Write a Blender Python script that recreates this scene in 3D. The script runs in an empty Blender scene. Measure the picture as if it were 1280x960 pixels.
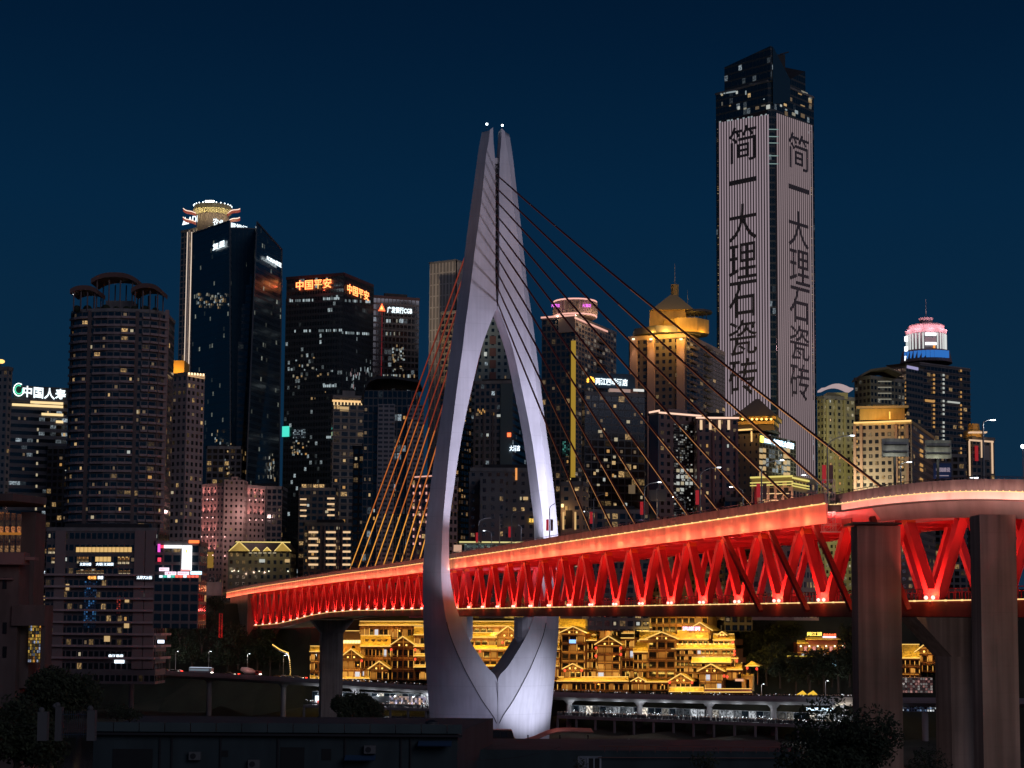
import bpy, math, random
from mathutils import Vector, Matrix
random.seed(11)
R = math.radians
sc = bpy.context.scene
COL = sc.collection

# ------------------------------------------------------------------ camera, sky, light, exposure
F = 2100.0; PITCH = R(5.0); ROLL = R(0.4); YC = 773 - F * math.tan(PITCH); ZC = 50.0
cd = bpy.data.cameras.new('camera'); cam = bpy.data.objects.new('camera', cd); COL.objects.link(cam)
cd.sensor_width = 36.0; cd.lens = 36.0 * F / 1280.0; cd.clip_start = 1.0; cd.clip_end = 9000.0
cd.shift_y = (YC - 480) / 1280.0
cam.matrix_world = Matrix.Translation((0, 0, ZC)) @ Matrix.Rotation(math.pi / 2 + PITCH, 4, 'X') @ Matrix.Rotation(ROLL, 4, 'Z')
sc.camera = cam

w = bpy.data.worlds.new('World'); sc.world = w; w.use_nodes = True
nt = w.node_tree; bg = nt.nodes['Background']
tc = nt.nodes.new('ShaderNodeTexCoord'); sx = nt.nodes.new('ShaderNodeSeparateXYZ'); rp = nt.nodes.new('ShaderNodeValToRGB')
nt.links.new(tc.outputs['Generated'], sx.inputs[0]); nt.links.new(sx.outputs[2], rp.inputs[0]); nt.links.new(rp.outputs[0], bg.inputs[0])
el = rp.color_ramp.elements
el[0].position = 0.0; el[0].color = (0.0068, 0.0235, 0.0490, 1)
el[1].position = 0.42; el[1].color = (0.0004, 0.0060, 0.0210, 1)
for p_, c_ in ((0.10, (0.0038, 0.0230, 0.0530)), (0.24, (0.0015, 0.0180, 0.0500)), (0.33, (0.0007, 0.0112, 0.0345))):
    e_ = el.new(p_); e_.color = (*c_, 1)
bg.inputs[1].default_value = 1.0

sd = bpy.data.lights.new('sun', 'SUN'); sun = bpy.data.objects.new('sun', sd); COL.objects.link(sun)
sd.energy = 0.30; sd.angle = R(30); sd.color = (0.90, 0.84, 1.0)  # weak dusk fill, added to lift the walls evenly at night
sun.rotation_euler = (R(66), 0, R(34))

sc.view_settings.view_transform = 'Standard'; sc.view_settings.look = 'None'
sc.view_settings.exposure = 0.0; sc.view_settings.gamma = 1.0; sc.view_settings.use_curve_mapping = False
sc.render.engine = 'CYCLES'
cy = sc.cycles
cy.use_denoising = True
try: cy.denoiser = 'OPENIMAGEDENOISE'
except Exception: pass
cy.max_bounces = 5; cy.diffuse_bounces = 2; cy.glossy_bounces = 3; cy.caustics_reflective = False; cy.caustics_refractive = False
cy.sample_clamp_indirect = 4.0; cy.use_light_tree = True

# ------------------------------------------------------------------ pixel rays (photograph 1280x960)
def ray(px, py):
    dx = px - 640; dy = YC - py
    c, s = math.cos(ROLL), math.sin(ROLL)
    a = dx * c - dy * s; b = dx * s + dy * c
    return Vector((a, F * math.cos(PITCH) - b * math.sin(PITCH), F * math.sin(PITCH) + b * math.cos(PITCH)))
def P(px, py, Y):
    d = ray(px, py); p = d * (Y / d.y); p.z += ZC
    return p
def plane_hit(px, py, o, n):
    d = ray(px, py); h = (o.x * n.x + o.y * n.y) / (d.x * n.x + d.y * n.y)
    p = d * h; p.z += ZC
    return p

# ------------------------------------------------------------------ materials
MATS = {}
def M(name, col=(.5, .5, .5), rough=.7, metal=0.0, noise=0.0, nscale=.3, spec=.5):
    if name in MATS: return MATS[name]
    m = bpy.data.materials.new(name); m.use_nodes = True
    n = m.node_tree.nodes; l = m.node_tree.links; b = n['Principled BSDF']
    b.inputs['Base Color'].default_value = (*col, 1); b.inputs['Roughness'].default_value = rough; b.inputs['Metallic'].default_value = metal
    b.inputs['Specular IOR Level'].default_value = spec
    if noise:
        t = n.new('ShaderNodeTexCoord'); mp = n.new('ShaderNodeMapping'); mp.inputs['Scale'].default_value = (1, 1, .35)
        x = n.new('ShaderNodeTexNoise'); x.inputs['Scale'].default_value = nscale; x.inputs['Detail'].default_value = 5
        r = n.new('ShaderNodeMapRange'); r.inputs['From Min'].default_value = .3; r.inputs['From Max'].default_value = .7
        r.inputs['To Min'].default_value = 1 - noise; r.inputs['To Max'].default_value = 1 + noise * .5
        k = n.new('ShaderNodeVectorMath'); k.operation = 'SCALE'; k.inputs[0].default_value = col
        l.new(t.outputs['Object'], mp.inputs[0]); l.new(mp.outputs[0], x.inputs[0]); l.new(x.outputs[0], r.inputs[0])
        l.new(r.outputs[0], k.inputs['Scale']); l.new(k.outputs[0], b.inputs['Base Color'])
    MATS[name] = m
    return m
def poured(name, col, joint=4.5, streak=.35, rough=.6, blotch=.2):
    """concrete with pour joints every few metres, rain streaks and blotches"""
    m = M(name, col, rough); n = m.node_tree.nodes; l = m.node_tree.links; b = n['Principled BSDF']
    t = n.new('ShaderNodeTexCoord'); s = n.new('ShaderNodeSeparateXYZ'); l.new(t.outputs['Object'], s.inputs[0])
    def mt(op, x, y):
        q = n.new('ShaderNodeMath'); q.operation = op
        for i, k in enumerate((x, y)):
            if isinstance(k, (int, float)): q.inputs[i].default_value = k
            else: l.new(k, q.inputs[i])
        return q.outputs[0]
    jl = mt('LESS_THAN', mt('FRACT', mt('DIVIDE', s.outputs[2], joint), 0), .035)
    def nz(scale, sz, lo, hi):
        mp = n.new('ShaderNodeMapping'); mp.inputs['Scale'].default_value = sz; x = n.new('ShaderNodeTexNoise'); x.inputs['Scale'].default_value = scale; x.inputs['Detail'].default_value = 6
        r = n.new('ShaderNodeMapRange'); r.inputs['From Min'].default_value = .36; r.inputs['From Max'].default_value = .66; r.inputs['To Min'].default_value = lo; r.inputs['To Max'].default_value = hi
        l.new(t.outputs['Object'], mp.inputs[0]); l.new(mp.outputs[0], x.inputs[0]); l.new(x.outputs[0], r.inputs[0]); return r.outputs[0]
    f = mt('MULTIPLY', mt('MULTIPLY', nz(1.1, (1, 1, .035), 1 - streak, 1.04), nz(.12, (1, 1, 1), 1 - blotch, 1.08)), mt('SUBTRACT', 1.0, mt('MULTIPLY', jl, .07)))
    v = n.new('ShaderNodeVectorMath'); v.operation = 'SCALE'; v.inputs[0].default_value = col; l.new(f, v.inputs['Scale']); l.new(v.outputs[0], b.inputs['Base Color'])
    return m
def EM(name, col, s, sample=False):
    if name in MATS: return MATS[name]
    m = bpy.data.materials.new(name); m.use_nodes = True
    b = m.node_tree.nodes['Principled BSDF']
    b.inputs['Base Color'].default_value = (.03, .03, .03, 1)
    b.inputs['Emission Color'].default_value = (*col, 1); b.inputs['Emission Strength'].default_value = s
    if not sample: m.cycles.emission_sampling = 'NONE'
    MATS[name] = m
    return m
WARM = [(.0, (1, .62, .25)), (.45, (1, .78, .45)), (.7, (.95, .92, .8)), (.85, (.7, .9, 1))]
COOL = [(.0, (.75, .9, 1)), (.5, (.95, .95, .9)), (.8, (1, .8, .5))]
def facade(name, wall, glass=(.012, .018, .024), mw=.22, mh=.25, lit=.12, cols=WARM, s=1.0, clump=.5, grough=.12, wrough=.75, stripe=None, wvar=.25, cscale=.16):
    """u,v of the wall count bays and storeys: glazing is cut per cell, some cells have the lamps on"""
    if name in MATS: return MATS[name]
    if lit < .25: lit, s = lit * 1.6, s * .8
    m = bpy.data.materials.new(name); m.use_nodes = True
    N = m.node_tree.nodes; L = m.node_tree.links; b = N['Principled BSDF']
    def math_(op, a, c=None, d=None):
        x = N.new('ShaderNodeMath'); x.operation = op
        for i, q in enumerate((a, c, d)):
            if q is None: continue
            if isinstance(q, (int, float)): x.inputs[i].default_value = q
            else: L.new(q, x.inputs[i])
        return x.outputs[0]
    uv = N.new('ShaderNodeUVMap'); sp = N.new('ShaderNodeSeparateXYZ'); L.new(uv.outputs[0], sp.inputs[0])
    u, v = sp.outputs[0], sp.outputs[1]
    fu, fv = math_('FRACT', u), math_('FRACT', v)
    iu, iv = math_('FLOOR', u), math_('FLOOR', v)
    mu = math_('LESS_THAN', math_('ABSOLUTE', math_('SUBTRACT', fu, .5)), .5 - mw / 2)
    mv = math_('LESS_THAN', math_('ABSOLUTE', math_('SUBTRACT', fv, .5)), .5 - mh / 2)
    win = math_('MULTIPLY', mu, mv)
    cb = N.new('ShaderNodeCombineXYZ'); L.new(iu, cb.inputs[0]); L.new(iv, cb.inputs[1])
    wn = N.new('ShaderNodeTexWhiteNoise'); wn.noise_dimensions = '2D'; L.new(cb.outputs[0], wn.inputs['Vector'])
    sc2 = N.new('ShaderNodeSeparateXYZ'); L.new(wn.outputs['Color'], sc2.inputs[0])
    no = N.new('ShaderNodeTexNoise'); no.noise_dimensions = '2D'; no.inputs['Scale'].default_value = cscale; no.inputs['Detail'].default_value = 2
    L.new(cb.outputs[0], no.inputs['Vector'])
    cl = N.new('ShaderNodeMapRange'); cl.inputs['From Min'].default_value = .42; cl.inputs['From Max'].default_value = .68
    cl.inputs['To Min'].default_value = lit * (1 - clump); cl.inputs['To Max'].default_value = lit * (1 + 3.5 * clump)
    L.new(no.outputs[0], cl.inputs[0])
    on = math_('LESS_THAN', wn.outputs['Value'], cl.outputs[0])
    rp = N.new('ShaderNodeValToRGB'); rp.color_ramp.interpolation = 'CONSTANT'
    e = rp.color_ramp.elements; e[0].position = 0; e[0].color = (*cols[0][1], 1)
    e.remove(e[1])
    for p_, c_ in cols[1:]:
        q = e.new(p_); q.color = (*c_, 1)
    L.new(sc2.outputs[0], rp.inputs[0])
    br = math_('POWER', sc2.outputs[1], 2.2)
    inn = N.new('ShaderNodeTexNoise'); inn.noise_dimensions = '2D'; inn.inputs['Scale'].default_value = 4.0; inn.inputs['Detail'].default_value = 1
    L.new(uv.outputs[0], inn.inputs['Vector'])
    ir = N.new('ShaderNodeMapRange'); ir.inputs['From Min'].default_value = .35; ir.inputs['From Max'].default_value = .65; ir.inputs['To Min'].default_value = .25; ir.inputs['To Max'].default_value = 1.2
    L.new(inn.outputs[0], ir.inputs[0])
    st = math_('MULTIPLY', math_('MULTIPLY', math_('MULTIPLY', win, on), math_('ADD', math_('MULTIPLY', br, .85), .03)), math_('MULTIPLY', ir.outputs[0], s))
    L.new(rp.outputs[0], b.inputs['Emission Color']); L.new(st, b.inputs['Emission Strength'])
    mx = N.new('ShaderNodeMix'); mx.data_type = 'RGBA'
    L.new(win, mx.inputs['Factor']); mx.inputs['B'].default_value = (*glass, 1)
    wv = N.new('ShaderNodeTexNoise'); wv.inputs['Scale'].default_value = .7; wv.inputs['Detail'].default_value = 4; L.new(uv.outputs[0], wv.inputs['Vector'])
    wr = N.new('ShaderNodeMapRange'); wr.inputs['From Min'].default_value = .3; wr.inputs['From Max'].default_value = .7; wr.inputs['To Min'].default_value = 1 - wvar; wr.inputs['To Max'].default_value = 1 + wvar * .4
    L.new(wv.outputs[0], wr.inputs[0])
    wc = N.new('ShaderNodeVectorMath'); wc.operation = 'SCALE'; wc.inputs[0].default_value = wall; L.new(wr.outputs[0], wc.inputs['Scale'])
    L.new(wc.outputs[0], mx.inputs['A']); L.new(mx.outputs['Result'], b.inputs['Base Color'])
    ro = N.new('ShaderNodeMapRange'); L.new(win, ro.inputs[0]); ro.inputs['To Min'].default_value = wrough; ro.inputs['To Max'].default_value = grough
    L.new(ro.outputs[0], b.inputs['Roughness'])
    b.inputs['IOR'].default_value = 2.1
    m.cycles.emission_sampling = 'NONE'
    MATS[name] = m
    return m

DARK = M('dark metal', (.02, .02, .024), .6)
ROOF = M('roof felt', (.035, .035, .04), .9, noise=.3)
CONC = M('weathered concrete', (.22, .21, .21), .8, noise=.3, nscale=.25)
WHITE_L = EM('white lamp', (.9, .95, 1), 3.0)
WARM_L = EM('warm lamp', (1, .68, .3), 2.2)
GOLD_L = EM('gold led', (1, .55, .12), 1.6)

# ------------------------------------------------------------------ mesh builder
UP = Vector((0, 0, 1))
class MB:
    def __init__(s): s.v = []; s.f = []; s.uv = []; s.mi = []
    def face(s, pts, uvs=None, m=0):
        k = len(s.v); s.v.extend([tuple(p) for p in pts]); s.f.append(tuple(range(k, k + len(pts))))
        s.uv.extend(uvs if uvs else [(0, 0)] * len(pts)); s.mi.append(m)
    def obox(s, o, a, b, c, m=0):
        """box from corner o along edge vectors a, b, c"""
        o = Vector(o); a = Vector(a); b = Vector(b); c = Vector(c)
        p = [o, o + a, o + a + b, o + b, o + c, o + a + c, o + a + b + c, o + b + c]
        fl = ((0, 3, 2, 1), (4, 5, 6, 7), (0, 1, 5, 4), (1, 2, 6, 5), (2, 3, 7, 6), (3, 0, 4, 7))
        if a.cross(b).dot(c) < 0: fl = [t[::-1] for t in fl]
        la, lb, lc = a.length, b.length, c.length
        dims = ((lb, la), (la, lb), (la, lc), (lb, lc), (la, lc), (lb, lc))
        for t, d in zip(fl, dims): s.face([p[i] for i in t], [(0, 0), (d[0], 0), (d[0], d[1]), (0, d[1])], m)
        return s
    def box(s, x0, x1, y0, y1, z0, z1, m=0): return s.obox((x0, y0, z0), (x1 - x0, 0, 0), (0, y1 - y0, 0), (0, 0, z1 - z0), m)
    def bar(s, p, q, wx, wy, side=None, m=0):
        """square bar from p to q; wx along 'side'"""
        p = Vector(p); q = Vector(q); d = q - p
        sd_ = Vector(side) if side is not None else (UP if abs(d.normalized().z) < .9 else Vector((1, 0, 0)))
        sd_ = (sd_ - d.normalized() * sd_.dot(d.normalized())).normalized(); n = d.normalized().cross(sd_)
        return s.obox(p - sd_ * wx / 2 - n * wy / 2, sd_ * wx, n * wy, d, m)
    def tube(s, p, q, r, n=6, r2=None, m=0, caps=True):
        p = Vector(p); q = Vector(q); d = (q - p).normalized(); r2 = r if r2 is None else r2
        a = d.orthogonal().normalized(); b = d.cross(a)
        A = [p + (a * math.cos(2 * math.pi * i / n) + b * math.sin(2 * math.pi * i / n)) * r for i in range(n)]
        B = [q + (a * math.cos(2 * math.pi * i / n) + b * math.sin(2 * math.pi * i / n)) * r2 for i in range(n)]
        for i in range(n): s.face([A[i], A[(i + 1) % n], B[(i + 1) % n], B[i]], None, m)
        if caps: s.face(A[::-1], None, m); s.face(B, None, m)
        return s
    def ball(s, c, r, n=8, h=5, sz=1.0, m=0):
        c = Vector(c)
        g = lambda i, j: c + Vector((r * math.sin(math.pi * j / h) * math.cos(2 * math.pi * i / n), r * math.sin(math.pi * j / h) * math.sin(2 * math.pi * i / n), -r * sz * math.cos(math.pi * j / h)))
        for j in range(h):
            for i in range(n):
                q = [g(i, j), g(i + 1, j), g(i + 1, j + 1), g(i, j + 1)]
                if j == 0: q = q[1:] if False else [q[0], q[2], q[3]]
                elif j == h - 1: q = [q[0], q[1], q[2]]
                s.face(q, None, m)
        return s
    def prism(s, poly, z0, z1, bay=3.0, flr=3.5, m=0, mt=1, tops=None, polyt=None):
        """vertical walls on a ccw plan; uv counts bays and storeys"""
        n = len(poly); pt = polyt or poly; tops = tops or [z1] * n
        zt = max(tops)
        for i in range(n):
            a, b = poly[i], poly[(i + 1) % n]; at, bt = pt[i], pt[(i + 1) % n]
            L_ = (Vector(b) - Vector(a)).length; nb = max(1, round(L_ / bay)); u0 = 40 * i + random.randint(0, 500) * 7
            vv = lambda z: 300 + (z - zt) / flr
            s.face([(a[0], a[1], z0), (b[0], b[1], z0), (bt[0], bt[1], tops[(i + 1) % n]), (at[0], at[1], tops[i])],
                   [(u0, vv(z0)), (u0 + nb, vv(z0)), (u0 + nb, vv(tops[(i + 1) % n])), (u0, vv(tops[i]))], m)
        s.face([(p[0], p[1], t) for p, t in zip(pt, tops)], None, mt)
        s.face([(p[0], p[1], z0) for p in poly][::-1], None, mt)
        return s
    def build(s, name, mats, parent=None, smooth=False):
        me = bpy.data.meshes.new(name); me.from_pydata(s.v, [], s.f)
        if not isinstance(mats, (list, tuple)): mats = [mats]
        for q in mats: me.materials.append(q)
        ul = me.uv_layers.new(name='UVMap'); flat = [c for t in s.uv for c in t]; ul.data.foreach_set('uv', flat)
        me.polygons.foreach_set('material_index', [min(i, len(mats) - 1) for i in s.mi])
        if smooth: me.polygons.foreach_set('use_smooth', [True] * len(s.f))
        me.update()
        return link(name, me, parent)
def link(name, me, parent=None):
    o = bpy.data.objects.new(name, me); COL.objects.link(o)
    if parent is not None:
        o.parent = parent
        q = parent; L_ = Vector((0, 0, 0))
        while q is not None:
            if q.parent is None: L_ = Vector(q.location)
            q = q.parent
        if parent.parent is None: o.matrix_parent_inverse = Matrix.Translation(-L_)
        else: o.matrix_parent_inverse = Matrix.Identity(4)
    return o
def tag(o, label=None, cat=None, group=None, kind=None):
    if label: o['label'] = label
    if cat: o['category'] = cat
    if group: o['group'] = group
    if kind: o['kind'] = kind
    return o
def thing(name, label, cat, loc=(0, 0, 0), group=None):
    o = bpy.data.objects.new(name, None); COL.objects.link(o); o.location = loc; o.empty_display_size = .5
    return tag(o, label, cat, group)
def kids(o): return [c for c in bpy.data.objects if c.parent == o]
def copy_tree(o, parent=None):
    c = o.copy(); COL.objects.link(c)
    if parent is not None: c.parent = parent
    for ch in list(o.children): copy_tree(ch, c)
    return c
_fc = None
def text_mesh(body, bold=.0):
    cu = bpy.data.curves.new('lettering', 'FONT'); cu.body = body; cu.size = 1; cu.offset = bold; cu.extrude = .0; cu.resolution_u = 3
    o = bpy.data.objects.new('lettering', cu); COL.objects.link(o)
    bpy.context.view_layer.update()
    dg = bpy.context.evaluated_depsgraph_get(); me = bpy.data.meshes.new_from_object(o.evaluated_get(dg))
    vs = [v.co.copy() for v in me.vertices]; fs = [tuple(p.vertices) for p in me.polygons]
    bpy.data.objects.remove(o); bpy.data.curves.remove(cu); bpy.data.meshes.remove(me)
    x0 = min(v.x for v in vs); x1 = max(v.x for v in vs); y0 = min(v.y for v in vs); y1 = max(v.y for v in vs)
    return [((v.x - x0) / (x1 - x0), (v.y - y0) / max(1e-6, y1 - y0)) for v in vs], fs
def letters(name, body, o, a, b, n, mat, parent, bold=.012, th=.25, label=None):
    """lettering filling the parallelogram o, a (along), b (up), standing th proud along n"""
    vs, fs = text_mesh(body, bold); o = Vector(o); a = Vector(a); b = Vector(b); n = Vector(n).normalized() * th
    m = MB(); k = len(vs)
    pts = [o + a * x + b * y for x, y in vs]
    from collections import Counter
    ed = Counter()
    for f in fs:
        for i in range(len(f)): ed[tuple(sorted((f[i], f[(i + 1) % len(f)])))] += 1
    m.v = [tuple(p + n) for p in pts] + [tuple(p) for p in pts]
    m.f = [f for f in fs]
    for f in fs:
        for i in range(len(f)):
            e0, e1 = f[i], f[(i + 1) % len(f)]
            if ed[tuple(sorted((e0, e1)))] == 1: m.f.append((e0, e0 + k, e1 + k, e1))
    m.uv = [(0, 0)] * sum(len(f) for f in m.f); m.mi = [0] * len(m.f)
    ob = m.build(name, mat, parent)
    if label: ob['label'] = label
    return ob
def lamp(kind, loc, energy, col, parent=None, size=.3, aim=None, sizey=None, spot=60, blend=.6, name=None):
    d = bpy.data.lights.new(name or 'lamp', kind); d.energy = energy; d.color = col
    if kind == 'AREA':
        d.shape = 'RECTANGLE'; d.size = size; d.size_y = sizey or size
    elif kind != 'SUN': d.shadow_soft_size = size
    if kind == 'SPOT': d.spot_size = R(spot); d.spot_blend = blend
    o = bpy.data.objects.new(name or 'lamp', d); COL.objects.link(o); o.location = loc
    if aim is not None:
        q = Vector(aim) - Vector(loc); o.rotation_euler = q.to_track_quat('-Z', 'Y').to_euler()
    return o
# ------------------------------------------------------------------ ground, river, banks
def sheet(name, grid, mat, kind='structure'):
    m = MB()
    for i in range(len(grid) - 1):
        for j in range(len(grid[0]) - 1):
            m.face([grid[i][j], grid[i + 1][j], grid[i + 1][j + 1], grid[i][j + 1]])
    return tag(m.build(name, mat, None, True), kind=kind)
soil = M('night soil and scrub', (.035, .04, .03), .95, noise=.5, nscale=.08)
def ground_z(x, y):
    # far bank: low quay, then a bluff carrying the city
    q = y + .495 * (x + 92.6)             # distance along the bank normal, 810 at the stilt houses
    if q < 560: return -1.5
    pts = ((560, -1.5), (640, -1), (700, .5), (790, 1.5), (815, 4), (829, 20), (846, 56), (1000, 64), (1500, 75), (9000, 75))
    for (a, za), (b, zb) in zip(pts, pts[1:]):
        if a <= q <= b: return za + (zb - za) * (q - a) / (b - a) + (math.sin(x * .11) * math.cos(y * .13)) * (1.2 if q < 850 else .3)
    return 70
xs = [-2600, -1200, -800] + [-500 + 25 * i for i in range(41)] + [800, 1200, 2600]
ys = [500 + 20 * i for i in range(34)] + [1300, 1700, 2600, 4200]
sheet('ground', [[(x, y, ground_z(x, y)) for y in ys] for x in xs], soil)
wm = M('dark river water', (.004, .008, .012), .12)
nn = wm.node_tree.nodes; ll = wm.node_tree.links
t_ = nn.new('ShaderNodeTexCoord'); x_ = nn.new('ShaderNodeTexNoise'); x_.inputs['Scale'].default_value = .25; x_.inputs['Detail'].default_value = 4
b_ = nn.new('ShaderNodeBump'); b_.inputs['Strength'].default_value = .25
ll.new(t_.outputs['Object'], x_.inputs[0]); ll.new(x_.outputs[0], b_.inputs['Height']); ll.new(b_.outputs[0], nn['Principled BSDF'].inputs['Normal'])
sheet('river_water', [[(x, y, 0) for y in (230, 900)] for x in (-1500, 1500)], wm)
sheet('hill_slope', [[(x, y, z) for y, z in ((-60, 36), (60, 34), (130, 30), (200, 20), (260, -2))] for x in (-700, -200, -60, 0, 60, 200, 700)], soil)

# ------------------------------------------------------------------ the cable stayed bridge
edge_px = [(480, 711, 570), (430, 717.4, 645), (380, 725, 725), (340, 731, 795), (312, 735.5, 845), (281, 741.6, 900)]
raw = [Vector((105.9 - .2614 * y, y, ZC + 16.4)) for y in (120, 200, 300, 400, 470, 515)] + [P(*e) for e in edge_px]
def catmull(pts, n):
    out = []
    q = [pts[0] * 2 - pts[1]] + pts + [pts[-1] * 2 - pts[-2]]
    for i in range(1, len(q) - 2):
        for k in range(n):
            t = k / n; a, b, c, d = q[i - 1:i + 3]
            out.append(.5 * (2 * b + (c - a) * t + (2 * a - 5 * b + 4 * c - d) * t * t + (3 * b - a - 3 * c + d) * t ** 3))
    return out + [pts[-1]]
dense = catmull(raw, 30)
acc = [0.0]
for a, b in zip(dense, dense[1:]): acc.append(acc[-1] + (b - a).length)
STOT = acc[-1]
def path(s):
    s = max(0, min(STOT - 1e-3, s))
    import bisect
    i = max(0, bisect.bisect_right(acc, s) - 1); t = (s - acc[i]) / max(1e-9, acc[i + 1] - acc[i])
    p = dense[i].lerp(dense[i + 1], t); j0 = max(0, i - 3); j1 = min(len(dense) - 1, i + 4)
    d = dense[j1] - dense[j0]; d.z = 0; d.normalize()
    return p, d, Vector((d.y, -d.x, 0))
def at(s, off, dz=None, z=None):
    p, d, n = path(s); q = p + n * off
    q.z = z if z is not None else p.z + (dz or 0)
    return q
def s_of_y(y):
    lo, hi = 0, STOT
    for _ in range(40):
        mid = (lo + hi) / 2
        if path(mid)[0].y < y: lo = mid
        else: hi = mid
    return lo
def low_z(s):
    y = path(s)[0].y
    pts = ((0, 2.6), (640, 2.6), (690, 1.9), (725, .7), (760, -1.4), (795, -3.2), (850, -4.6), (2000, -4.6))
    for (a, za), (b, zb) in zip(pts, pts[1:]):
        if a <= y <= b: return ZC + za + (zb - za) * (y - a) / (b - a)
def ribbon(mb, s0, s1, prof, step=4.0, m=0, closed=True):
    """sweep an (off, dz or callable) profile along the deck"""
    n = max(1, round((s1 - s0) / step))
    rows = []
    for i in range(n + 1):
        s = s0 + (s1 - s0) * i / n
        rows.append([at(s, o, z=z(s)) if callable(z) else at(s, o, z) for o, z in prof])
    k = len(prof)
    for i in range(n):
        for j in range(k if closed else k - 1):
            mb.face([rows[i][j], rows[i + 1][j], rows[i + 1][(j + 1) % k], rows[i][(j + 1) % k]], None, m)
    if closed: mb.face(rows[0][::-1], None, m); mb.face(rows[-1], None, m)
    return mb
S_END = s_of_y(896); S_TRUSS = s_of_y(846); S_PYL = s_of_y(470); S_RAMP = s_of_y(236)
W = 24.0
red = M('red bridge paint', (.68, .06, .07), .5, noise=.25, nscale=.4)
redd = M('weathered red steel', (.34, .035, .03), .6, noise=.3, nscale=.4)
fasc = M('pale fascia panels', (.80, .42, .34), .6, noise=.3, nscale=.35)
pap = M('grey parapet', (.32, .31, .31), .8, noise=.3, nscale=.6)
asph = M('asphalt', (.045, .045, .048), .9)
pylm = poured('pale painted concrete', (.70, .69, .74), 7.8, .07, .5, .10)

pierm = poured('pier concrete', (.27, .235, .22), 3.0, .4, .8, .3)
BR = thing('cable_stayed_bridge', 'long cable stayed bridge with a pale needle eye pylon and red floodlit truss deck', 'bridge', (-5.4, 473, 0))
# upper deck
m = MB(); ribbon(m, S_RAMP + 2, S_END, [(.15, 0), (W - .15, 0), (W - .15, -.9), (.15, -.9)], 6)
ribbon(m, s_of_y(130), S_RAMP + 2, [(4.5, 0), (W, 0), (W, -.9), (4.5, -.9)], 6)
deck = m.build('upper_deck', [asph], BR)
m = MB(); ribbon(m, S_RAMP, S_END, [(0, .05), (.3, .05), (.3, -2.75), (.1, -2.75)], 4)
fas = m.build('fascia', [fasc], BR)
m = MB(); ribbon(m, S_RAMP, S_END, [(W - .3, .05), (W, .05), (W - .1, -2.75), (W - .3, -2.75)], 8)
m.build('fascia', [fasc], BR)
m = MB(); s = S_RAMP
while s < S_END - 3:
    ribbon(m, s, s + 3.9, [(-.12, .1), (.25, .1), (.12, 1.55), (-.2, 1.5)], 4); s += 4.0
ribbon(m, S_RAMP, S_END, [(-.1, 1.82), (.02, 1.82), (.02, 1.9), (-.1, 1.9)], 8)
s = S_RAMP
while s < S_END - 3: m.bar(at(s, -.04, 1.5), at(s, -.04, 1.85), .08, .08); s += 4.0
m.build('parapet', [pap], BR)
m = MB(); ribbon(m, s_of_y(130), S_END, [(W - .15, .1), (W + .1, .1), (W + .1, 1.5), (W - .15, 1.5)], 8); m.build('parapet', [pap], BR)
m = MB(); ribbon(m, S_RAMP, S_END, [(-.16, -.03), (-.04, -.03), (-.04, .09), (-.16, .09)], 4)
s = S_RAMP
while s < S_END: m.obox(at(s, -.34, -.06), path(s)[1] * .35, path(s)[2] * .2, UP * .2); s += 4
m.build('light_strip', [EM('deck edge led', (1, .62, .22), 1.5)], BR)
m = MB(); ribbon(m, S_RAMP, S_END, [(W / 2 - 1, .02), (W / 2 + 1, .02), (W / 2 + 1, .5), (W / 2 - 1, .5)], 8); m.build('median', [pap], BR)
# floor beams below the upper deck, lower deck and chords
T0, T1 = 4.0, 20.0
S0 = s_of_y(128)
m = MB(); s = S0
while s < S_TRUSS:
    p, d, n = path(s)
    m.bar(at(s, .5 if s > S_RAMP + 2 else 4.6, -2.0), at(s, W - .5, -2.0), 1.8, .35, UP); s += 8
m.build('floor_beams', [red], BR)['kind'] = 'stuff'
m = MB()
ribbon(m, S0, S_TRUSS, [(T0 - .5, -.95), (T0 + .5, -.95), (T0 + .5, -2.7), (T0 - .5, -2.7)], 8); m.build('top_chord', [red], BR); m = MB()
ribbon(m, S0, S_TRUSS, [(T1 - .5, -.95), (T1 + .5, -.95), (T1 + .5, -2.7), (T1 - .5, -2.7)], 8)
m.build('top_chord', [red], BR)
dk = lambda a: (lambda s: low_z(s) + a)
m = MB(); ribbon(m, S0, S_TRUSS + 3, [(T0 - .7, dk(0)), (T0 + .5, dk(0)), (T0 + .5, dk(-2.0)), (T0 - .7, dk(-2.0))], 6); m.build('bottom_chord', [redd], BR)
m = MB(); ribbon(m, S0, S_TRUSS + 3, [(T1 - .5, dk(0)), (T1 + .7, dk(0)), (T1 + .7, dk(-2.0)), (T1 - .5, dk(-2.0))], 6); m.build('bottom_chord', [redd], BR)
m = MB(); ribbon(m, S0, S_TRUSS + 3, [(T0 + .6, dk(-.4)), (T1 - .6, dk(-.4)), (T1 - .6, dk(-1.6)), (T0 + .6, dk(-1.6))], 6); m.build('lower_deck', [M('dark soffit', (.10, .09, .09), .8)], BR)
m = MB(); ribbon(m, S0, S_TRUSS + 3, [(T0 - .84, dk(-.06)), (T0 - .72, dk(-.06)), (T0 - .72, dk(.08)), (T0 - .84, dk(.08))], 6)
s = S0
while s < S_TRUSS: m.obox(at(s, T0 - .95, z=low_z(s) - .1), path(s)[1] * .3, path(s)[2] * .2, UP * .22); s += 4
m.build('light_strip', [EM('truss foot led', (1, .66, .25), 1.2)], BR)
m = MB()
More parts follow.
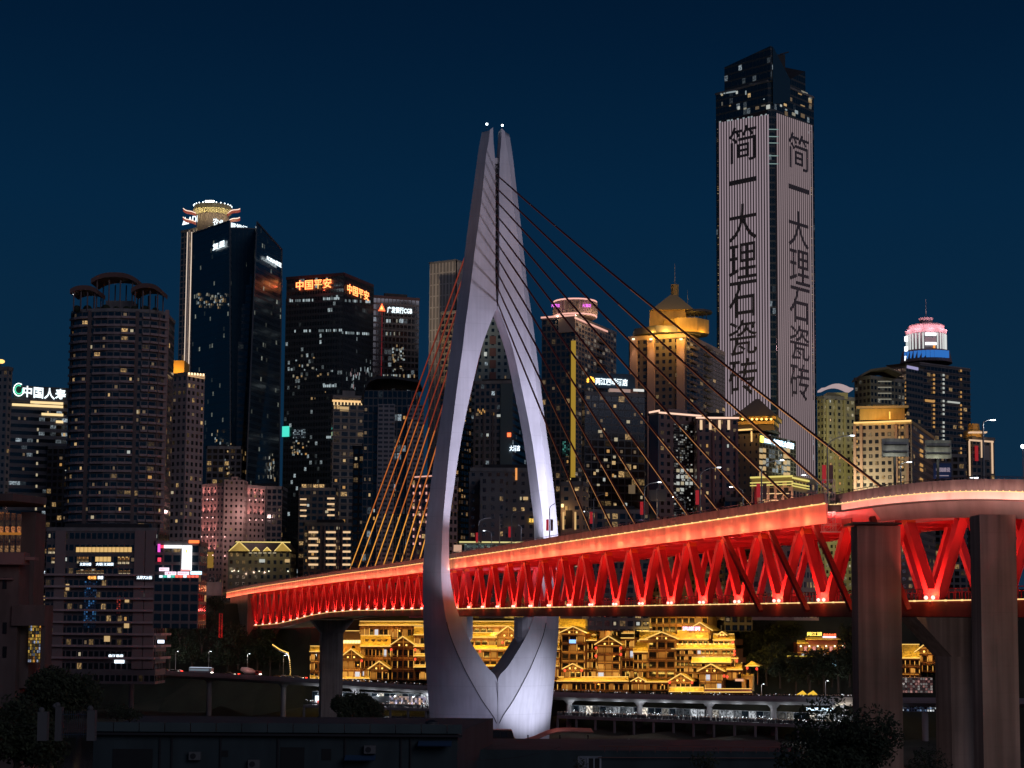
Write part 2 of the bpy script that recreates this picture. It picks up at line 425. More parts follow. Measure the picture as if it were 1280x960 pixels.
for o_ in (T0 + .9, T1 - .9):
    ribbon(m, S0, S_TRUSS, [(o_, dk(1.5)), (o_ + .1, dk(1.5)), (o_ + .1, dk(1.62)), (o_, dk(1.62))], 8)
    s = S0
    while s < S_TRUSS: m.bar(at(s, o_, z=low_z(s) - .4), at(s, o_, z=low_z(s) + 1.6), .14, .14); s += 1.6
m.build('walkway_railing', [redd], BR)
# truss diagonals: nodes every 16 m, phase set on the node seen at px 692
PAN = 16.0
def s_of_px(px, off, dz):
    lo, hi = S0, S_END
    for _ in range(40):
        mid = (lo + hi) / 2; q = at(mid, off, dz); pxx = 640 + F * q.x / q.y
        if pxx > px: lo = mid
        else: hi = mid
    return lo
sA = s_of_px(692, T0, -13.5); nodes = []
s = sA - PAN * int((sA - S0) / PAN)
while s < S_TRUSS + 1: nodes.append(s); s += PAN
far_side = MB(); cap_m = EM('gusset lamp', (1, .32, .05), 1.3)
foot = MB()
for i, s in enumerate(nodes):
    for sg in (-1, 1):
        sb, st = s + sg * .55, s + sg * (PAN / 2 - .7)
        if st > S_TRUSS + 6 or st < S0: continue
        for o_, fl in ((T0, True), (T1, False)):
            a = at(sb, o_, z=low_z(sb) + .0); b = at(st, o_, -2.7)
            _, d, n = path(s)
            if fl:
                q = MB(); q.bar(a, b, 1.12, .86, n)
                g = (b - a).normalized()
                q.bar(a + g * .3 - n * .6, b - g * 1.2 - n * .6, .1, 1.05, n); q.bar(a + g * .3 + n * .6, b - g * 1.2 + n * .6, .1, 1.05, n)   # flanges
                ob = q.build('truss_diagonal', [red], BR)
                if sg > 0 and i % 1 == 0:
                    c = MB(); c.bar(b - g * .1, b - g * 1.15, 1.3, 1.15, n); c.build('gusset_plate', [M('gusset orange lit tint', (.75, .2, .05), .5)], ob)  # cap colour has the orange light on it painted in
            else:
                far_side.bar(a, b, 1.0, .86, n)
    _, d, n = path(s); c = at(s, T0 - .62, z=low_z(s))
    MB().obox(c - d * 2.0 - UP * .2, d * 4.0, n * .1, UP * 1.7).build('node_plate', [red], BR)
    c = at(s + PAN / 2, T0 - .62, -3.3)
    MB().obox(c - d * 1.6, d * 3.2, n * .1, UP * 1.3).build('node_plate', [redd], BR)
    p = at(s, T0 - .9, z=low_z(s) + .1)
    _, d, n = path(s)
    for sg in (-.9, .9): foot.ball(p + d * sg + UP * .3, .28, 6, 4)
far_side.build('truss_diagonal', [red], BR)['kind'] = 'stuff'
foot.build('foot_lamps', [EM('truss lamp', (1, .35, .3), 3.0)], BR)['kind'] = 'stuff'
# long slanting braces on the near flank
m = 0
for pa, pb in (((905, 675), (952, 760)), ((962, 665), (1010, 762)), ((1018, 657), (1066, 764)), ((1090, 648), (1136, 766))):
    sa = s_of_px(pa[0], .6, -2.7); sb = s_of_px(pb[0], T0 - 1.2, -15)
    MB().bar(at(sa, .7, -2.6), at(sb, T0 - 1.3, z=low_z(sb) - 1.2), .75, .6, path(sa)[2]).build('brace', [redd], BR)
for dz in (0, 1):   # raking end bars at the far landing
    MB().bar(at(S_TRUSS + 14 - dz * 6, T0, -3.0), at(S_TRUSS + 1, T0, z=low_z(S_TRUSS)), 1.3, 1.0, UP).build('brace', [red], BR)
# far landing wall, and the river pier of the far half
q0 = S_TRUSS + 4; q1 = S_END
m = MB(); ribbon(m, q0 + 8, q1, [(2, -1.0), (W - 2, -1.0), (W - 2, lambda s: ZC - 24), (2, lambda s: ZC - 24)], 8); m.build('abutment_wall', [pierm], BR)
def pier_at(s, o0, o1, dep, ztop, zbot, mat, cap=None):
    p, d, n = path(s); m = MB(); a = at(s - dep / 2, o0, z=zbot)
    m.obox(a, d * dep, n * (o1 - o0), UP * (ztop - zbot))
    if cap:
        e, h = cap
        c = [at(s - dep / 2 - .4, o0, z=ztop - h), at(s - dep / 2 - .4, o1, z=ztop - h), at(s - dep / 2 - .4, o1 + e, z=ztop), at(s - dep / 2 - .4, o0 - e, z=ztop)]
        c2 = [x + d * (dep + .8) for x in c]
        m.face(c[::-1]); m.face(c2)
        for i in range(4): m.face([c[i], c[(i + 1) % 4], c2[(i + 1) % 4], c2[i]])
    return m.build('pier', [mat], BR)
sp = s_of_y(722)
pier_at(sp, 7.2, 16.4, 5, low_z(sp) - 2.1, 2, pierm, (4.5, 5.5))
sp = s_of_y(217)
pier_at(sp, 7.0, 12.0, 4, low_z(sp) - 2.1, -2, pierm, (5.0, 5))
# pylon: two legs, (photo y: outer, ridge, inner half widths in photo px, half depth m)
TAB = [(162, 16.6, 9, 5.4, 2.0), (180, 20, 11, 4.8, 2.15), (200, 23, 14.5, 3.2, 2.3), (240, 28, 18.5, 2.4, 2.6), (282, 33.5, 23.5, 2.4, 3.0), (320, 37.8, 28.5, 2.5, 3.2), (350, 41.2, 32, 2.4, 3.4),
       (378, 45.6, 35.4, 1.2, 3.6), (388, 47.2, 36.6, .3, 3.65), (392, 47.8, 37.1, 2.5, 3.7), (412, 50.8, 40, 10.5, 3.8), (440, 54.4, 43, 20, 3.95), (480, 59.6, 48.5, 29.4, 4.1), (530, 66.2, 54.5, 40, 4.3),
       (572, 72.4, 59, 47.2, 4.5), (612, 77.4, 62.5, 52.6, 4.6), (657, 82, 66, 58, 4.8), (711, 85, 67.5, 57.6, 5.1), (745, 85, 66, 52.8, 5.4), (778, 84, 61, 43.2, 5.8), (800, 83, 55, 33.2, 6.2), (831, 80.5, 42, 13.8, 6.8),
       (847, 79.2, 34, 1.0, 7.1), (874, 76.8, 19, .4, 7.6), (902, 74.2, 1.6, .3, 8.0), (930, 72.4, 1.0, .3, 8.2), (975, 71, .9, .3, 8.3)]
PC = Vector((-5.4, 473, 0)); _, PD, PN = path(S_PYL)
PXM = 4.296
rows = catmull([Vector((a, b, c)) for a, b, c, d, e in TAB], 4); rows2 = catmull([Vector((a, d, e)) for a, b, c, d, e in TAB], 4)
PT = []
for r, r2 in zip(rows, rows2):
    z = P(616, r.x, 473).z
    PT.append((z, r.y / PXM, max(.1, min(r.z, r.y - 1)) / PXM, max(.05, min(r2.y, r.z - .3)) / PXM, r2.z, max(0, min(1, (r.x - 690) / 210))))
def pw(u, v, z): return PC + PN * u + PD * v + Vector((0, 0, z))
def leg(sg):
    mb = MB(); strips = []
    for z, uo, ur, ui, dv, bl in PT:
        def bev(t, side):
            # ridge to outer edge, swelling towards the foot
            u = ur + (uo - ur) * t; v = dv * (1 - t)
            k = bl * math.sin(math.pi * t) * .42
            nu, nv = dv, (uo - ur); L_ = math.hypot(nu, nv)
            return (sg * (u + k * nu / L_ * 2.2), side * (v + k * nv / L_ * 2.2))
        front = [(sg * ui, -dv), (sg * (ui * .6 + ur * .4), -dv), (sg * ur, -dv)]
        back = [(sg * ur, dv), (sg * ui, dv)]
        inner = [(sg * ui, dv), (sg * ui, -dv)]
        b1 = [bev(i / 6, -1) for i in range(7)]; b2 = [bev(1 - i / 6, 1) for i in range(7)]
        strips.append((z, [front, b1, b2, back, inner]))
    tip = lambda u: 2.2 * max(0, abs(u) - PT[0][3]) / (PT[0][1] - PT[0][3])
    for k in range(5):
        base = len(mb.v); n = len(strips[0][1][k])
        for z, st in strips:
            for u, v in st[k]: mb.v.append(tuple(pw(u, v, z - (tip(u) if z == strips[0][0] else 0))))
        for i in range(len(strips) - 1):
            for j in range(n - 1):
                a = base + i * n + j; f = (a, a + 1, a + n + 1, a + n)
                mb.f.append(f if sg < 0 else f[::-1]); mb.uv += [(0, 0)] * 4; mb.mi.append(0)
    z, st = strips[0]; ring = []
    for q in st: ring += q[:-1]
    pts = [pw(u, v, z - tip(u)) for u, v in ring]
    mb.face(pts if sg > 0 else pts[::-1])
    return mb
pyl = leg(-1).build('pylon_leg', [pylm], BR, True)
pyr = leg(1).build('pylon_leg', [pylm], BR, True)
zt = lambda y: P(616, y, 473).z
# dark anchor slot with its braces
m = MB(); m.obox(pw(-.75, -1.2, zt(378)), PN * 1.5, PD * 2.4, UP * (zt(203) - zt(378))); slot = m.build('anchor_slot', [M('anchor steel', (.02, .02, .025), .5)], BR)
m = MB()
for i in range(20):
    y = 208 + i * 8.7; z = zt(y); z2 = zt(y + 4.5)
    m.bar(pw(-.55, -1.35, z), pw(.55, -1.35, z2), .13, .1); m.bar(pw(.55, -1.35, z), pw(-.55, -1.35, z2), .13, .1)
m.obox(pw(-.7, -1.5, zt(206)), PN * 1.4, PD * .3, UP * 1.6)
m.build('slot_lattice', [M('pale steel', (.5, .5, .52), .5)], slot)
for u in (-2.6, 2.0):
    m = MB(); m.tube(pw(u, 0, zt(163)), pw(u, 0, zt(157)), .08); mast = m.build('lamp_mast', [DARK], BR)
    MB().ball(pw(u, 0, zt(156)), .34, 8, 6).build('aviation_lamp', [EM('aviation lamp', (.8, .95, 1), 6)], mast)
# half round bearing blocks at the foot of each leg
for sg in (-1, 1):
    m = MB(); c = pw(sg * 9.4, -2.2, 0); n = 14
    za, zb = zt(806), zt(771)
    for z0_, z1_, r0, r1 in ((za, zt(796), 2.1, 3.4), (zt(796), zb, 3.4, 3.4)):
        m.tube((c.x, c.y, z0_), (c.x, c.y, z1_), r0, n, r1)
    m.build('bearing_block', [pylm], BR, True)
# joints of the leg facing: seams as thin dark inlays
m = MB()
m.obox(pw(-.06, -PT[-14][4] - .02, zt(905)), PN * .12, PD * -.12, UP * (zt(852) - zt(905)))
for sg in (-1, 1):
    prev = None
    for z, uo, ur, ui, dv, bl in PT:
        if zt(902) <= z <= zt(775):
            q = pw(sg * ur, -dv - .03, z)
            if prev is not None: m.bar(prev, q, .2, .1)
            prev = q
m.build('facing_joints', [M('joint dark seam', (.06, .06, .07), .9)], BR)
# cables: one central plane, ten each way
anch = [219, 235.5, 252, 269, 285.5, 302, 319.5, 337, 354.5, 371.5]
cabm = M('red sheathed cable', (.16, .035, .03), .5)
FARL = [EM('cable led amber', (1, .40, .06), .95), EM('cable led orange', (1, .25, .05), .55), EM('cable led red', (1, .12, .05), .2)]
NEARL = [EM('cable led near amber', (1, .42, .14), .55), EM('cable led near orange', (1, .30, .10), .16), EM('cable led near red', (1, .2, .12), .05)]
def cable(y_anchor, q, sgn):
    a = pw(0, sgn * -1.0, zt(y_anchor)); m = MB()
    n = 8; pts = []
    for i in range(n + 1):
        t = i / n; p = a.lerp(q, t); p.z -= .9 * 4 * t * (1 - t) * ((q - a).length / 200); pts.append(p)
    for p, r in zip(pts, pts[1:]): m.tube(p, r, .21, 6)
    o = m.build('stay_cable', [cabm], BR, True)
    dr_ = Vector((-.75, -.35, -.55)).normalized() * .24
    for f0, f1, k in ((0, .22, 0), (.22, .5, 1), (.5, .92, 2)):
        mm = MB(); i0, i1 = len(pts) - 1 - f0 * n, len(pts) - 1 - f1 * n
        gp = lambda x: pts[int(x)].lerp(pts[min(n, int(x) + 1)], x - int(x)) + dr_
        for j in range(4): mm.tube(gp(i0 + (i1 - i0) * j / 4), gp(i0 + (i1 - i0) * (j + 1) / 4), (.055 if sgn > 0 else .19), 5, caps=False)
        mm.build('cable_light', [(FARL if sgn < 0 else NEARL)[k]], o)
    MB().tube(q, q + (a - q).normalized() * 2.2, .33, 8).build('cable_socket', [M('socket red', (.5, .06, .04), .5)], o)
near_pts, far_pts = [], []
for k in range(10):
    sN = s_of_y(236.5 + 15.5 * k); q = at(sN, W / 2, .5); near_pts.append(q); cable(anch[k], q, 1)
far_s0 = s_of_y(556)
for k in range(10):
    q = at(far_s0 + (9 - k) * 16.0, W / 2, .5); far_pts.append(q); cable(anch[k], q, -1)
# bridge lamps: truss wash, fascia wash, cable spots, pylon floods
RED = (1, .08, .07); RED2 = (1, .10, .07)
for i, s in enumerate(nodes):
    y = path(s)[0].y
    lamp('SPOT', at(s, T0 - 3.0, z=low_z(s) + .2), 5000, RED2, size=.25, aim=at(s, T0 + 1.5, z=low_z(s) + 6), spot=125, blend=.6, name='truss_foot_lamp')
    lamp('POINT', at(s, T0 - 1.5, z=low_z(s) + .7), 110, (1, .40, .08), size=.15, name='truss_foot_lamp')
    lamp('POINT', at(s + PAN / 2, W / 2, z=low_z(s) + 6.0), 1300, RED, size=.4, name='truss_wash_lamp')
s = S_RAMP + 4
while s < S_END:
    a = at(s, -1.9, -3.1); st = 12.0
    lamp('AREA', a, 330, (1, .20, .12), size=st, sizey=.18, aim=at(s, .2, -1.0), name='fascia_wash_lamp')
    lamp('POINT', at(s + 5 * random.random(), -.75, -2.2), 60, (1, .5, .2), size=.1, name='fascia_spot_lamp')
    lamp('POINT', at(s + 5 + 5 * random.random(), -.8, -2.0), 30, (1, .55, .24), size=.1, name='fascia_spot_lamp')
    s += st
for q in near_pts + far_pts:
    k = q in far_pts
    d = (pw(0, 0, zt(300)) - q).normalized()
    sl = lamp('SPOT', q - PD * 0 + d * 1.0 + Vector((-2.4, 0, -.3)), 30000 if k else 6000, (1, .42, .08), size=.15, aim=q + d * 60 + Vector((0, 0, 0)), spot=14, blend=.7, name='cable_spot')
LAV = (.79, .77, 1.0)
def flood(u, v, z, e, tu, ty, spot, col=LAV, size=3.0, blend=1.0): lamp('SPOT', pw(u, v, z), e, col, size=size, aim=pw(tu, 0, zt(ty)), spot=spot, blend=blend, name='pylon_flood')
flood(48, -56, ZC + 6, 420000, 0, 590, 52)
flood(40, -70, ZC + 6, 215000, 0, 330, 40, (.82, .76, 1.0))
flood(-12.2, -13, ZC + 4, 5200, -14.2, 690, 60)
flood(26, -30, 12, 62000, 6, 850, 46, (.77, .79, 1), 1.5, 1)
flood(-10, -30, 10, 3600, -4, 850, 60, (.62, .62, 1), 1.5, 1)
flood(8.0, -6, ZC + 17.4, 15000, 15, 600, 70)
flood(-70, -40, ZC + 4, 7000, -10, 500, 60, (.55, .68, 1), 2)  # weak blue fill added for the outer facets, not a real floodlight

# ------------------------------------------------------------------ the ramp viaduct beside the near end
rampm = M('ramp girder', (.20, .19, .19), .8, noise=.25)
RV = thing('ramp_viaduct', 'grey curved ramp viaduct on two broad square piers beside the red truss', 'viaduct', (52, 205, 0))
rp_px = [(1038, 632.4, 244.5), (1045, 631, 241), (1100, 622.7, 224), (1160, 617, 208), (1217, 614.6, 196), (1280, 615.7, 187), (1345, 620, 180), (1430, 628, 172), (1540, 637, 165), (1680, 646, 160), (1850, 656, 156)]
rpts = catmull([P(*e) for e in rp_px], 8)
def rn(i):
    d = rpts[min(i + 1, len(rpts) - 1)] - rpts[max(i - 1, 0)]; d.z = 0; d.normalize(); return Vector((-d.y, d.x, 0)) * 1.0
def rsweep(mb, prof, m=0):
    rows = [[rpts[i] + rn(i) * o + UP * z for o, z in prof] for i in range(len(rpts))]; k = len(prof)
    for i in range(len(rows) - 1):
        for j in range(k): mb.face([rows[i][j], rows[i][(j + 1) % k], rows[i + 1][(j + 1) % k], rows[i + 1][j]], None, m)
    mb.face(rows[0], None, m); mb.face(rows[-1][::-1], None, m)
    return mb
rsweep(MB(), [(.1, -.95), (9, -.95), (9, 0), (.1, 0)]).build('ramp_deck', [asph], RV)
m = MB()
for i in range(len(rpts) - 1):
    a, b = rpts[i], rpts[i + 1]; n = rn(i); L_ = (b - a).length; k = max(1, round(L_ / 1.9))
    for j in range(k):
        p = a.lerp(b, j / k); q = a.lerp(b, (j + .965) / k)
        m.obox(p - n * .15 + UP * .12, q - p, n * .3, UP * 1.35)
m.build('parapet', [pap], RV)
m = MB(); rsweep(m, [(-.1, 1.68), (0, 1.68), (0, 1.76), (-.1, 1.76)])
for i in range(0, len(rpts)): m.bar(rpts[i] + UP * 1.4, rpts[i] + UP * 1.72, .07, .07)
m.build('handrail', [DARK], RV)
rsweep(MB(), [(0, -.85), (.25, -.85), (.25, .05), (0, .05)]).build('fascia', [M('ramp fascia', (.8, .62, .58), .6, noise=.2)], RV)
m = MB(); rsweep(m, [(-.18, 0), (-.08, 0), (-.08, .09), (-.18, .09)])
for i in range(1, len(rpts), 1): m.ball(rpts[i] - rn(i) * .22 + UP * .1, .1, 6, 4)
m.build('light_strip', [EM('ramp led', (1, .68, .3), 1.3)], RV)
rsweep(MB(), [(1.4, -3.0), (7.6, -3.0), (7.9, -1.0), (1.1, -1.0)]).build('box_girder', [rampm], RV)
for i in range(3, min(50, len(rpts) - 6), 3):
    lamp('AREA', (rpts[i] + rpts[i + 1]) / 2 - rn(i) * 1.2 - UP * 1.2, 95, (1, .42, .34), size=6, sizey=.12, aim=(rpts[i] + rpts[i + 1]) / 2 - UP * .3, name='fascia_wash_lamp')
def ramp_pier(pxl, pxc, pxr, Y, ytop):
    a = P(pxc, 770, Y); b = P(pxr, 770, Y); L_ = b.x - a.x
    far = 4.2; zt_ = P(pxc, ytop, Y).z
    m = MB(); m.box(a.x, b.x, Y, Y + far, -3, zt_); m.box(a.x - .04, a.x + .2, Y - .05, Y + .1, -3, zt_)
    return m.build('pier', [pierm], RV)
ramp_pier(1065, 1073, 1127, 217, 657); ramp_pier(1217, 1227, 1272, 190, 643)
m = MB(); a = P(1066, 655, 216); b = P(1092, 632, 216); m.box(a.x, P(1127, 655, 216).x, 215.8, 222, a.z, a.z + .25); m.build('bearing', [DARK], RV)
lamp('SPOT', (34, 118, 40), 40000, (1, .68, .62), size=3, aim=(54, 205, 40), spot=50, blend=1, name='pier_fill')  # spot added in mid-air to lift the piers, no lamp stands there
# inspection stair tower hung at the joint
ST = thing('inspection_stair', 'slender steel inspection stair cage hanging at the joint of deck and ramp', 'stair', tuple(P(1035, 660, 240)))
m = MB(); a = P(1030, 664, 239); wz = 7.4; ww = 1.6
for dx in (0, ww):
    for dy in (0, ww): m.tube((a.x + dx, a.y + dy, a.z), (a.x + dx, a.y + dy, a.z + wz), .05, 5)
for i in range(9):
    z = a.z + wz * i / 8; q = [(a.x, a.y, z), (a.x + ww, a.y, z), (a.x + ww, a.y + ww, z), (a.x, a.y + ww, z)]
    for j in range(4): m.tube(q[j], q[(j + 1) % 4], .035, 4)
    if i < 8: m.tube(q[0], (a.x + ww, a.y, z + wz / 8), .03, 4)
m.build('cage', [M('pale steel', (.5, .5, .52), .5)], ST)
m = MB(); m.box(a.x - .3, a.x + 5, a.y, a.y + 1.5, a.z - .12, a.z)
for i in range(6): m.tube((a.x + i * .9, a.y, a.z), (a.x + i * .9, a.y, a.z + 1.1), .03, 4)
for i in range(5): m.tube((a.x + i * .9, a.y, a.z), (a.x + (i + 1) * .9, a.y, a.z + 1.1), .03, 4)
m.tube((a.x, a.y, a.z + 1.1), (a.x + 4.5, a.y, a.z + 1.1), .03, 4)
m.build('platform', [M('pale steel', (.5, .5, .52), .5)], ST)
# ------------------------------------------------------------------ city towers
class T: pass
REFY = 470
def kx(px, ry=None):
    r = ray(px, ry or REFY); return r.x / r.y
def ct(px0, pxc, px1, Y, phi, ry=None):
    """plan of a block whose near corner stands at pxc and whose two seen walls end at px0 and px1"""
    f = R(phi); k0, kc, k1 = kx(px0, ry), kx(pxc, ry), kx(px1, ry)
    X = kc * Y
    la = (X - k0 * Y) / (math.cos(f) + k0 * math.sin(f)); lb = (k1 * Y - X) / (math.sin(f) - k1 * math.cos(f))
    la = min(max(la, 4), 110); lb = min(max(lb, 4), 110)
    c = Vector((X, Y)); l = c + Vector((-math.cos(f), math.sin(f))) * la; r = c + Vector((math.sin(f), math.cos(f))) * lb
    return [tuple(l), tuple(c), tuple(r), tuple(l + r - c)]
def fr(px0, px1, Y, dep):
    a = kx(px0) * Y; b = kx(px1) * Y
    return [(a, Y), (b, Y), (b, Y + dep), (a, Y + dep)]
def inset(poly, d):
    c = Vector((sum(p[0] for p in poly) / len(poly), sum(p[1] for p in poly) / len(poly)))
    return [tuple(c + (Vector(p[:2]) - c) * (1 - d / max(1e-3, (Vector(p[:2]) - c).length))) for p in poly]
def zpx(px, py, Y): return P(px, py, Y).z
def tower(name, label, poly, z0, z1, mat, bay=3, flr=3.6, parapet=1.2, plant=True, roof=None, cat='tower', tops=None, polyt=None, pmat=None):
    t = T(); t.poly = [Vector((p[0], p[1], 0)) for p in poly]; t.z0 = z0; t.z1 = z1; t.bay = bay; t.flr = flr
    c = sum(t.poly, Vector()) / len(poly)
    t.root = thing(name, label, cat, (c.x, c.y, z0)); t.c = c
    MB().prism(poly, z0, z1, bay, flr, tops=tops, polyt=polyt).build('wall', [mat, roof or ROOF], t.root)
    if parapet:
        m = MB(); n = len(poly)
        for i in range(n):
            a, b = t.poly[i], t.poly[(i + 1) % n]; d = (b - a).normalized(); nn_ = Vector((d.y, -d.x, 0))
            m.obox(a + nn_ * .3 - d * .3 + UP * (z1 - .6), d * ((b - a).length + .6), -nn_ * .7, UP * (parapet + .6))
        m.build('parapet', [pmat or CONC], t.root)
    if plant:
        q = inset(poly, min(8, .35 * (t.poly[0] - t.poly[2]).length)); m = MB(); m.prism(q, z1 + .01, z1 + 3.2, 3, 3)
        m.build('roof_plant', [ROOF, ROOF], t.root)
    return t
def wallf(t, i):
    a, b = t.poly[i], t.poly[(i + 1) % len(t.poly)]; d = b - a; L_ = d.length; d.normalize()
    return a, d, Vector((d.y, -d.x, 0)), L_
def onwall(t, i, px, py, pr=0.0):
    a, d, n, L_ = wallf(t, i); return plane_hit(px, py, a + n * pr, n)
def wsign(t, i, body, pxl, pxr, yt, yb, mat, name='sign_letters', bold=.014, pr=.3, th=.3, board=None, label=None):
    a, d, n, L_ = wallf(t, i)
    p = onwall(t, i, pxl, yb, pr); q = onwall(t, i, pxr, yb, pr)
    d2 = Vector((q.x - p.x, q.y - p.y, 0)); h = abs(onwall(t, i, pxl, yt, pr).z - p.z)
    if board:
        m = MB(); m.obox(p - n * .35 - d * .8 - UP * .6, d2 + d * 1.6, n * .2, UP * (h + 1.2)); m.build('sign_board', [board], t.root)
    return letters(name, body, p, d2, UP * h, n, mat, t.root, bold, th, label)
def wbox(t, i, pxl, pxr, yt, yb, pr=.4, th=.4, mb=None, z=None):
    """box proud of wall i between photo columns and rows"""
    a, d, n, L_ = wallf(t, i); mb = mb or MB()
    p = onwall(t, i, pxl, yb, pr); q = onwall(t, i, pxr, yb, pr); h = onwall(t, i, pxl, yt, pr).z - p.z
    mb.obox(p, Vector((q.x - p.x, q.y - p.y, 0)), -n * th, UP * h)
    return mb
def wpart(t, i, name, pxl, pxr, yt, yb, mat, pr=.4, th=.4):
    return wbox(t, i, pxl, pxr, yt, yb, pr, th).build(name, [mat], t.root)
def ledges(t, walls, step, dep, th, mat, z0=None, z1=None, name='floor_ledge'):
    m = MB(); z = t.z1 if z1 is None else z1
    while z > (t.z0 if z0 is None else z0):
        for i in walls:
            a, d, n, L_ = wallf(t, i); m.obox(a + n * dep + UP * z, d * L_, -n * (dep + .2), UP * th)
        z -= step
    return m.build(name, [mat], t.root)
def fins(t, i, step, dep, wd, mat, z0=None, z1=None, name='wall_fins', u0=0, u1=None):
    a, d, n, L_ = wallf(t, i); m = MB(); L2 = u1 if u1 is not None else L_
    k = max(1, round((L2 - u0) / step))
    for j in range(k + 1):
        u = u0 + (L2 - u0) * j / k
        m.obox(a + d * (u - wd / 2) + n * dep + UP * (t.z0 if z0 is None else z0), d * wd, -n * (dep + .1), UP * ((t.z1 if z1 is None else z1) - (t.z0 if z0 is None else z0)))
    return m.build(name, [mat], t.root)
WM = [EM('window warm', (1, .66, .30), .55), EM('window amber', (1, .52, .16), .5), EM('window white', (.88, .92, .85), .5), EM('window pale', (1, .84, .55), .42), EM('window dim', (.8, .55, .32), .16)]
def wins(t, i, n, z0=None, z1=None, mats=WM + WM[4:] * 6, w=.5, h=.4):
    """single lamp lit windows of a wall"""
    a, d, nn_, L_ = wallf(t, i); z0 = t.z0 if z0 is None else z0; z1 = t.z1 if z1 is None else z1
    nb = max(1, round(L_ / t.bay)); bw = L_ / nb; fl = int((z1 - z0) / t.flr); used = set()
    for _ in range(n):
        c, f = random.randrange(nb), random.randrange(max(1, fl))
        if (c, f) in used: continue
        used.add((c, f)); ww = min(1.9, bw * w) * random.uniform(.5, 1.0); hh = min(1.7, t.flr * h)
        kz = math.floor((t.z1 - z1) / t.flr); z = t.z1 - (kz + f) * t.flr - t.flr * .5 - hh / 2
        o = a + d * (bw * (c + .5) - ww / 2) + nn_ * .06 + UP * z
        MB().obox(o, d * ww, -nn_ * .12, UP * hh).build('window', [random.choice(mats)], t.root)
CITYZ = 70
dglass = lambda nm, lit, s=1.0, **k: facade(nm, (.012, .016, .022), (.010, .016, .024), .10, .16, lit, COOL, s, **k)

# insurance office with ribbon windows and a sign on its roof
t = tower('office_tower', 'dark office block with ribbon windows under a white and green rooftop sign', ct(14, 15, 86, 900, 70), 60, zpx(14, 500, 900),
          facade('ribbon grey', (.17, .18, .21), (.01, .014, .02), .0, .5, .10, COOL, .7), 3, 3.9, plant=False)
r, d, n, L_ = wallf(t, 1)
m = MB()
for a_, b_, y_ in ((15, 79, 504), (38, 79, 501), (52, 79, 516), (70, 79, 525.5)): wbox(t, 1, a_, b_, y_, y_ + 3, .5, .6, m)
m.build('lit_band', [EM('ribbon warm', (1, .72, .35), 1.1)], t.root)
p = onwall(t, 1, 28, 496, .4); q = onwall(t, 1, 82, 499, .4)
letters('sign_letters', '中国人寿', p, Vector((q.x - p.x, q.y - p.y, -1.0)), UP * 6.2, n, EM('sign white', (.82, .95, 1), 1.7), t.root, .02)
p = onwall(t, 1, 17, 495, .4)
for k, (mt, r0) in enumerate(((EM('sign ring white', (.75, 1, .95), 2.6), 3.4), (EM('sign ring green', (.1, .9, .5), 1.2), 2.3))):
    m = MB(); c = p + d * 2.6 + UP * 3.6
    for j in range(15):
        a0, a1 = [2 * math.pi * (j + x) / 17 + 1.0 for x in (0, 1)]
        g = lambda a: c + d * math.cos(a) * r0 * .8 + UP * math.sin(a) * r0
        m.bar(g(a0), g(a1), .9, .4, n)
    m.build('sign_emblem', [mt], t.root)
m = MB(); m.obox(p - n * 1.2 - UP * 2, d * (q - p).length * 1.2, -n * .3, UP * 8)
for k in range(8): m.bar(p + d * k * 4 - n * 1.0 - UP * 4, p + d * k * 4 - n * 1.0 + UP * 6, .3, .3)
m.build('sign_frame', [DARK], t.root)
for k in range(8): wpart(t, 1, 'window', 46.2 - k * .35, 48.4 - k * .35, 535 + k * 14.2, 538.5 + k * 14.2, WM[3], .1)
wins(t, 1, 16)
t = tower('apartment_tower', 'pale narrow apartment block cut by the picture edge beside the insurance sign', ct(-30, 10, 13, 840, 15), 60, zpx(6, 461, 840),
          facade('grey flats', (.20, .19, .19), mw=.5, mh=.5, lit=.04), 3, 3.6, plant=False)
m = MB(); c = P(1, 455, 842); m.tube(c - UP * 2, c + UP * .6, .25); m.build('lamp_stand', [DARK], t.root); MB().ball(c + UP * 1.3, 2.0, 10, 6, .55).build('roof_lamp', [EM('roof lamp amber', (1, .62, .18), 1.6)], t.root)

# big residential tower by the river with canopies on its roof
Y = 795.0
def bowed(px0, px1, Y, bow, dep, n=14):
    a = kx(px0, 520) * Y; b = kx(px1, 520) * Y; out = []
    for i in range(n + 1):
        x = -1 + 2 * i / n; wv = .6 * math.cos(x * math.pi * 2.5)
        out.append((a + (b - a) * i / n, Y - bow * (1 - abs(x) ** 3.2) - wv + bow))
    return out + [(b - 1, Y + dep), (a + 1, Y + dep)]
pol = bowed(80, 200, Y, 9, 34)
zt_ = zpx(140, 388, Y); zp = zpx(140, 662, Y)
fl = (zt_ - zp) / 27
t = tower('residential_tower', 'tall curved residential tower with stacked balcony bands and arched roof canopies', pol, zp - 1, zt_,
          facade('balcony flats', (.10, .085, .09), (.010, .014, .018), .18, .42, .03, WARM, .9, clump=.7), 3.3, fl, parapet=1.0, plant=False)
bal = M('balcony band', (.34, .26, .26), .8, noise=.2)  # pink light caught by the slabs is put into this colour
n_ = len(t.poly)
m = MB(); k = 0
while k < 27:
    z = zt_ - k * fl
    for i in range(14):
        if i in (3, 10): continue
        a, d, n, L_ = wallf(t, i); dd = 1.3 if i not in (6, 7) else .5
        m.obox(a + n * dd + UP * (z - fl * .98), d * L_, -n * (dd + .1), UP * (fl * .28))
    k += 1
m.build('balcony_bands', [bal], t.root)
for i in range(14): wins(t, i, 3)
m = MB()
for i in (3, 10, 0, 13):
    a, d, n, L_ = wallf(t, i); m.obox(a + n * .6 + UP * zp, d * min(1.6, L_), -n * .6, UP * (zt_ - zp))
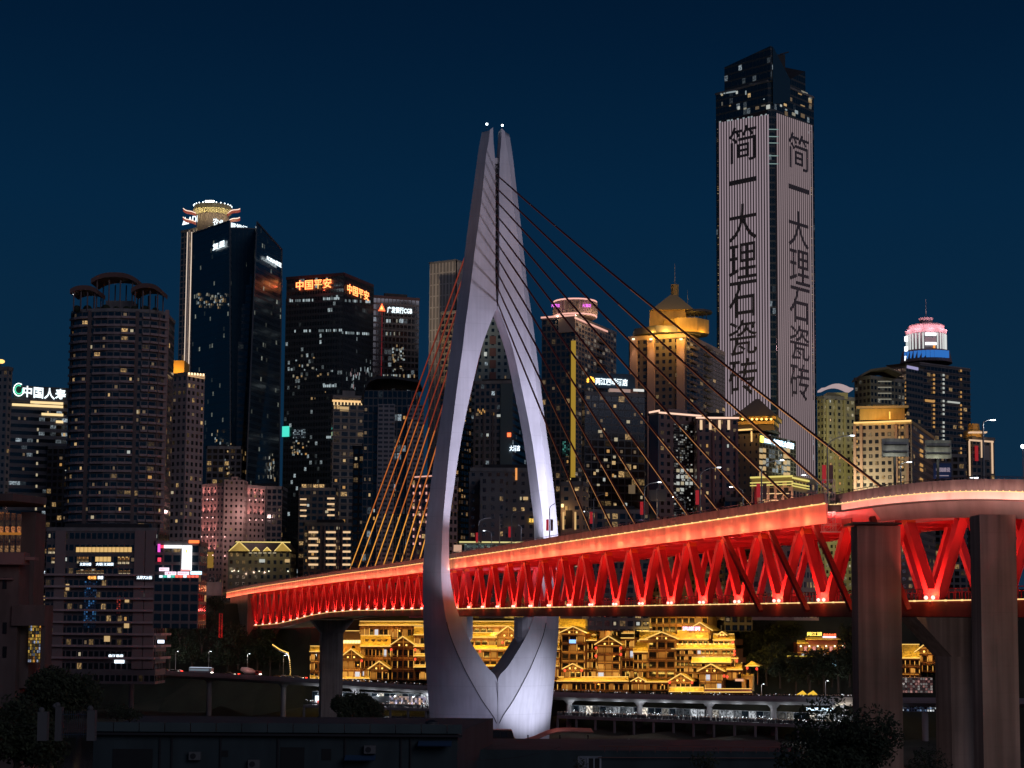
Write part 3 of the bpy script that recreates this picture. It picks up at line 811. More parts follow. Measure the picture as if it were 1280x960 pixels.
m.build('wall_pilaster', [M('pilaster dusk', (.13, .10, .10), .8)], t.root)
m = MB(); a = t.poly[14]; m.obox(a + Vector((-.5, -.6, zp)), (1.6, 0, 0), (0, 2, 0), UP * (zt_ - zp + 2)); m.build('corner_fin', [M('corner fin', (.36, .26, .25), .8)], t.root)
def canopy(px0, px1, ytop, yeave, ybase, Yc):
    a = P(px0, yeave, Yc); b = P(px1, yeave, Yc); h = zpx(px0, ytop, Yc) - a.z; m = MB(); n = 10
    g = lambda i: Vector((a.x + (b.x - a.x) * i / n, 0, a.z + h * (.15 + .7 * (1 - abs(2 * i / n - 1) ** 2.6))))
    for i in range(n):
        p, q = g(i), g(i + 1); m.obox((p.x, Yc - 4, p.z), q - p, (0, 16, 0), (0, 0, 2.2))
    o = m.build('roof_canopy', [M('canopy sheet', (.14, .075, .065), .7)], t.root)
    m = MB(); zb = zt_
    for f in (.12, .38, .62, .88):
        x = a.x + (b.x - a.x) * f
        for y in (Yc - 2.5, Yc + 10): m.tube((x, y, zb), (x, y, a.z + h * .55), .35, 6)
    m.build('canopy_posts', [M('canopy post', (.16, .12, .12), .7)], o)
canopy(116, 174, 346, 358, 390, Y + 8); canopy(90, 124, 363, 370, 390, Y + 4); canopy(166, 203, 360, 370, 390, Y + 5)
m = MB(); p = P(132, 386, Y + 12); m.box(p.x, P(166, 386, Y + 12).x, Y + 12, Y + 24, zt_, zpx(140, 370, Y)); m.build('roof_house', [CONC, ROOF], t.root)
for i in range(9):
    p = P(96 + i * 12, 388, Y + 3); MB().ball((p.x, Y + 3 + (i % 3) * 2, zt_ + 1.2), 1.8 + .5 * (i % 2), 7, 5).build('roof_shrub', [M('dark shrub', (.02, .03, .018), .95)], t.root)
MB().ball(P(92, 367.5, Y + 4), .5, 6, 4).build('roof_lamp', [WHITE_L], t.root)
# its terraced podium
zb = zpx(140, 838, Y); pf = (zp - zb) / 12
pol = ct(56, 196, 209, Y - 8, 3, 750)
t = tower('podium_block', 'broad terraced podium with bright restaurant floors and balconies under the residential tower', pol, zb - 6, zp - .6,
          facade('podium glazing', (.10, .08, .085), (.008, .010, .014), .25, .5, .05, WARM, .6, clump=.5), 2.6, pf, cat='building')
ledges(t, (0, 1), pf, 2.4, 1.0, M('podium ledge', (.42, .31, .31), .8, noise=.2), zb + 1, zp - pf * 4)
for a_, b_, y_, y2, mt in ((95, 166, 684, 690, 0), (60, 79, 685, 692, 1), (96, 115, 696, 704, 1), (119, 143, 696, 704, 0), (147, 166, 696, 705, 1), (95, 132, 713, 719, 1), (148, 164, 713, 719, 1), (64, 78, 697, 704, 1), (186, 193, 685, 691, 1)):
    for j in range(max(1, int((b_ - a_) / 5))): wpart(t, 0, 'window', a_ + j * 5, a_ + j * 5 + 4.3, y_, y2, facade('restaurant windows', (.05, .03, .02), mw=.05, mh=.05, lit=2, cols=[(0, (1, .6, .2)), (.5, (1, .45, .12)), (.8, (1, .8, .5))], s=1.6) if mt else EM('restaurant glow', (1, .62, .22), .75), .2)
for a_, b_, y_, y2, mt, tx in ((100, 114, 703.5, 707, 'sign white', '江景酒楼'), (120, 142, 703.5, 707, 'sign white', '火锅 江湖菜'), (36, 56, 713, 718, 'sign white', '洪崖宾馆'), (171, 190, 719, 724, 'sign white', '江岸大酒店'), (110, 120, 720, 724, 'sign amber', '老火锅'), (122, 129, 720, 724, 'sign white', '茶楼'), (136, 154, 818, 822, 'sign white', '临江茶楼')):
    wsign(t, 0, tx, a_, b_, y_, y2, EM('sign amber', (1, .4, .08), 2) if mt == 'sign amber' else EM('sign bluish', (.75, .88, 1), 2.2), pr=2.0, board=DARK)
for x_ in (64, 164, 178): wpart(t, 0, 'wall_pier', x_, x_ + 13, 663, 836, M('podium pier', (.24, .18, .18), .8), .9, .9)
wpart(t, 0, 'blue_light_panel', 104, 119, 726, 785, facade('blue lights', (.02, .06, .16), mw=.3, mh=.3, lit=.6, cols=[(0, (.1, .4, 1)), (.6, (.15, .6, 1))], s=.55), .8, .6)
for a_, b_, y_, y2, mt in ((145, 150, 745, 770, 'red'), (155, 161, 778, 785, 'am'), (156, 161, 748, 753, 'am'), (62, 72, 762, 768, 'am'), (82, 86, 730, 738, 'am'), (130, 137, 795, 802, 'am'), (143, 155, 825, 829, 'wh'), (185, 190, 748, 752, 'bl'), (197, 205, 800, 804, 'wh')):
    wpart(t, 0, 'window', a_, b_, y_, y2, {'red': facade('red lights', (.08, .01, .01), mw=.4, mh=.4, lit=.7, cols=[(0, (1, .1, .06)), (.7, (1, .3, .1))], s=.9), 'am': WM[0], 'wh': EM('sign bluish', (.75, .88, 1), 2.2), 'bl': EM('window blue', (.4, .7, 1), .8)}[mt], .4)
wins(t, 0, 30, zb + 2, zp - 2, w=.5, h=.3)
# beige flats with an orange lit crown
t = tower('apartment_tower', 'mauve grid windowed apartment slab with a string of lamps along its roof edge', ct(204, 234, 256, 862, 32), 60, zpx(234, 468, 862),
          facade('beige flats', (.34, .27, .28), (.02, .02, .025), .5, .45, .035, WARM, .9, clump=.3), 3.6, 3.7, plant=False)
wpart(t, 1, 'lit_frieze', 235, 256, 466, 470, EM('frieze amber', (1, .6, .3), .7), .3)
wpart(t, 0, 'dark_recess', 205, 211, 470, 690, M('recess', (.015, .013, .016), .9), .15)
for k in range(6): wpart(t, 1, 'roof_lamp', 236 + k * 3.6, 237.4 + k * 3.6, 465.5 + k * .3, 468 + k * .3, EM('frieze lamp', (1, .72, .4), 2), .9)
wins(t, 0, 8); wins(t, 1, 6)
q = fr(206, 230, 880, 14); MB().prism(q, zpx(215, 470, 880), zpx(215, 450.5, 880)).build('crown_block', [M('ochre crown', (.62, .38, .10), .7), ROOF], t.root)
lamp('AREA', P(217, 466, 874), 1500, (1, .5, .08), size=10, sizey=1.5, aim=P(217, 452, 880), name='crown_flood')

# tower with the drum crown and lit fins
Y = 1150
t = tower('office_tower', 'pale finned bank tower with a round floodlit crown and four red wing flags', ct(222, 263, 316, Y, 38), 60, zpx(263, 282, Y),
          facade('bank flats', (.20, .17, .18), mw=.3, mh=.2, lit=.05, s=.6), 4, 4, plant=False)
finm = M('pale stone fin', (.62, .56, .54), .7)
for px_ in (226, 232, 236, 240, 246, 252): wpart(t, 0, 'wall_fin', px_ - 1.0, px_ + 1.0, 290 - (px_ - 226) * .2, 700, finm, .9, 1.0)
for px_ in (224.2, 229.5, 233.8, 243): wpart(t, 0, 'lit_strip', px_, px_ + .8, 292, 690, EM('fin strip', (1, .78, .62), .8), 1.0, .4)
for px_ in (268, 276, 284, 292): wpart(t, 1, 'wall_fin', px_, px_ + 2.5, 292, 700, finm, .9, 1.0)
wsign(t, 0, '▲ADBC', 228, 255, 272, 281.5, EM('sign white', (.82, .95, 1), 1.7), pr=.6, bold=.006)
wsign(t, 1, '农业发展银行', 266, 309, 272, 281.5, EM('sign white', (.82, .95, 1), 1.7), pr=.6, bold=.004)
pc = P(266, 270, Y + 16)
def drum(px, y0, y1, r0, r1, Yc, n=28):
    a = P(px, y0, Yc); b = P(px, y1, Yc); m = MB(); m.tube(a, (a.x, a.y, b.z), r0, n, r1); return m
drum(266, 292, 270, 11.3, 11.3, Y + 14).build('crown_neck', [M('crown neck', (.2, .15, .14), .8)], t.root, False)
drum(266, 270, 264.5, 11.3, 14.0, Y + 14).build('crown_drum', [M('crown gold', (.52, .44, .26), .6, noise=.3, nscale=.6)], t.root, True)
drum(266, 264.5, 258.5, 14.0, 13.2, Y + 14).build('crown_drum', [M('crown gold', (.52, .44, .26), .6, noise=.3, nscale=.6)], t.root, True)
m = MB(); c = P(266, 258, Y + 14)
for k in range(26): m.ball((c.x + 13.2 * math.cos(k * .2417), c.y + 13.2 * math.sin(k * .2417), c.z), .42, 6, 4)
m.build('crown_lamps', [EM('crown lamp', (.85, .97, 1), 4)], t.root)
m = MB()
for k in range(-2, 3): m.ball((c.x + k * 1.3, c.y - 12.3, c.z + .6), .7, 6, 4)
m.build('crown_beacon', [EM('beacon', (.85, .97, 1), 9)], t.root)
for k in range(6):
    a = -2.6 + k * .42; lamp('POINT', (c.x + 17 * math.cos(a), c.y + 17 * math.sin(a), c.z - 9), 900, (1, .85, .45), size=.4, name='crown_flood')
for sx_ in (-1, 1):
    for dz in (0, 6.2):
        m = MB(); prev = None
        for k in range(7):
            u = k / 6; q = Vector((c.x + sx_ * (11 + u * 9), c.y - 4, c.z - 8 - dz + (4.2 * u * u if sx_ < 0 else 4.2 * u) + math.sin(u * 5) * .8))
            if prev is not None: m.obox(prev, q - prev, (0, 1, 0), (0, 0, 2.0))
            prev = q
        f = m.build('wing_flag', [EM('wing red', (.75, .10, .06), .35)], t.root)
        m = MB(); prev = None
        for k in range(7):
            u = k / 6; q = Vector((c.x + sx_ * (11 + u * 9), c.y - 4.3, c.z - 6 - dz + (4.2 * u * u if sx_ < 0 else 4.2 * u) + math.sin(u * 5) * .8))
            if prev is not None: m.bar(prev, q, .5, .5)
            prev = q
        m.build('wing_edge', [EM('wing edge', (1, .75, .6), 1.3)], f)
lamp('SPOT', P(232, 520, Y - 70), 60000, (1, .8, .72), size=2, aim=P(236, 400, Y + 10), spot=60, name='wall_wash')

# cut glass tower
Y = 850
FS = 1.16
def fan(spec, ry): return [(kx(px, ry) * y * FS, y * FS) for px, y in spec]
top = fan([(241, 884), (287, 850), (289, 866), (319, 868), (321, 846), (353, 880), (352, 930), (243, 930)], 288)
bot = fan([(237, 884), (291, 850), (293, 866), (305, 868), (304, 846), (349, 880), (348, 930), (239, 930)], 640)
tops = [zpx(241, 292, 884 * FS), zpx(287, 276, 850 * FS), zpx(289, 285, 866 * FS), zpx(319, 286, 868 * FS), zpx(321, 277.5, 846 * FS), zpx(353, 312, 880 * FS), zpx(352, 312, 930 * FS), zpx(243, 292, 930 * FS)]
fos = facade('black curtain wall', (.016, .028, .038), (.010, .020, .030), .1, .4, .014, [(0, (.8, .85, .7)), (.5, (1, .7, .35))], .5, clump=.9, grough=.16, wrough=.3)
t = tower('glass_tower', 'black glass tower cut into slanting wedges with a sloping top and a recessed blue slot', bot, 60, max(tops), fos, 1.6, 4.2, parapet=0, plant=False, tops=tops, polyt=top)
t.poly = [Vector((p[0], p[1], 0)) for p in top]
wsign(t, 0, '复星', 266, 281, 305.5, 313.5, EM('sign white', (.82, .95, 1), 1.7), bold=.004, pr=.8)
wsign(t, 4, 'FOSUN复星', 333.5, 351.5, 319, 325, EM('sign white', (.82, .95, 1), 1.7), bold=.004, pr=1.2)
slot = M('slot glass', (.02, .06, .10), .06); m = MB()
a, b = Vector((*bot[2], 60)), Vector((*bot[3], 60)); a2, b2 = Vector((*top[2], tops[2])), Vector((*top[3], tops[3]))
for k in range(6):
    f0, f1 = k / 6 + .004, (k + 1) / 6 - .004
    q = [a.lerp(b, f0), a.lerp(b, f1), a2.lerp(b2, f1), a2.lerp(b2, f0)]; m.face([p + Vector((0, -.15, 0)) for p in q])
m.build('slot_glazing', [slot], t.root)
m = MB()
for i, j in ((1, 1), (4, 4), (0, 0), (5, 5)): m.bar(Vector((*bot[i], 60)), Vector((*top[i], tops[i])), .7, .7)
for i in (0, 2, 4): m.bar(Vector((*top[i], tops[i])), Vector((*top[i + 1], tops[i + 1])), .8, .8)
m.build('edge_trim', [M('edge trim', (.09, .11, .13), .35)], t.root)
def speck(t, i, n, pl, pr_, yt, yb, mats, w=1.1, h=1.5, off=.3):
    for _ in range(n):
        x = random.uniform(pl, pr_); y = random.uniform(yt, yb); p = onwall(t, i, x, y, off); a, d, nn_, L_ = wallf(t, i)
        MB().obox(p, d * w * random.uniform(.5, 1.2), -nn_ * .2, UP * h * random.uniform(.5, 1.1)).build('window', [random.choice(mats)], t.root)
DIMW = [EM('window faint', (.85, .8, .62), .28), EM('window faint warm', (1, .65, .3), .3), EM('window cool', (.7, .85, .9), .35), EM('window low', (.6, .55, .45), .16)]
speck(t, 0, 46, 246, 286, 368, 386, DIMW); speck(t, 0, 26, 262, 288, 540, 600, DIMW + WM[:2]); speck(t, 4, 22, 334, 345, 566, 608, DIMW + WM[2:3], .8, 2.2)
wpart(t, 2, 'lit_louvre', 294, 305, 513.5, 519, EM('louvre', (.35, .45, .5), .35), .4)

# twin faced office tower with the red sign
Y = 1040
dg = facade('dark office glass', (.030, .042, .050), (.012, .024, .030), .2, .42, .03, [(0, (.75, .9, .95)), (.5, (1, .85, .6))], .8, clump=.9, wrough=.5)
t = tower('office_tower', 'dark square office tower with glowing red orange sign on two faces', ct(356, 428, 465, Y, 22), 60, zpx(428, 343, Y), dg, 1.9, 4.0, plant=False, pmat=M('parapet dark red', (.10, .05, .055), .7))
m = MB(); q = inset([tuple(p) for p in t.poly], 12); m.prism([(p[0], p[1]) for p in q], t.z1, t.z1 + 3.2); m.build('roof_plant', [M('plant dusk', (.08, .05, .055), .8), ROOF], t.root)
fins(t, 0, 3.8, .35, .3, M('mullion grey', (.045, .05, .055), .5), t.z0, t.z1 - 13); fins(t, 1, 1.9, .4, .3, M('mullion grey', (.045, .05, .055), .5), t.z0, t.z1 - 1)
SR = EM('sign red', (1, .13, .04), 2.6)
for i, a_, b_, y0_, y1_ in ((0, 370, 414, 351, 363), (1, 434, 461, 354, 366)):
    wsign(t, i, '中国平安', a_, b_, y0_, y1_, SR, bold=.03, pr=.9); wsign(t, i, '中国平安', a_, b_, y0_, y1_, EM('sign core', (1, .52, .14), 2.2), bold=-.012, pr=1.25, th=.1, name='sign_core')
    p = onwall(t, i, (a_ + b_) / 2, 357, 7); lamp('POINT', p, 260, (1, .12, .05), size=.5, name='sign_glow')
ROW = [EM('row lights', (.75, .9, .95), .5), EM('row low', (.6, .75, .8), .2)]
for i, a_, b_, y_ in ((0, 360, 390, 374.5), (0, 404, 424, 372), (1, 432, 462, 374), (0, 368, 388, 412.5), (0, 396, 426, 412), (1, 428, 462, 414), (0, 404, 420, 481), (0, 408, 426, 545)):
    x = a_
    while x < b_:
        if random.random() < .72: wpart(t, i, 'window', x, x + random.uniform(.8, 1.6), y_ + (x - a_) * (.05 if i else -.03), y_ + 3 + (x - a_) * (.05 if i else -.03), random.choice(ROW), .5)
        x += 2.3
speck(t, 0, 26, 360, 424, 436, 500, DIMW); speck(t, 1, 30, 432, 463, 462, 490, [EM('pink reflection', (.75, .5, .52), .4), ROW[0], ROW[1]], .7, 3); speck(t, 0, 22, 362, 385, 552, 572, DIMW + WM[:2])  # pink panes glow to paint a reflection on this face
m = MB(); wbox(t, 0, 352.5, 361, 533, 546, .7, .5, m); m.build('glowing_sign', [EM('teal sign', (.08, .9, .7), .9)], t.root); wpart(t, 0, 'glowing_sign', 366, 381, 537, 548, facade('white sign', (.2, .25, .3), mw=.3, mh=.3, lit=.8, cols=[(0, (.7, .9, 1))], s=1.2), .7)
# bank tower behind with triangle logo
Y = 1080
t = tower('office_tower', 'charcoal office tower with a white sign and a red triangle emblem by its roof edge', ct(463, 465, 523, Y, 72), 60, zpx(465, 371, Y),
          facade('charcoal office', (.10, .085, .095), (.016, .016, .02), .2, .3, .03, COOL, .7, clump=.9), 2.6, 4.2, pmat=M('parapet dark red', (.10, .05, .055), .7))
wsign(t, 1, '广发银行CGB', 484, 515, 383, 391, EM('sign white', (.82, .95, 1), 1.7), pr=.6, bold=.02, board=M('sign back', (.1, .1, .11), .6))
wsign(t, 1, '▲', 473, 481.5, 379, 388.5, SR, pr=.6, name='sign_emblem'); wsign(t, 1, '▲', 475, 479, 382, 386.5, EM('sign core', (1, .52, .14), 2.2), pr=1.0, name='sign_emblem')
wpart(t, 1, 'red_strip', 476, 477, 390, 480, EM('strip dim red', (.35, .02, .03), .35), .3)
m = MB()
for y_ in (394, 408, 426, 443, 457): wbox(t, 1, 465, 523, y_, y_ + 1, .4, .5, m)
m.build('floor_ledge', [M('ledge grey', (.12, .11, .12), .7)], t.root)
for y_, x0_, x1_, k_ in ((399, 482, 500, 5), (415, 482, 503, 7), (468, 478, 520, 16)):
    for _ in range(k_):
        x = random.uniform(x0_, x1_); wpart(t, 1, 'window', x, x + 1.2, y_, y_ + 4, random.choice(ROW + DIMW), .3)
speck(t, 1, 34, 490, 504, 432, 465, DIMW + ROW)

# black hall with a swept roof in front of it
Y = 815
t = tower('office_building', 'black office block under a swept overhanging roof behind the far stay cables', fr(455, 521, Y, 30), 60, zpx(480, 488, Y),
          facade('black office', (.05, .05, .058), (.008, .01, .014), .2, .2, .05, COOL, .7, clump=.8), 2.4, 3.8, parapet=0, plant=False, cat='building')
m = MB(); g = [P(x, y, Y - 3) for x, y in ((451, 503), (455, 488), (461, 478), (471, 473.5), (490, 473), (524, 478))]
for a, b in zip(g, g[1:]): m.obox(a, b - a, (0, 36, 0), (0, 0, 1.3))
m.build('swept_roof', [M('roof black', (.03, .03, .034), .5)], t.root)
sl_ = facade('tiled slab', (.24, .215, .22), (.05, .045, .05), .25, .5, .0, COOL, .3)
for a_, b_, y_ in ((473, 494, 505), (510, 530, 506)):
    MB().prism(fr(a_, b_, Y - 4, 3.5), 60, zpx(a_, y_, Y - 4), 2.6, 2.2).build('tiled_slab', [sl_, ROOF], t.root)
wins(t, 0, 30)
# little beige block with a gold roof line
t = tower('apartment_tower', 'slim beige apartment block with a gold lit cornice beside the swept roof', ct(415, 417, 457, 970, 75), 55, zpx(417, 496, 970),
          facade('beige slim', (.22, .19, .16), (.014, .015, .02), .25, .4, .05, WARM, .8), 4.4, 3.9, plant=False)
wpart(t, 1, 'lit_cornice', 415.5, 456, 499.5, 502, EM('cornice warm', (1, .6, .25), 1.0), .8); wpart(t, 1, 'window', 425, 436, 508, 513.5, WM[0], .3)
for k in range(9): wpart(t, 1, 'cornice_lamp', 417 + k * 4.3, 418.2 + k * 4.3, 502.5, 506, EM('cornice lamp', (1, .7, .35), 1.2), .6)
MB().prism(inset([tuple(p)[:2] for p in t.poly], 6), t.z1, t.z1 + 4.2).build('roof_house', [CONC, ROOF], t.root); wins(t, 1, 14)
ledges(t, (1,), 3.9, .5, .5, M('ledge beige', (.25, .22, .2), .8))
# balcony flats above the bridge landing
REFY = 650
Y = 925
t = tower('apartment_building', 'low flats with rows of strip lit balconies above the far bridge landing', fr(380, 442, Y, 20), 50, zpx(410, 656, Y), facade('brown flats', (.12, .09, .09), mw=.3, mh=.4, lit=.06), 3.4, 3.6, cat='building')
for x_ in (385.5, 407.5, 428):
    for k in range(6): wpart(t, 0, 'balcony_light', x_, x_ + (12 if x_ < 420 else 10), 664 + k * 8.1, 666.4 + k * 8.1, EM('balcony strip', (1, .66, .36), .85), .5)
for x_ in (384, 400, 405, 422, 427, 440): wpart(t, 0, 'wall_pier', x_ - .8, x_ + .8, 657, 714, M('pier mauve', (.2, .15, .16), .8), .9, .9)
wins(t, 0, 18)
t = tower('office_building', 'dark stepped block with a glowing top storey over the strip lit flats', fr(373, 420, 955, 26), 50, zpx(390, 612, 955), facade('brown block', (.05, .045, .05), mw=.3, mh=.4, lit=.05), 3.4, 3.6, cat='building')
MB().prism(fr(376, 405, 960, 14), t.z1, zpx(390, 605, 960)).build('lit_penthouse', [facade('penthouse', (.12, .08, .05), mw=.15, mh=.1, lit=2, cols=[(0, (1, .62, .25))], s=1.0), ROOF], t.root)
for k in range(4): wpart(t, 0, 'balcony_light', 375, 383, 623 + k * 7, 624.8 + k * 7, EM('balcony strip', (1, .66, .36), .85), .4); wpart(t, 0, 'balcony_light', 409, 418, 622 + k * 7, 624 + k * 7, EM('balcony strip', (1, .66, .36), .85), .4)
wins(t, 0, 10)

# pale tower and the netted one before it
REFY = 430
t = tower('office_tower', 'pale floodlit stone tower rising behind the pylon and the far stay cables', ct(536, 569, 594, 1010, 30), 60, zpx(569, 325, 1010),
          facade('pale dashes', (.62, .53, .44), (.33, .28, .23), .45, .1, .0, WARM, .2), 2.4, 7.0, plant=False, parapet=.5)
wpart(t, 0, 'dark_joint', 568, 569.2, 326, 500, M('recess', (.015, .013, .016), .9), .1)
for z_, y_ in ((470, -100), (560, -120)): lamp('SPOT', P(556, 500, 880), 150000, (1, .82, .62), size=2, aim=P(562, 380, 1010), spot=40, blend=1, name='wall_wash')
t = tower('apartment_tower', 'netted apartment tower sparkling with small amber lamps behind the far cables', ct(551, 575, 590, 965, 30), 60, zpx(575, 390, 965),
          facade('netted flats', (.11, .08, .055), (.012, .01, .01), .3, .4, .10, [(0, (1, .55, .2)), (.7, (1, .75, .5))], .5, clump=.2), 2.8, 3.4, plant=True)
ledges(t, (0, 1), 3.4, .5, .5, M('net tan', (.24, .17, .11), .8)); wins(t, 0, 22, mats=WM[:2] + [WM[4]], w=.4, h=.3); wins(t, 1, 14, mats=WM[:2] + [WM[4]], w=.4, h=.3)
# towers seen through the eye of the pylon
t = tower('apartment_tower', 'teal grey apartment tower with a red brown stripe seen through the pylon arch', fr(588, 652, 1010, 30), 60, zpx(620, 392, 1010), facade('teal flats', (.10, .15, .165), (.012, .02, .025), .55, .5, .02, COOL, .9), 3.9, 4.1)
m = MB(); k = 0
while k < 14: wbox(t, 0, 612, 620, 420 + k * 15, 430 + k * 15, .4, .5, m); k += 1
m.build('stripe_panel', [M('brown panel', (.14, .07, .065), .8)], t.root); wpart(t, 0, 'window', 605, 608.5, 440, 445, WM[2]); wins(t, 0, 6)
t = tower('office_tower', 'dark blocky tower with a teal side standing lower inside the pylon arch', ct(594, 640, 672, 905, 12), 60, zpx(630, 478, 905), facade('dark block', (.10, .09, .10), (.012, .014, .018), .4, .4, .03, COOL, .7), 3, 3.8)
fins(t, 0, 5.0, .6, .8, M('fin dusk', (.10, .085, .09), .8), 60, t.z1 - 16); wpart(t, 0, 'wall_panel', 625, 640, 480, 590, M('teal slab', (.085, .125, .14), .8), .9, .9)
wpart(t, 0, 'window', 621, 626, 518, 521, WM[2]); wsign(t, 0, '大酒店', 637, 650, 557, 564, EM('sign bluish', (.75, .88, 1), 2.2), pr=1.4); wpart(t, 0, 'red_lamp', 634, 638.5, 541, 546, SR, 1.3)
for k in range(5): wpart(t, 0, 'window', 597 + k * 2, 598.2 + k * 2, 511 + (k % 3) * 2, 514 + (k % 3) * 2, WM[1], .7)
wins(t, 0, 12)
REFY = 630
t = tower('office_building', 'plain dark slab block low inside the pylon arch with one orange wall lamp', fr(586, 690, 775, 30), 50, zpx(640, 588, 775), facade('dark plain', (.085, .078, .085), mw=.6, mh=.6, lit=.03), 4, 4, cat='building')
MB().prism(fr(600, 632, 765, 9), 50, zpx(610, 596, 765), 4, 4).build('annex', [facade('annex', (.10, .10, .11), mw=.6, mh=.5, lit=.03), ROOF], t.root)
wpart(t, 0, 'wall_lamp', 644, 646.5, 585, 600, EM('orange lamp', (1, .38, .1), .9)); wsign(t, 0, '足浴城', 661, 671, 648, 653, EM('sign gold', (1, .6, .1), 1.8), pr=1); wpart(t, 0, 'window', 654, 660, 621, 625, WM[0]); wpart(t, 0, 'window', 650, 652, 621, 625, WM[3]); wins(t, 0, 6)
t = tower('apartment_building', 'rosy building dotted with lamps between the last far cable and the pylon', ct(513, 540, 572, 732, 40), 50, zpx(530, 597, 732), facade('rosy flats', (.24, .15, .16), mw=.4, mh=.45, lit=.12, s=.8), 3, 3.4, cat='building')
wpart(t, 0, 'lit_cornice', 518, 540, 595.5, 597, EM('pink cornice', (1, .5, .4), .9), .6)
for k in range(9):
    for x_ in (516, 524, 532, 539): wpart(t, 0, 'wall_lamp', x_, x_ + 1.0, 606 + k * 9, 609 + k * 9, EM('pink wall lamp', (1, .5, .42), .9), .5)
t = tower('office_building', 'sand coloured building with a lit doorway bay beside the far pylon leg', ct(701, 728, 736, 705, 20), 50, zpx(715, 605, 705), facade('sand flats', (.26, .2, .15), mw=.6, mh=.6, lit=.04), 4, 4, cat='building')
for x_ in (703, 718): wpart(t, 0, 'lit_pilaster', x_, x_ + 1.8, 640, 662, EM('pilaster lamp', (1, .62, .25), .7), .5)
wpart(t, 0, 'dark_doorway', 707, 715, 638, 660, M('recess', (.015, .013, .016), .9), .2); wpart(t, 0, 'wall_lamp', 701.5, 704, 630, 634, WARM_L, .5); wins(t, 0, 4)
lamp('POINT', onwall(t, 0, 704, 640, 3), 500, (1, .6, .25), size=.3, name='wall_lamp_glow')
# ------------------------------------------------------------------ towers beyond the near stay cables
REFY = 460
Y = 885
bst = facade('glitter stone', (.24, .185, .15), (.06, .05, .045), .25, .35, .16, [(0, (1, .8, .6)), (.6, (.9, .9, .9))], .42, clump=.2)
t = tower('hotel_tower', 'stone hotel tower with a yellow glowing strip and a pink lit drum crown', ct(677, 719, 770, Y, 25), 60, zpx(719, 396, Y), facade('dark stone', (.075, .066, .072), mw=.3, mh=.3, lit=.05, s=.6), 3, 3.6, plant=False)
t2 = wallf(t, 1); m = MB(); a, d, n, L_ = t2
m.face([a + n * .1 + UP * t.z0, a + d * L_ + n * .1 + UP * t.z0, a + d * L_ + n * .1 + UP * t.z1, a + n * .1 + UP * t.z1], [(0, 0), (14, 0), (14, 60), (0, 60)])
m.build('stone_wall', [bst], t.root)
wpart(t, 0, 'glowing_strip', 713.2, 718.6, 426, 606, EM('yellow strip', (.62, .38, .045), .55), .8, .6)
wpart(t, 0, 'glowing_foot', 712.6, 719, 598, 606, EM('yellow foot', (1, .7, .2), 1.4), .9, .7)
wpart(t, 0, 'stone_band', 698, 719, 398, 416, M('crown stone', (.45, .34, .28), .8), .9, .9)
wpart(t, 0, 'lit_cornice', 676, 719, 396, 398, EM('pink cornice', (1, .5, .4), .9), .9); wpart(t, 1, 'lit_cornice', 719, 760, 396, 398, EM('pink cornice', (1, .5, .4), .9), .9)
drum(719, 398, 378, 11.5, 11.5, Y + 17).build('crown_drum', [M('crown stone', (.45, .34, .28), .8)], t.root, True)
m = MB(); c = P(719, 378, Y + 17)
for z_ in (0, -8): m.tube(c + UP * (z_ - .4), c + UP * (z_ + .3), 11.9, 28)
m.build('crown_light', [EM('crown rose', (1, .5, .42), 1.1)], t.root)
m = MB()
for k in range(16):
    a_ = math.pi + k * math.pi / 15; p = c + Vector((11.7 * math.cos(a_), 11.7 * math.sin(a_), -7.5)); m.bar(p, p + UP * 7, .8, .6)
m.build('crown_fins', [M('crown stone', (.45, .34, .28), .8)], t.root)
for px_, tx in ((694, '大酒店'), (733, '大酒店')):
    p = P(px_ - 5, 384, Y + 4.6); letters('sign_letters', tx, p, Vector((4.6, 0, 0)), UP * 1.8, (0, -1, 0), EM('violet sign', (.9, .15, .9), 1.6), t.root)
for k in range(5):
    a_ = math.pi * 1.1 + k * .62; lamp('POINT', c + Vector((17 * math.cos(a_), 17 * math.sin(a_), -10)), 1500, (1, .66, .4), size=.4, name='crown_flood')
wpart(t, 0, 'teal_screen', 703, 712, 552, 570, facade('teal screen', (.05, .15, .13), mw=.2, mh=.2, lit=.6, cols=[(0, (.2, .9, .75))], s=.6), .6)
wins(t, 1, 34, w=.4, h=.3); wins(t, 0, 14)
for k in range(9): wpart(t, 1, 'balcony', 748, 757, 425 + k * 9.5, 427 + k * 9.5, M('balcony dusk', (.1, .08, .08), .8), 1.2, 1.2)

Y = 790
t = tower('hotel_building', 'dark glass hotel with a white rooftop sign and an orange crest', ct(728, 731, 806, Y, 74), 55, zpx(731, 492, Y), facade('hotel glass', (.045, .055, .07), (.008, .014, .022), .12, .22, .045, WARM, .8, clump=.6), 3.2, 3.6, plant=False, cat='building')
a, d, n, L_ = wallf(t, 1)
p = onwall(t, 1, 744, 481, -2); q = onwall(t, 1, 784, 482, -2)
m = MB(); m.obox(p - d * 5 - UP * 1.6, (q - p) + d * 9, -n * .4, UP * 7.2); m.build('sign_board', [M('sign back blue', (.02, .06, .10), .6)], t.root)
letters('sign_letters', '两江四季酒店', p + n * .3, Vector((q.x - p.x, q.y - p.y, 0)), UP * 3.4, n, EM('sign white', (.82, .95, 1), 1.7), t.root, .02)
c = p - d * 2.4 + UP * 1.8 + n * .4; m = MB()
for k in range(7):
    a_ = -.3 + k * .62; g = c + d * 1.5 * math.cos(a_) + UP * 1.5 * math.sin(a_); m.ball(g, .6, 6, 4)
m.build('sign_emblem', [EM('sign orange', (1, .42, .05), 2.4)], t.root)
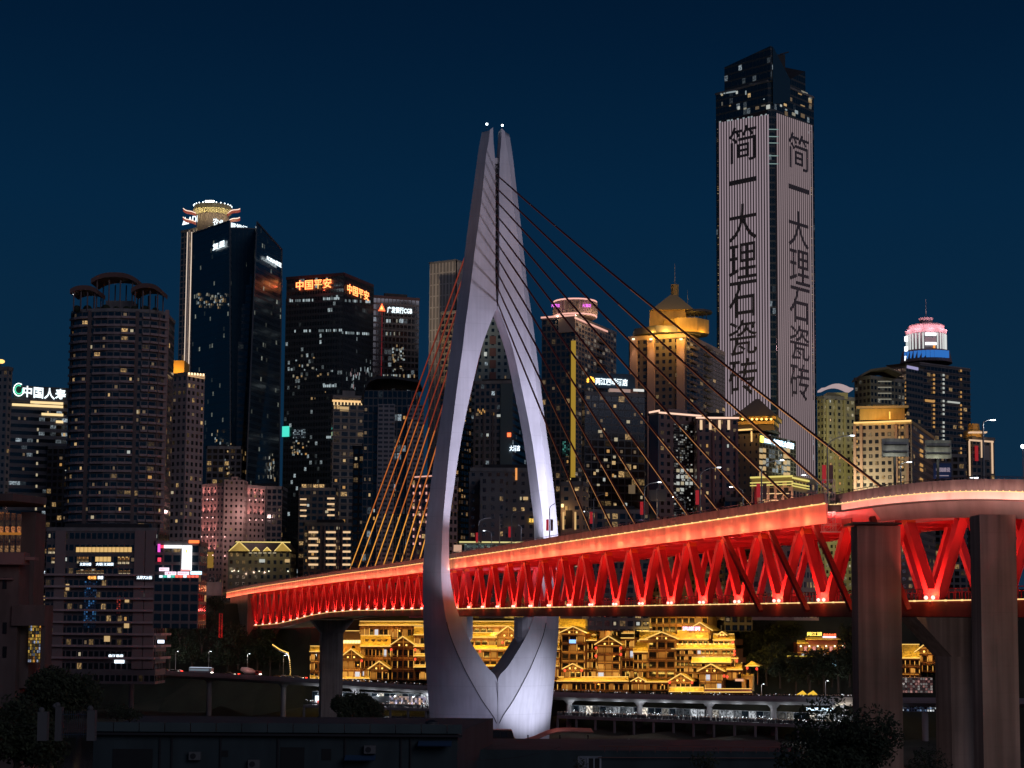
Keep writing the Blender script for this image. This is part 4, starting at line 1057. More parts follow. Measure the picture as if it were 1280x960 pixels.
wpart(t, 1, 'lit_frieze', 762, 788, 485.5, 489.5, EM('frieze dusk', (.7, .45, .38), .5), .4)
wpart(t, 1, 'lit_frieze', 792, 805, 486, 489, EM('frieze white', (.9, .9, .85), .8), .4)
wins(t, 1, 42); speck(t, 1, 14, 734, 780, 510, 650, WM[:4], 1.6, 1.6); wpart(t, 1, 'window', 786, 794, 606, 617, WM[4])

Y = 850
t = tower('residential_tower', 'rose stone tower crowned by a gold floodlit tented roof and spire', ct(786, 858, 906, Y, 24), 60, zpx(858, 420, Y), facade('rose stone', (.11, .078, .075), (.014, .014, .018), .55, .5, .03, WARM, .8), 3.4, 3.6, plant=False, parapet=1.6, pmat=M('cornice stone', (.4, .3, .28), .8))
a, d, n, L_ = wallf(t, 1); m = MB(); m.face([a + n * .1 + UP * t.z0, a + d * L_ + n * .1 + UP * t.z0, a + d * L_ + n * .1 + UP * t.z1, a + n * .1 + UP * t.z1], [(0, 0), (12, 0), (12, 60), (0, 60)])
m.build('balcony_wall', [facade('balcony flats dusk', (.10, .085, .09), (.01, .011, .014), .2, .3, .05, WARM, .8)], t.root)
for k in range(30):
    for x_ in (866, 884): wpart(t, 1, 'balcony', x_, x_ + 7, 432 + k * 8.8, 435 + k * 8.8, M('balcony pale', (.2, .16, .16), .8), 1.3, 1.3)
plm = M('rose pilaster', (.50, .33, .28), .8)
for a_, b_ in ((787, 796), (809, 818), (846, 856)):
    wpart(t, 0, 'pilaster', a_, b_, 424, 700, plm, 1.0, 1.0)
    lamp('SPOT', onwall(t, 0, (a_ + b_) / 2, 424, 2.6), 9000, (1, .62, .35), size=.3, aim=onwall(t, 0, (a_ + b_) / 2, 520, 1.0), spot=40, blend=.9, name='pilaster_wash')
    wpart(t, 0, 'wall_lamp', (a_ + b_) / 2 - 1.5, (a_ + b_) / 2 + 1.5, 423, 425, EM('wall lamp', (1, .75, .45), 2.5), 2.5, .4)
gold = M('gold crown stone', (.62, .40, .13), .65, noise=.2, nscale=.5)
def octa(px, Yc, r, y0, y1, r1=None, n=8, rot=.39):
    a = P(px, y0, Yc); b = P(px, y1, Yc); m = MB(); r1 = r if r1 is None else r1
    A = [(a.x + r * math.cos(rot + 2 * math.pi * i / n), Yc + r * math.sin(rot + 2 * math.pi * i / n)) for i in range(n)]
    B = [(a.x + r1 * math.cos(rot + 2 * math.pi * i / n), Yc + r1 * math.sin(rot + 2 * math.pi * i / n)) for i in range(n)]
    m.prism(A, a.z, b.z, 2.4, 3, polyt=B); return m
octa(833, Y + 18, 18.5, 422, 414).build('crown_terrace', [CONC, ROOF], t.root)
octa(857, Y + 12, 12.5, 419, 402).build('crown_drum', [gold, ROOF], t.root)
octa(836, Y + 20, 13.5, 416, 391, 13.0, 4, .0 + .62).build('crown_block', [gold, ROOF], t.root)
octa(842, Y + 20, 15.5, 391.5, 369, 2.2, 4, .62).build('tent_roof', [M('tent roof gold', (.56, .42, .22), .7), M('tent roof gold', (.56, .42, .22), .7)], t.root)
octa(843.5, Y + 20, 2.1, 370, 356).build('roof_lantern', [gold, gold], t.root)
m = MB(); p = P(843.5, 356, Y + 20); m.tube(p, p + UP * 11.5, .28, 6, .1); p = P(859.5, 379, Y + 14); m.tube(p - UP * 3, p + UP * 7, .2, 6, .06); m.build('spire', [M('spire steel', (.55, .5, .45), .4)], t.root)
octa(872, Y + 14, 8, 392, 389, 7.4).build('roof_disc', [M('disc dusk', (.12, .1, .09), .7), ROOF], t.root)
m = MB()
for k in range(6): p = P(858 + k * 5, 402, Y + 8); m.tube(p, p + UP * 4.6, .2, 5)
m.build('disc_posts', [DARK], t.root)
OR = (1, .50, .07)
for px_, py_, yy, e in ((815, 418, Y + 2, 5000), (833, 416, Y - 1, 5000), (843, 420, Y - 4, 2600), (855, 421, Y - 5, 2600), (868, 421, Y - 3, 2600), (880, 419, Y + 2, 2600), (823, 398, Y + 2, 1500), (850, 399, Y + 4, 1500), (866, 398, Y + 8, 2000)):
    lamp('POINT', P(px_, py_, yy), e * .75, OR, size=.4, name='crown_flood')
wins(t, 1, 10)
for px_ in (828, 850): lamp('POINT', P(px_, 394, Y - 5), 1100, (1, .6, .16), size=.4, name='crown_flood')

REFY = 580
Y = 745
rosy = facade('brick rose', (.17, .085, .08), (.014, .013, .016), .5, .5, .06, WARM, .8)
t = tower('apartment_building', 'rose brick flats with lit roof lines standing low between the near cables', ct(811, 824, 878, Y, 60), 50, zpx(824, 516, Y), rosy, 3.2, 3.5, plant=False, parapet=.8)
wpart(t, 1, 'lit_cornice', 824, 877, 514.5, 516.5, EM('cornice peach', (1, .62, .45), 1.2), .7); wpart(t, 0, 'lit_cornice', 811, 824, 514.5, 516.5, EM('cornice peach', (1, .62, .45), 1.2), .7)
MB().prism(inset([tuple(p)[:2] for p in t.poly], 7), t.z1, t.z1 + 2.6).build('roof_house', [M('roof house rose', (.4, .25, .22), .8), ROOF], t.root)
wpart(t, 0, 'pale_side', 812, 823, 520, 660, M('pale teal side', (.20, .23, .25), .8), .3)
wpart(t, 1, 'dark_bay', 843, 868, 530, 690, facade('bay dark', (.05, .035, .04), mw=.15, mh=.35, lit=.18, cols=[(0, (.9, .9, .85)), (.6, (1, .75, .4))], s=.9), .25)
for k in range(14): wpart(t, 1, 'window', 846 + (k % 4) * 5.5, 849.5 + (k % 4) * 5.5, 586 + (k // 4) * 8, 590 + (k // 4) * 8, WM[2] if k % 3 else WM[3], .5)
wins(t, 1, 14)
t = tower('apartment_building', 'rose brick block with four uplit attic bays behind the near cables', fr(871, 923, Y - 3, 18), 50, zpx(890, 523, Y - 3), rosy, 3.2, 3.5, plant=True, parapet=.8)
wpart(t, 0, 'lit_cornice', 870, 924, 521, 523, EM('cornice peach', (1, .62, .45), 1.2), .9)
for k in range(4): wpart(t, 0, 'lit_bay', 875 + k * 11.5, 878 + k * 11.5, 525, 537, EM('bay lamp', (1, .68, .4), .9), .4)
for x_ in (872, 891, 903, 920): wpart(t, 0, 'wall_pier', x_, x_ + 3, 538, 690, M('rose pier', (.24, .125, .12), .8), .7, .7)
wins(t, 0, 34)

# the LED tower
Y = 930
pol = ct(895.5, 966, 1019, Y, 43, 330)
l, c, r, b = [Vector(p) for p in pol]; dl = (l - c).normalized(); dr = (r - c).normalized()
pol = [tuple(l), tuple(c + dl * 2.6), tuple(c + dr * 2.6), tuple(r), tuple(b)]
z2 = zpx(966, 100, Y)
dt = facade('dark tower glass', (.025, .035, .045), (.014, .026, .034), .08, .25, .035, COOL, .5, clump=.9)
t = tower('skyscraper', 'soaring dark skyscraper clad in striped light walls spelling tall vertical characters', pol, 60, z2, dt, 2.4, 4.2, plant=False, parapet=.6)
tz = [zpx(907, 68, Y), zpx(966, 57, Y), zpx(966, 57.5, Y), zpx(985, 90, Y), zpx(1003, 71, Y), zpx(950, 72, Y + 40)]
l2 = c + dl * (l - c).length * .84; r2 = c + dr * (r - c).length * .80; rm = c + dr * (r - c).length * .42
m = MB(); m.prism([tuple(l2), tuple(c + dl * .6), tuple(c + dr * .6), tuple(rm), tuple(r2), tuple(l2 + r2 - c)], z2, max(tz), 2.4, 4.2, tops=tz); m.build('crown', [dt, ROOF], t.root)
m = MB(); a = c + dr * .7; n_ = Vector((dr.y, -dr.x))
m.face([(a.x + n_.x * .4, a.y + n_.y * .4, z2 - 14), (rm.x + n_.x * .4, rm.y + n_.y * .4, z2 - 8), (rm.x + n_.x * .4, rm.y + n_.y * .4, tz[3]), (a.x + n_.x * .4, a.y + n_.y * .4, tz[1])])
m.build('crown_glazing', [M('blue crown glass', (.03, .07, .11), .06)], t.root)
m = MB(); p = P(975, 68, Y + 15); m.box(p.x - 2, p.x + 3, p.y, p.y + 3, z2, p.z); m.bar(p, p + Vector((5, 0, 1.4)), .6, .6); m.build('roof_crane', [DARK], t.root)
ledm = EM('led stripe', (.62, .48, .55), .46); ledm2 = EM('led stripe dim', (.56, .42, .45), .42)
def led(i, pa, pb, step, wd, mat, yt0, yt1, yb):
    a, d, n, L_ = wallf(t, i)
    p = onwall(t, i, pa, 300); q = onwall(t, i, pb, 300); u0 = (p - a).dot(d) if True else 0; u1 = (q - a).dot(d); m = MB(); u0 = Vector((p.x - a.x, p.y - a.y, 0)).dot(d); u1 = Vector((q.x - a.x, q.y - a.y, 0)).dot(d)
    k = round((u1 - u0) / step); za = zpx(966, yt1, Y); zb_ = zpx(966, yt1, Y)
    zl = onwall(t, i, pa, yt0).z; zr = onwall(t, i, pb, yt1).z; z0_ = onwall(t, i, pa, yb).z
    for j in range(k + 1):
        u = u0 + (u1 - u0) * j / k; z = zl + (zr - zl) * j / k
        m.obox(a + d * (u - wd / 2) + n * .18 + UP * z0_, d * wd, -n * .14, UP * (z - z0_))
    return m.build('led_stripes', [mat], t.root)
led(0, 900.5, 961, 1.9, .98, ledm, 153, 143, 660); led(2, 972.5, 1015.5, 2.1, 1.1, ledm2, 142, 157, 660)
wpart(t, 0, 'led_backing', 899.5, 962, 152, 660, M('led backing', (.05, .04, .048), .7), .04, .03); wpart(t, 2, 'led_backing', 972.4, 1016.5, 152, 660, M('led backing', (.05, .04, .048), .7), .04, .03)
chm = facade('dark characters', (.012, .012, .016), (.05, .038, .046), .35, .0, 0, COOL, 0)
for i, a_, b_, mt in ((0, 911, 946, 0), (2, 985.5, 1011, 1)):
    for ch, y0_, y1_ in (('简', 161, 206), ('一', 227, 233), ('大', 258, 304), ('理', 307, 351), ('石', 354, 399), ('瓷', 402, 446), ('砖', 450, 496)):
        o_ = 2 if i == 2 else 0
        wsign(t, i, ch, a_ + (2 if i == 2 and y0_ > 300 else 0), b_ + (1 if i == 2 and y0_ > 300 else 0), y0_ + o_, y1_ + o_, M('unlit character', (.12, .10, .115), .7), 'dark_character', .004, .23, .06)
for k in range(30):
    i = random.choice((0, 2)); x = random.uniform(897, 962) if i == 0 else random.uniform(974, 1017); y = random.uniform(112, 142)
    wpart(t, i, 'window', x, x + random.uniform(1, 5), y, y + random.uniform(1, 5), random.choice(WM[2:] + DIMW + WM[:1]), .3)
for y_, x0_, x1_ in ((152, 897, 959), (117, 897, 925)):
    for k in range(10): x = random.uniform(x0_, x1_); wpart(t, 0, 'window', x, x + 2, y_ - (x - 897) * .16, y_ + 1.6 - (x - 897) * .16, DIMW[2], .3)
m = MB()
for y_ in (161, 170, 178, 194, 204): wbox(t, 1, 960, 973, y_, y_ + 1, .3, .3, m)
m.build('corner_light', [EM('corner glow', (.5, .75, .7), .35)], t.root)
for pa_ in (898, 1016.5): wpart(t, 0 if pa_ < 950 else 2, 'edge_lights', pa_, pa_ + .7, 160, 500, facade('edge dots', (.02, .02, .02), mw=0, mh=.6, lit=.5, s=.6), .3)

# dark bank block with a tented roof, and the cream hall before it
REFY = 570
Y = 790
t = tower('office_building', 'brown bank block with a dark tented roof ringed by gold lamps', ct(913, 949, 995, Y, 33), 50, zpx(949, 541, Y), facade('brown bank', (.105, .075, .065), (.02, .016, .015), .75, .6, .03, WARM, .6), 3, 3.6, plant=False, parapet=0, cat='building')
a, d, n, L_ = wallf(t, 1); m = MB(); m.face([a + n * .1 + UP * t.z0, a + d * L_ + n * .1 + UP * t.z0, a + d * L_ + n * .1 + UP * t.z1, a + n * .1 + UP * t.z1], [(0, 0), (12, 0), (12, 40), (0, 40)]); m.build('glass_front', [facade('bank glass', (.02, .022, .026), (.012, .016, .02), .15, .2, .12, COOL, .5)], t.root)
octa(947, Y + 16, 14.0, 541, 530, 11, 4, .5).build('attic', [M('attic brown', (.1, .08, .07), .8), ROOF], t.root)
octa(947, Y + 16, 15.5, 523.5, 514, 9.5, 4, .5).build('tent_roof', [M('grey tile roof', (.17, .145, .13), .75), ROOF], t.root); octa(947, Y + 16, 9.5, 514, 499, 1.2, 4, .5).build('tent_roof', [M('grey tile roof', (.17, .145, .13), .75), ROOF], t.root)
octa(947, Y + 16, 14.6, 527.5, 523.5, 14.6, 4, .5).build('roof_band', [gold, ROOF], t.root); octa(947, Y + 16, 13.0, 533, 529, 13.0, 4, .5).build('roof_band', [gold, ROOF], t.root)
for px_ in (928, 934, 940, 946, 952, 958, 964): p = P(px_, 524, Y - .5); MB().ball(p, .55, 6, 4).build('eave_lamp', [EM('eave lamp', (1, .6, .15), 3)], t.root)
for px_ in (930, 942, 955, 965): lamp('POINT', P(px_, 527, Y - 4), 1100, OR, size=.3, name='crown_flood')
wpart(t, 0, 'lit_cornice', 915, 940, 537, 539, EM('cornice gold', (1, .6, .2), 1.2), .5); wpart(t, 0, 'lit_strip', 938.5, 940, 539, 552, EM('cornice gold', (1, .6, .2), 1.2), .5)
wsign(t, 1, 'B', 950.5, 955, 544.5, 552.5, EM('sign yellow', (1, .8, .1), 3), pr=.8, bold=.03); wsign(t, 1, 'ank', 955.5, 963.5, 546, 553, EM('sign icy', (.55, .85, 1), 3.2), pr=.8, bold=.02); wsign(t, 1, '中国光大银行', 966, 992, 548.5, 556, EM('sign icy', (.55, .85, 1), 3.2), pr=.8, bold=.02)
for x_ in (950, 980):
    for k in range(5):
        for j in range(2): wpart(t, 1, 'window', x_ + j * 4.2, x_ + 3.4 + j * 4.2, 560 + k * 7.6, 565 + k * 7.6, WM[0] if (k + j) % 3 else WM[3], .4)
speck(t, 1, 12, 968, 978, 566, 590, DIMW)
Y = 700
t = tower('old_hall', 'cream hall with gold lit cornices and arched windows below the bank block', ct(939, 991, 1022, Y, 30), 50, zpx(991, 598, Y), facade('cream hall', (.50, .33, .25), (.06, .04, .04), .5, .45, .08, WARM, .8), 3.6, 4.2, plant=False, parapet=1.4, cat='building', pmat=M('cream cornice', (.62, .5, .3), .7))
for i, a_, b_ in ((0, 937.5, 990.5), (1, 991, 1012)):
    for y_, h_ in ((596, 2), (603, 1.4), (606.5, 1.2)): wpart(t, i, 'lit_cornice', a_, b_, y_, y_ + h_, EM('cornice yellow', (.9, .75, .2), .9), 1.1)
for k in range(4):
    for j in range(2): wpart(t, 0, 'window_arch', 953 + k * 9, 958 + k * 9, 610 + j * 8.5, 616 + j * 8.5, M('recess', (.015, .013, .016), .9), .3); wpart(t, 0, 'sill_light', 952 + k * 9, 959 + k * 9, 616.6 + j * 8.5, 617.4 + j * 8.5, EM('sill warm', (1, .62, .3), 1.1), .6)
wpart(t, 0, 'banner_strip', 943, 946, 608, 630, M('banner maroon', (.22, .02, .03), .8), .8); wpart(t, 0, 'banner_strip', 949, 953, 608, 630, M('banner grey', (.2, .2, .22), .8), .8)
for x_ in (950, 970, 985): lamp('POINT', onwall(t, 0, x_, 622, 4), 500, (1, .55, .35), size=.3, name='wall_wash')
# olive flats and the hotel cluster on the far side
Y = 870
t = tower('residential_tower', 'olive lit residential tower under an arched white roof canopy', ct(1022, 1030, 1069, Y, 66), 55, zpx(1030, 497, Y), facade('olive flats', (.36, .32, .17), (.03, .03, .025), .5, .48, .20, [(0, (1, .85, .5)), (.6, (.95, .95, .6))], .45, clump=.2), 2.9, 3.3, plant=False)
for x_ in (1035, 1046, 1057): wpart(t, 1, 'wall_pier', x_, x_ + 2.2, 500, 690, M('olive pier', (.42, .37, .19), .8), .8, .8)
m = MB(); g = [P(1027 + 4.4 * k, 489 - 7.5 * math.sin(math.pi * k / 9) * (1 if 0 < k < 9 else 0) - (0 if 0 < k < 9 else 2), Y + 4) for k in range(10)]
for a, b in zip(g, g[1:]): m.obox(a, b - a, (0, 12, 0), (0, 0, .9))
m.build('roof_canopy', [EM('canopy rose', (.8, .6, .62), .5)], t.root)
m = MB(); p = P(1034, 497, Y + 5); q = P(1060, 497, Y + 5); m.box(p.x, q.x, Y + 5, Y + 14, t.z1, t.z1 + 3.4); m.build('roof_house', [M('olive pier', (.42, .37, .19), .8)], t.root)
wins(t, 1, 26, w=.4, h=.4)
lamp('AREA', P(1046, 640, Y - 70), 42000, (1, .92, .5), size=30, aim=P(1046, 560, Y), name='wall_wash')
t = tower('residential_tower', 'dark olive residential block with dotted lit floors behind the gold corniced flats', ct(1069, 1089, 1132, 905, 55), 55, zpx(1089, 472, 905), facade('dusk flats', (.13, .12, .085), (.012, .012, .014), .4, .45, .10, [(0, (.9, .85, .7))], .45, clump=.1), 2.8, 3.5, plant=False)
m = MB(); g = [P(x, y, 903) for x, y in ((1076, 471), (1089, 464), (1110, 461), (1128, 468))]
for a, b in zip(g, g[1:]): m.obox(a, b - a, (0, 24, 0), (0, 0, 1.2))
m.build('sloping_roof', [M('roof olive', (.11, .095, .08), .8)], t.root)
for k in range(5):
    for j in range(9): wpart(t, 1, 'window', 1098 + j * 1.9, 1099.2 + j * 1.9, 476 + k * 7.4, 477.3 + k * 7.4, DIMW[0], .3)
REFY = 500
Y = 950
t = tower('hotel_tower', 'tall dark hotel tower with a white fluted lantern crown, pink cap and mast', ct(1128, 1150, 1213, Y, 56), 55, zpx(1150, 455, Y), facade('hotel dusk', (.13, .11, .11), (.012, .013, .018), .1, .45, .05, WARM, .7, clump=.5), 3, 3.6, plant=False)
ledges(t, (0, 1), 3.6, .5, .6, M('ledge hotel', (.15, .125, .12), .8))
for x_, mt in ((1167, 1), (1179, 2), (1201, 1)):
    for k in range(34): wpart(t, 1, 'window', x_, x_ + (1.8 if x_ != 1201 else 1.4), 462 + k * 5.4, 464.6 + k * 5.4, WM[mt], .9) if random.random() < .8 else 0
wpart(t, 1, 'window', 1185, 1200, 501, 503, WM[2], .8); wpart(t, 1, 'window', 1157, 1168, 499, 502, WM[1], .8)
cx = 1157.5; Yc = Y + 22; c0 = P(cx, 452, Yc)
drum(cx, 455, 440, 15, 13.5, Yc).build('crown_base', [M('crown base', (.1, .09, .1), .7)], t.root)
m = MB(); p = P(cx, 447, Yc)
for k in range(12):
    a_ = math.pi * 1.12 + k * .16; q = p + Vector((15.0 * math.cos(a_), 15.0 * math.sin(a_), -2)); m.obox(q, (2.2, 0, 0), (0, .4, 0), (0, 0, 4.2))
m.build('blue_canopy', [EM('blue glow', (.03, .22, .75), .65)], t.root)
drum(cx, 440, 419, 11.2, 11.2, Yc).build('crown_drum', [M('crown stone cool', (.30, .28, .3), .7)], t.root, True)
m = MB(); p0 = P(cx, 439.5, Yc); p1 = P(cx, 419.5, Yc); hh = p1.z - p0.z
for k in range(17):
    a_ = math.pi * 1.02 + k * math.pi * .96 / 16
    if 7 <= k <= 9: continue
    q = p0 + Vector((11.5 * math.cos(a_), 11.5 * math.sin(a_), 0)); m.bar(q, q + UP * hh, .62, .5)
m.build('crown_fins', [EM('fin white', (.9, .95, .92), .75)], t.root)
m = MB(); q = p0 + Vector((-3.2, -11.9, 0)); m.obox(q + UP * (hh * .80), (6.4, 0, 0), (0, .5, 0), (0, 0, 1.6)); m.obox(q + UP * (hh * .22), (6.4, 0, 0), (0, .5, 0), (0, 0, 1.5)); m.build('crown_panel', [EM('panel white', (.95, .98, 1), 1.8)], t.root)
m = MB(); m.obox(q + UP * .3 + Vector((4.6, 0, 0)), (1, 0, 0), (0, .5, 0), (0, 0, 1.6)); m.build('crown_panel', [EM('panel orange', (1, .35, .05), 1.2)], t.root)
for y0_, y1_, r0, r1 in ((419, 414, 11.6, 12.2), (414, 409, 10.2, 10.2), (409, 407, 10.8, 9.8), (407, 398, 3.2, 4.2)): drum(cx, y0_, y1_, r0, r1, Yc, 16).build('cap_tier', [M('rose cap', (.62, .42, .45), .7)], t.root, True)
m = MB(); p = P(cx, 398, Yc); m.tube(p, p + UP * 11.5, .25, 6, .08); m.build('mast', [M('spire steel', (.55, .5, .45), .4)], t.root)
for k in range(5):
    a_ = math.pi * 1.1 + k * .62; lamp('POINT', P(cx, 413, Yc) + Vector((16 * math.cos(a_), 16 * math.sin(a_), 0)), 2200, (1, .55, .6), size=.4, name='crown_flood')
m = MB()
for y_ in (423.5, 436, 448): p = P(1131, y_, Yc - 6); m.box(p.x, p.x + 1.8, p.y, p.y + 1, p.z - 1.4, p.z + 1.4)
m.build('side_lamp', [EM('side lamp', (.9, .95, 1), 2)], t.root)
t2 = tower('residential_tower', 'shadowy tower with a flared flat roof and a violet floodlit corner before the lantern hotel', ct(1112, 1133, 1154, 925, 45), 55, zpx(1133, 458, 925), facade('dusk flats two', (.10, .085, .08), (.012, .012, .014), .15, .45, .07, WARM, .5), 2.8, 3.5, plant=False)
m = MB(); q = [tuple((Vector((p.x, p.y)) - Vector((t2.c.x, t2.c.y))) * 1.22 + Vector((t2.c.x, t2.c.y))) for p in t2.poly]; m.prism([tuple(p)[:2] for p in t2.poly], t2.z1, t2.z1 + 1.6, polyt=q); m.build('flared_roof', [M('roof olive', (.11, .095, .08), .8), ROOF], t2.root)
wpart(t2, 1, 'glowing_corner', 1134, 1148, 455, 460, EM('violet corner', (.55, .5, .85), .6), .5)
for k in range(24): wpart(t2, 0, 'window', 1129.5, 1132, 472 + k * 5, 474.4 + k * 5, WM[1] if k % 4 else WM[4], .4)
Y = 805
t = tower('apartment_tower', 'brown flats with a gold lit attic and cornice standing before the lantern hotel', ct(1068, 1139, 1167, Y, 22), 50, zpx(1139, 528, Y), facade('brown flats two', (.19, .125, .11), (.016, .015, .018), .45, .48, .045, WARM, .8), 3.2, 3.5, plant=False, parapet=1.0, pmat=M('gold cornice stone', (.5, .36, .2), .7))
wpart(t, 0, 'lit_cornice', 1067, 1139, 527.5, 529.5, EM('cornice gold', (1, .6, .2), 1.2), .9)
octa(1102, Y + 16, 15, 528, 514, 15, 4, .6).build('attic', [M('gold crown stone', (.62, .40, .13)), ROOF], t.root); octa(1102, Y + 16, 17.5, 514, 511, 17.5, 4, .6).build('attic_roof', [M('gold cornice stone', (.5, .36, .2), .7), ROOF], t.root)
m = MB(); p = P(1092, 511, Y + 6); m.box(p.x, p.x + 12, p.y, p.y + 8, p.z, p.z + 2.2); m.build('attic_house', [M('gold crown stone', (.62, .40, .13))], t.root)
for px_ in (1089, 1096, 1103, 1110): wpart(t, 0, 'lit_bay', px_, px_ + 3, 514.5, 524, EM('bay gold', (1, .55, .1), 1.5), -1.0, .8); lamp('POINT', P(px_ + 1, 521, Y - 3), 700, OR, size=.3, name='crown_flood')
for x_ in (1123, 1127): 
    for k in range(14): wpart(t, 0, 'window', x_, x_ + 2.2, 533 + k * 6.2, 535.6 + k * 6.2, WM[1] if (k * 7 + x_) % 3 else WM[0], .4) if (k * 5 + x_) % 4 else 0
for k in range(16): wpart(t, 1, 'window', 1151, 1154, 537 + k * 6, 540 + k * 6, WM[1], .5) if k % 3 else 0
for k in range(12): wpart(t, 0, 'window', 1070.5, 1072, 536 + k * 7, 539 + k * 7, WM[1], .5) if k % 3 != 1 else 0
for x_ in (1068, 1076, 1120, 1134): wpart(t, 0, 'wall_pier', x_, x_ + 3.5, 531, 690, M('brown pier', (.27, .16, .14), .8), .7, .7)
wins(t, 0, 22)
t = tower('office_building', 'squat block framed by a warm light strip with a red banner', ct(1211, 1214, 1242, 860, 62), 50, zpx(1214, 548, 860), facade('squat dark', (.06, .05, .055), mw=.3, mh=.4, lit=.04), 3, 3.6, plant=False, cat='building')
for a_, b_, y0_, y1_ in ((1212, 1242, 549, 551), (1212, 1213.6, 551, 595), (1240.3, 1242, 551, 592), (1227, 1228.2, 551, 572)): wpart(t, 1, 'lit_frame', a_, b_, y0_, y1_, EM('frame warm', (.9, .6, .38), .8), .6)
wpart(t, 1, 'banner_strip', 1219.5, 1223, 557, 576, EM('banner red', (.6, .02, .03), .5), .6); wpart(t, 1, 'lit_notice', 1213, 1223, 596, 597.5, WHITE_L, .6); wpart(t, 1, 'grey_panel', 1230, 1237, 557, 575, M('panel grey', (.25, .25, .27), .8), .6)
octa(1217, 866, 5.5, 548, 539, 5.0).build('roof_turret', [gold, ROOF], t.root); octa(1217, 866, 3.2, 539, 530, 2.8).build('roof_turret', [gold, ROOF], t.root)
m = MB(); p = P(1212, 541, 858); q = P(1234, 541, 858); m.obox(p, q - p, (0, 3, 0), (0, 0, .7)); m.build('roof_beam', [EM('frame warm', (.9, .6, .38), .8)], t.root)
lamp('POINT', P(1217, 541, 852), 1400, OR, size=.3, name='crown_flood')
# uplit rose building, the gabled hall and the screen shop
REFY = 660
Y = 950
t = tower('office_building', 'rose stone building washed by rows of pink wall lamps under a stepped roof', ct(249, 279, 331, Y, 40), 45, zpx(279, 606, Y), facade('rose uplit', (.42, .29, .27), (.02, .018, .02), .6, .55, .02, WARM, .6), 3.2, 3.3, plant=False, cat='building')
MB().prism(fr(279, 304, Y - 1, 14), 45, zpx(290, 600, Y), 3.2, 3.3).build('tower_bay', [facade('rose uplit', (.4, .3, .28)), ROOF], t.root)
MB().prism(fr(288, 296, Y - 1, 10), zpx(290, 600, Y), zpx(290, 596, Y), 3.2, 3.3).build('tower_bay', [facade('rose uplit', (.4, .3, .28)), ROOF], t.root)
for i, xs_, ys_ in ((0, (252, 259, 266), (624, 647, 671, 694)), (1, (283, 290, 297, 312, 320, 328), (625, 650))):
    for x_ in xs_:
        for y_ in ys_:
            p = onwall(t, i, x_, y_, 1.6); MB().ball(p, .32, 6, 4).build('wall_lamp', [EM('pink lamp', (1, .55, .5), 3)], t.root)
            lamp('SPOT', p + UP * .3, 6000, (1, .40, .36), size=.15, aim=p + UP * 10 - Vector((0, -1.6, 0)), spot=50, blend=.8, name='wall_lamp_beam')
for x_, y_ in ((281, 671), (281, 695)):
    p = onwall(t, 1, x_, y_, 2.2); MB().ball(p, .32, 6, 4).build('wall_lamp', [EM('pink lamp', (1, .55, .5), 3)], t.root)
for x_, y_, i_ in ((262, 668, 0), (300, 640, 1), (322, 640, 1)): lamp('POINT', onwall(t, i_, x_, y_, 14), 2600, (1, .62, .58), size=1, name='wall_wash')  # fill points added off the wall to brighten the whole front
wpart(t, 0, 'amber_glow', 259, 266, 690, 710, EM('amber wall glow', (.55, .3, .05), .4), .3)  # wall patch glows by emission, amber light painted on it
Y = 925
t = tower('gabled_hall', 'long grey hall with black tiled roof and gold lit gables near the landing', fr(286, 364, Y, 22), 45, zpx(320, 689, Y), facade('grey hall', (.15, .145, .12), (.02, .02, .02), .55, .5, .12, WARM, .5), 3.4, 4.0, plant=False, parapet=.3, cat='building')
a = P(283, 690, Y - 2); b = P(366, 690, Y - 2); h = zpx(320, 677, Y) - a.z; m = MB()
m.face([a, b, (b.x - 3, Y + 10, a.z + h), (a.x + 3, Y + 10, a.z + h)]); m.face([(a.x, Y + 22, a.z), (a.x + 3, Y + 10, a.z + h), (b.x - 3, Y + 10, a.z + h), (b.x, Y + 22, a.z)]); m.face([a, (a.x + 3, Y + 10, a.z + h), (a.x, Y + 22, a.z)]); m.face([b, (b.x, Y + 22, a.z), (b.x - 3, Y + 10, a.z + h)])
m.build('roof', [M('black tiles', (.02, .02, .022), .6)], t.root)
m = MB(); m.bar((a.x + 3, Y + 10, a.z + h + .2), (b.x - 3, Y + 10, a.z + h + .2), .5, .4); m.build('ridge_light', [EM('ridge gold', (1, .75, .25), 1.0)], t.root)
for x0_, xm, x1_, yt_ in ((286, 299, 312, 677), (343, 353, 364, 678), (315, 320, 325, 684), (329, 334, 339, 684)):
    p, q, r_ = P(x0_, 689, Y - 3), P(x1_, 689, Y - 3), P(xm, yt_, Y - 3); m = MB(); m.face([p, q, r_]); m.face([p + Vector((0, 6, 0)), r_ + Vector((0, 6, 0)), q + Vector((0, 6, 0))]); m.face([p, r_, r_ + Vector((0, 6, 0)), p + Vector((0, 6, 0))]); m.face([q, q + Vector((0, 6, 0)), r_ + Vector((0, 6, 0)), r_])
    g_ = m.build('gable', [M('gable cream', (.6, .5, .25), .8)], t.root)
    m = MB(); m.bar(p + Vector((0, -.3, 0)), r_ + Vector((0, -.3, 0)), .35, .35); m.bar(r_ + Vector((0, -.3, 0)), q + Vector((0, -.3, 0)), .35, .35); m.build('gable_light', [EM('ridge gold', (1, .75, .25), 1.0)], g_)
    lamp('POINT', P(xm, 686, Y - 8), 520, (1, .75, .28), size=.2, name='gable_wash')
for k in range(6): wpart(t, 0, 'eave_light', 311 + k * 6, 315 + k * 6, 690.5, 691.8, WM[3], .8)
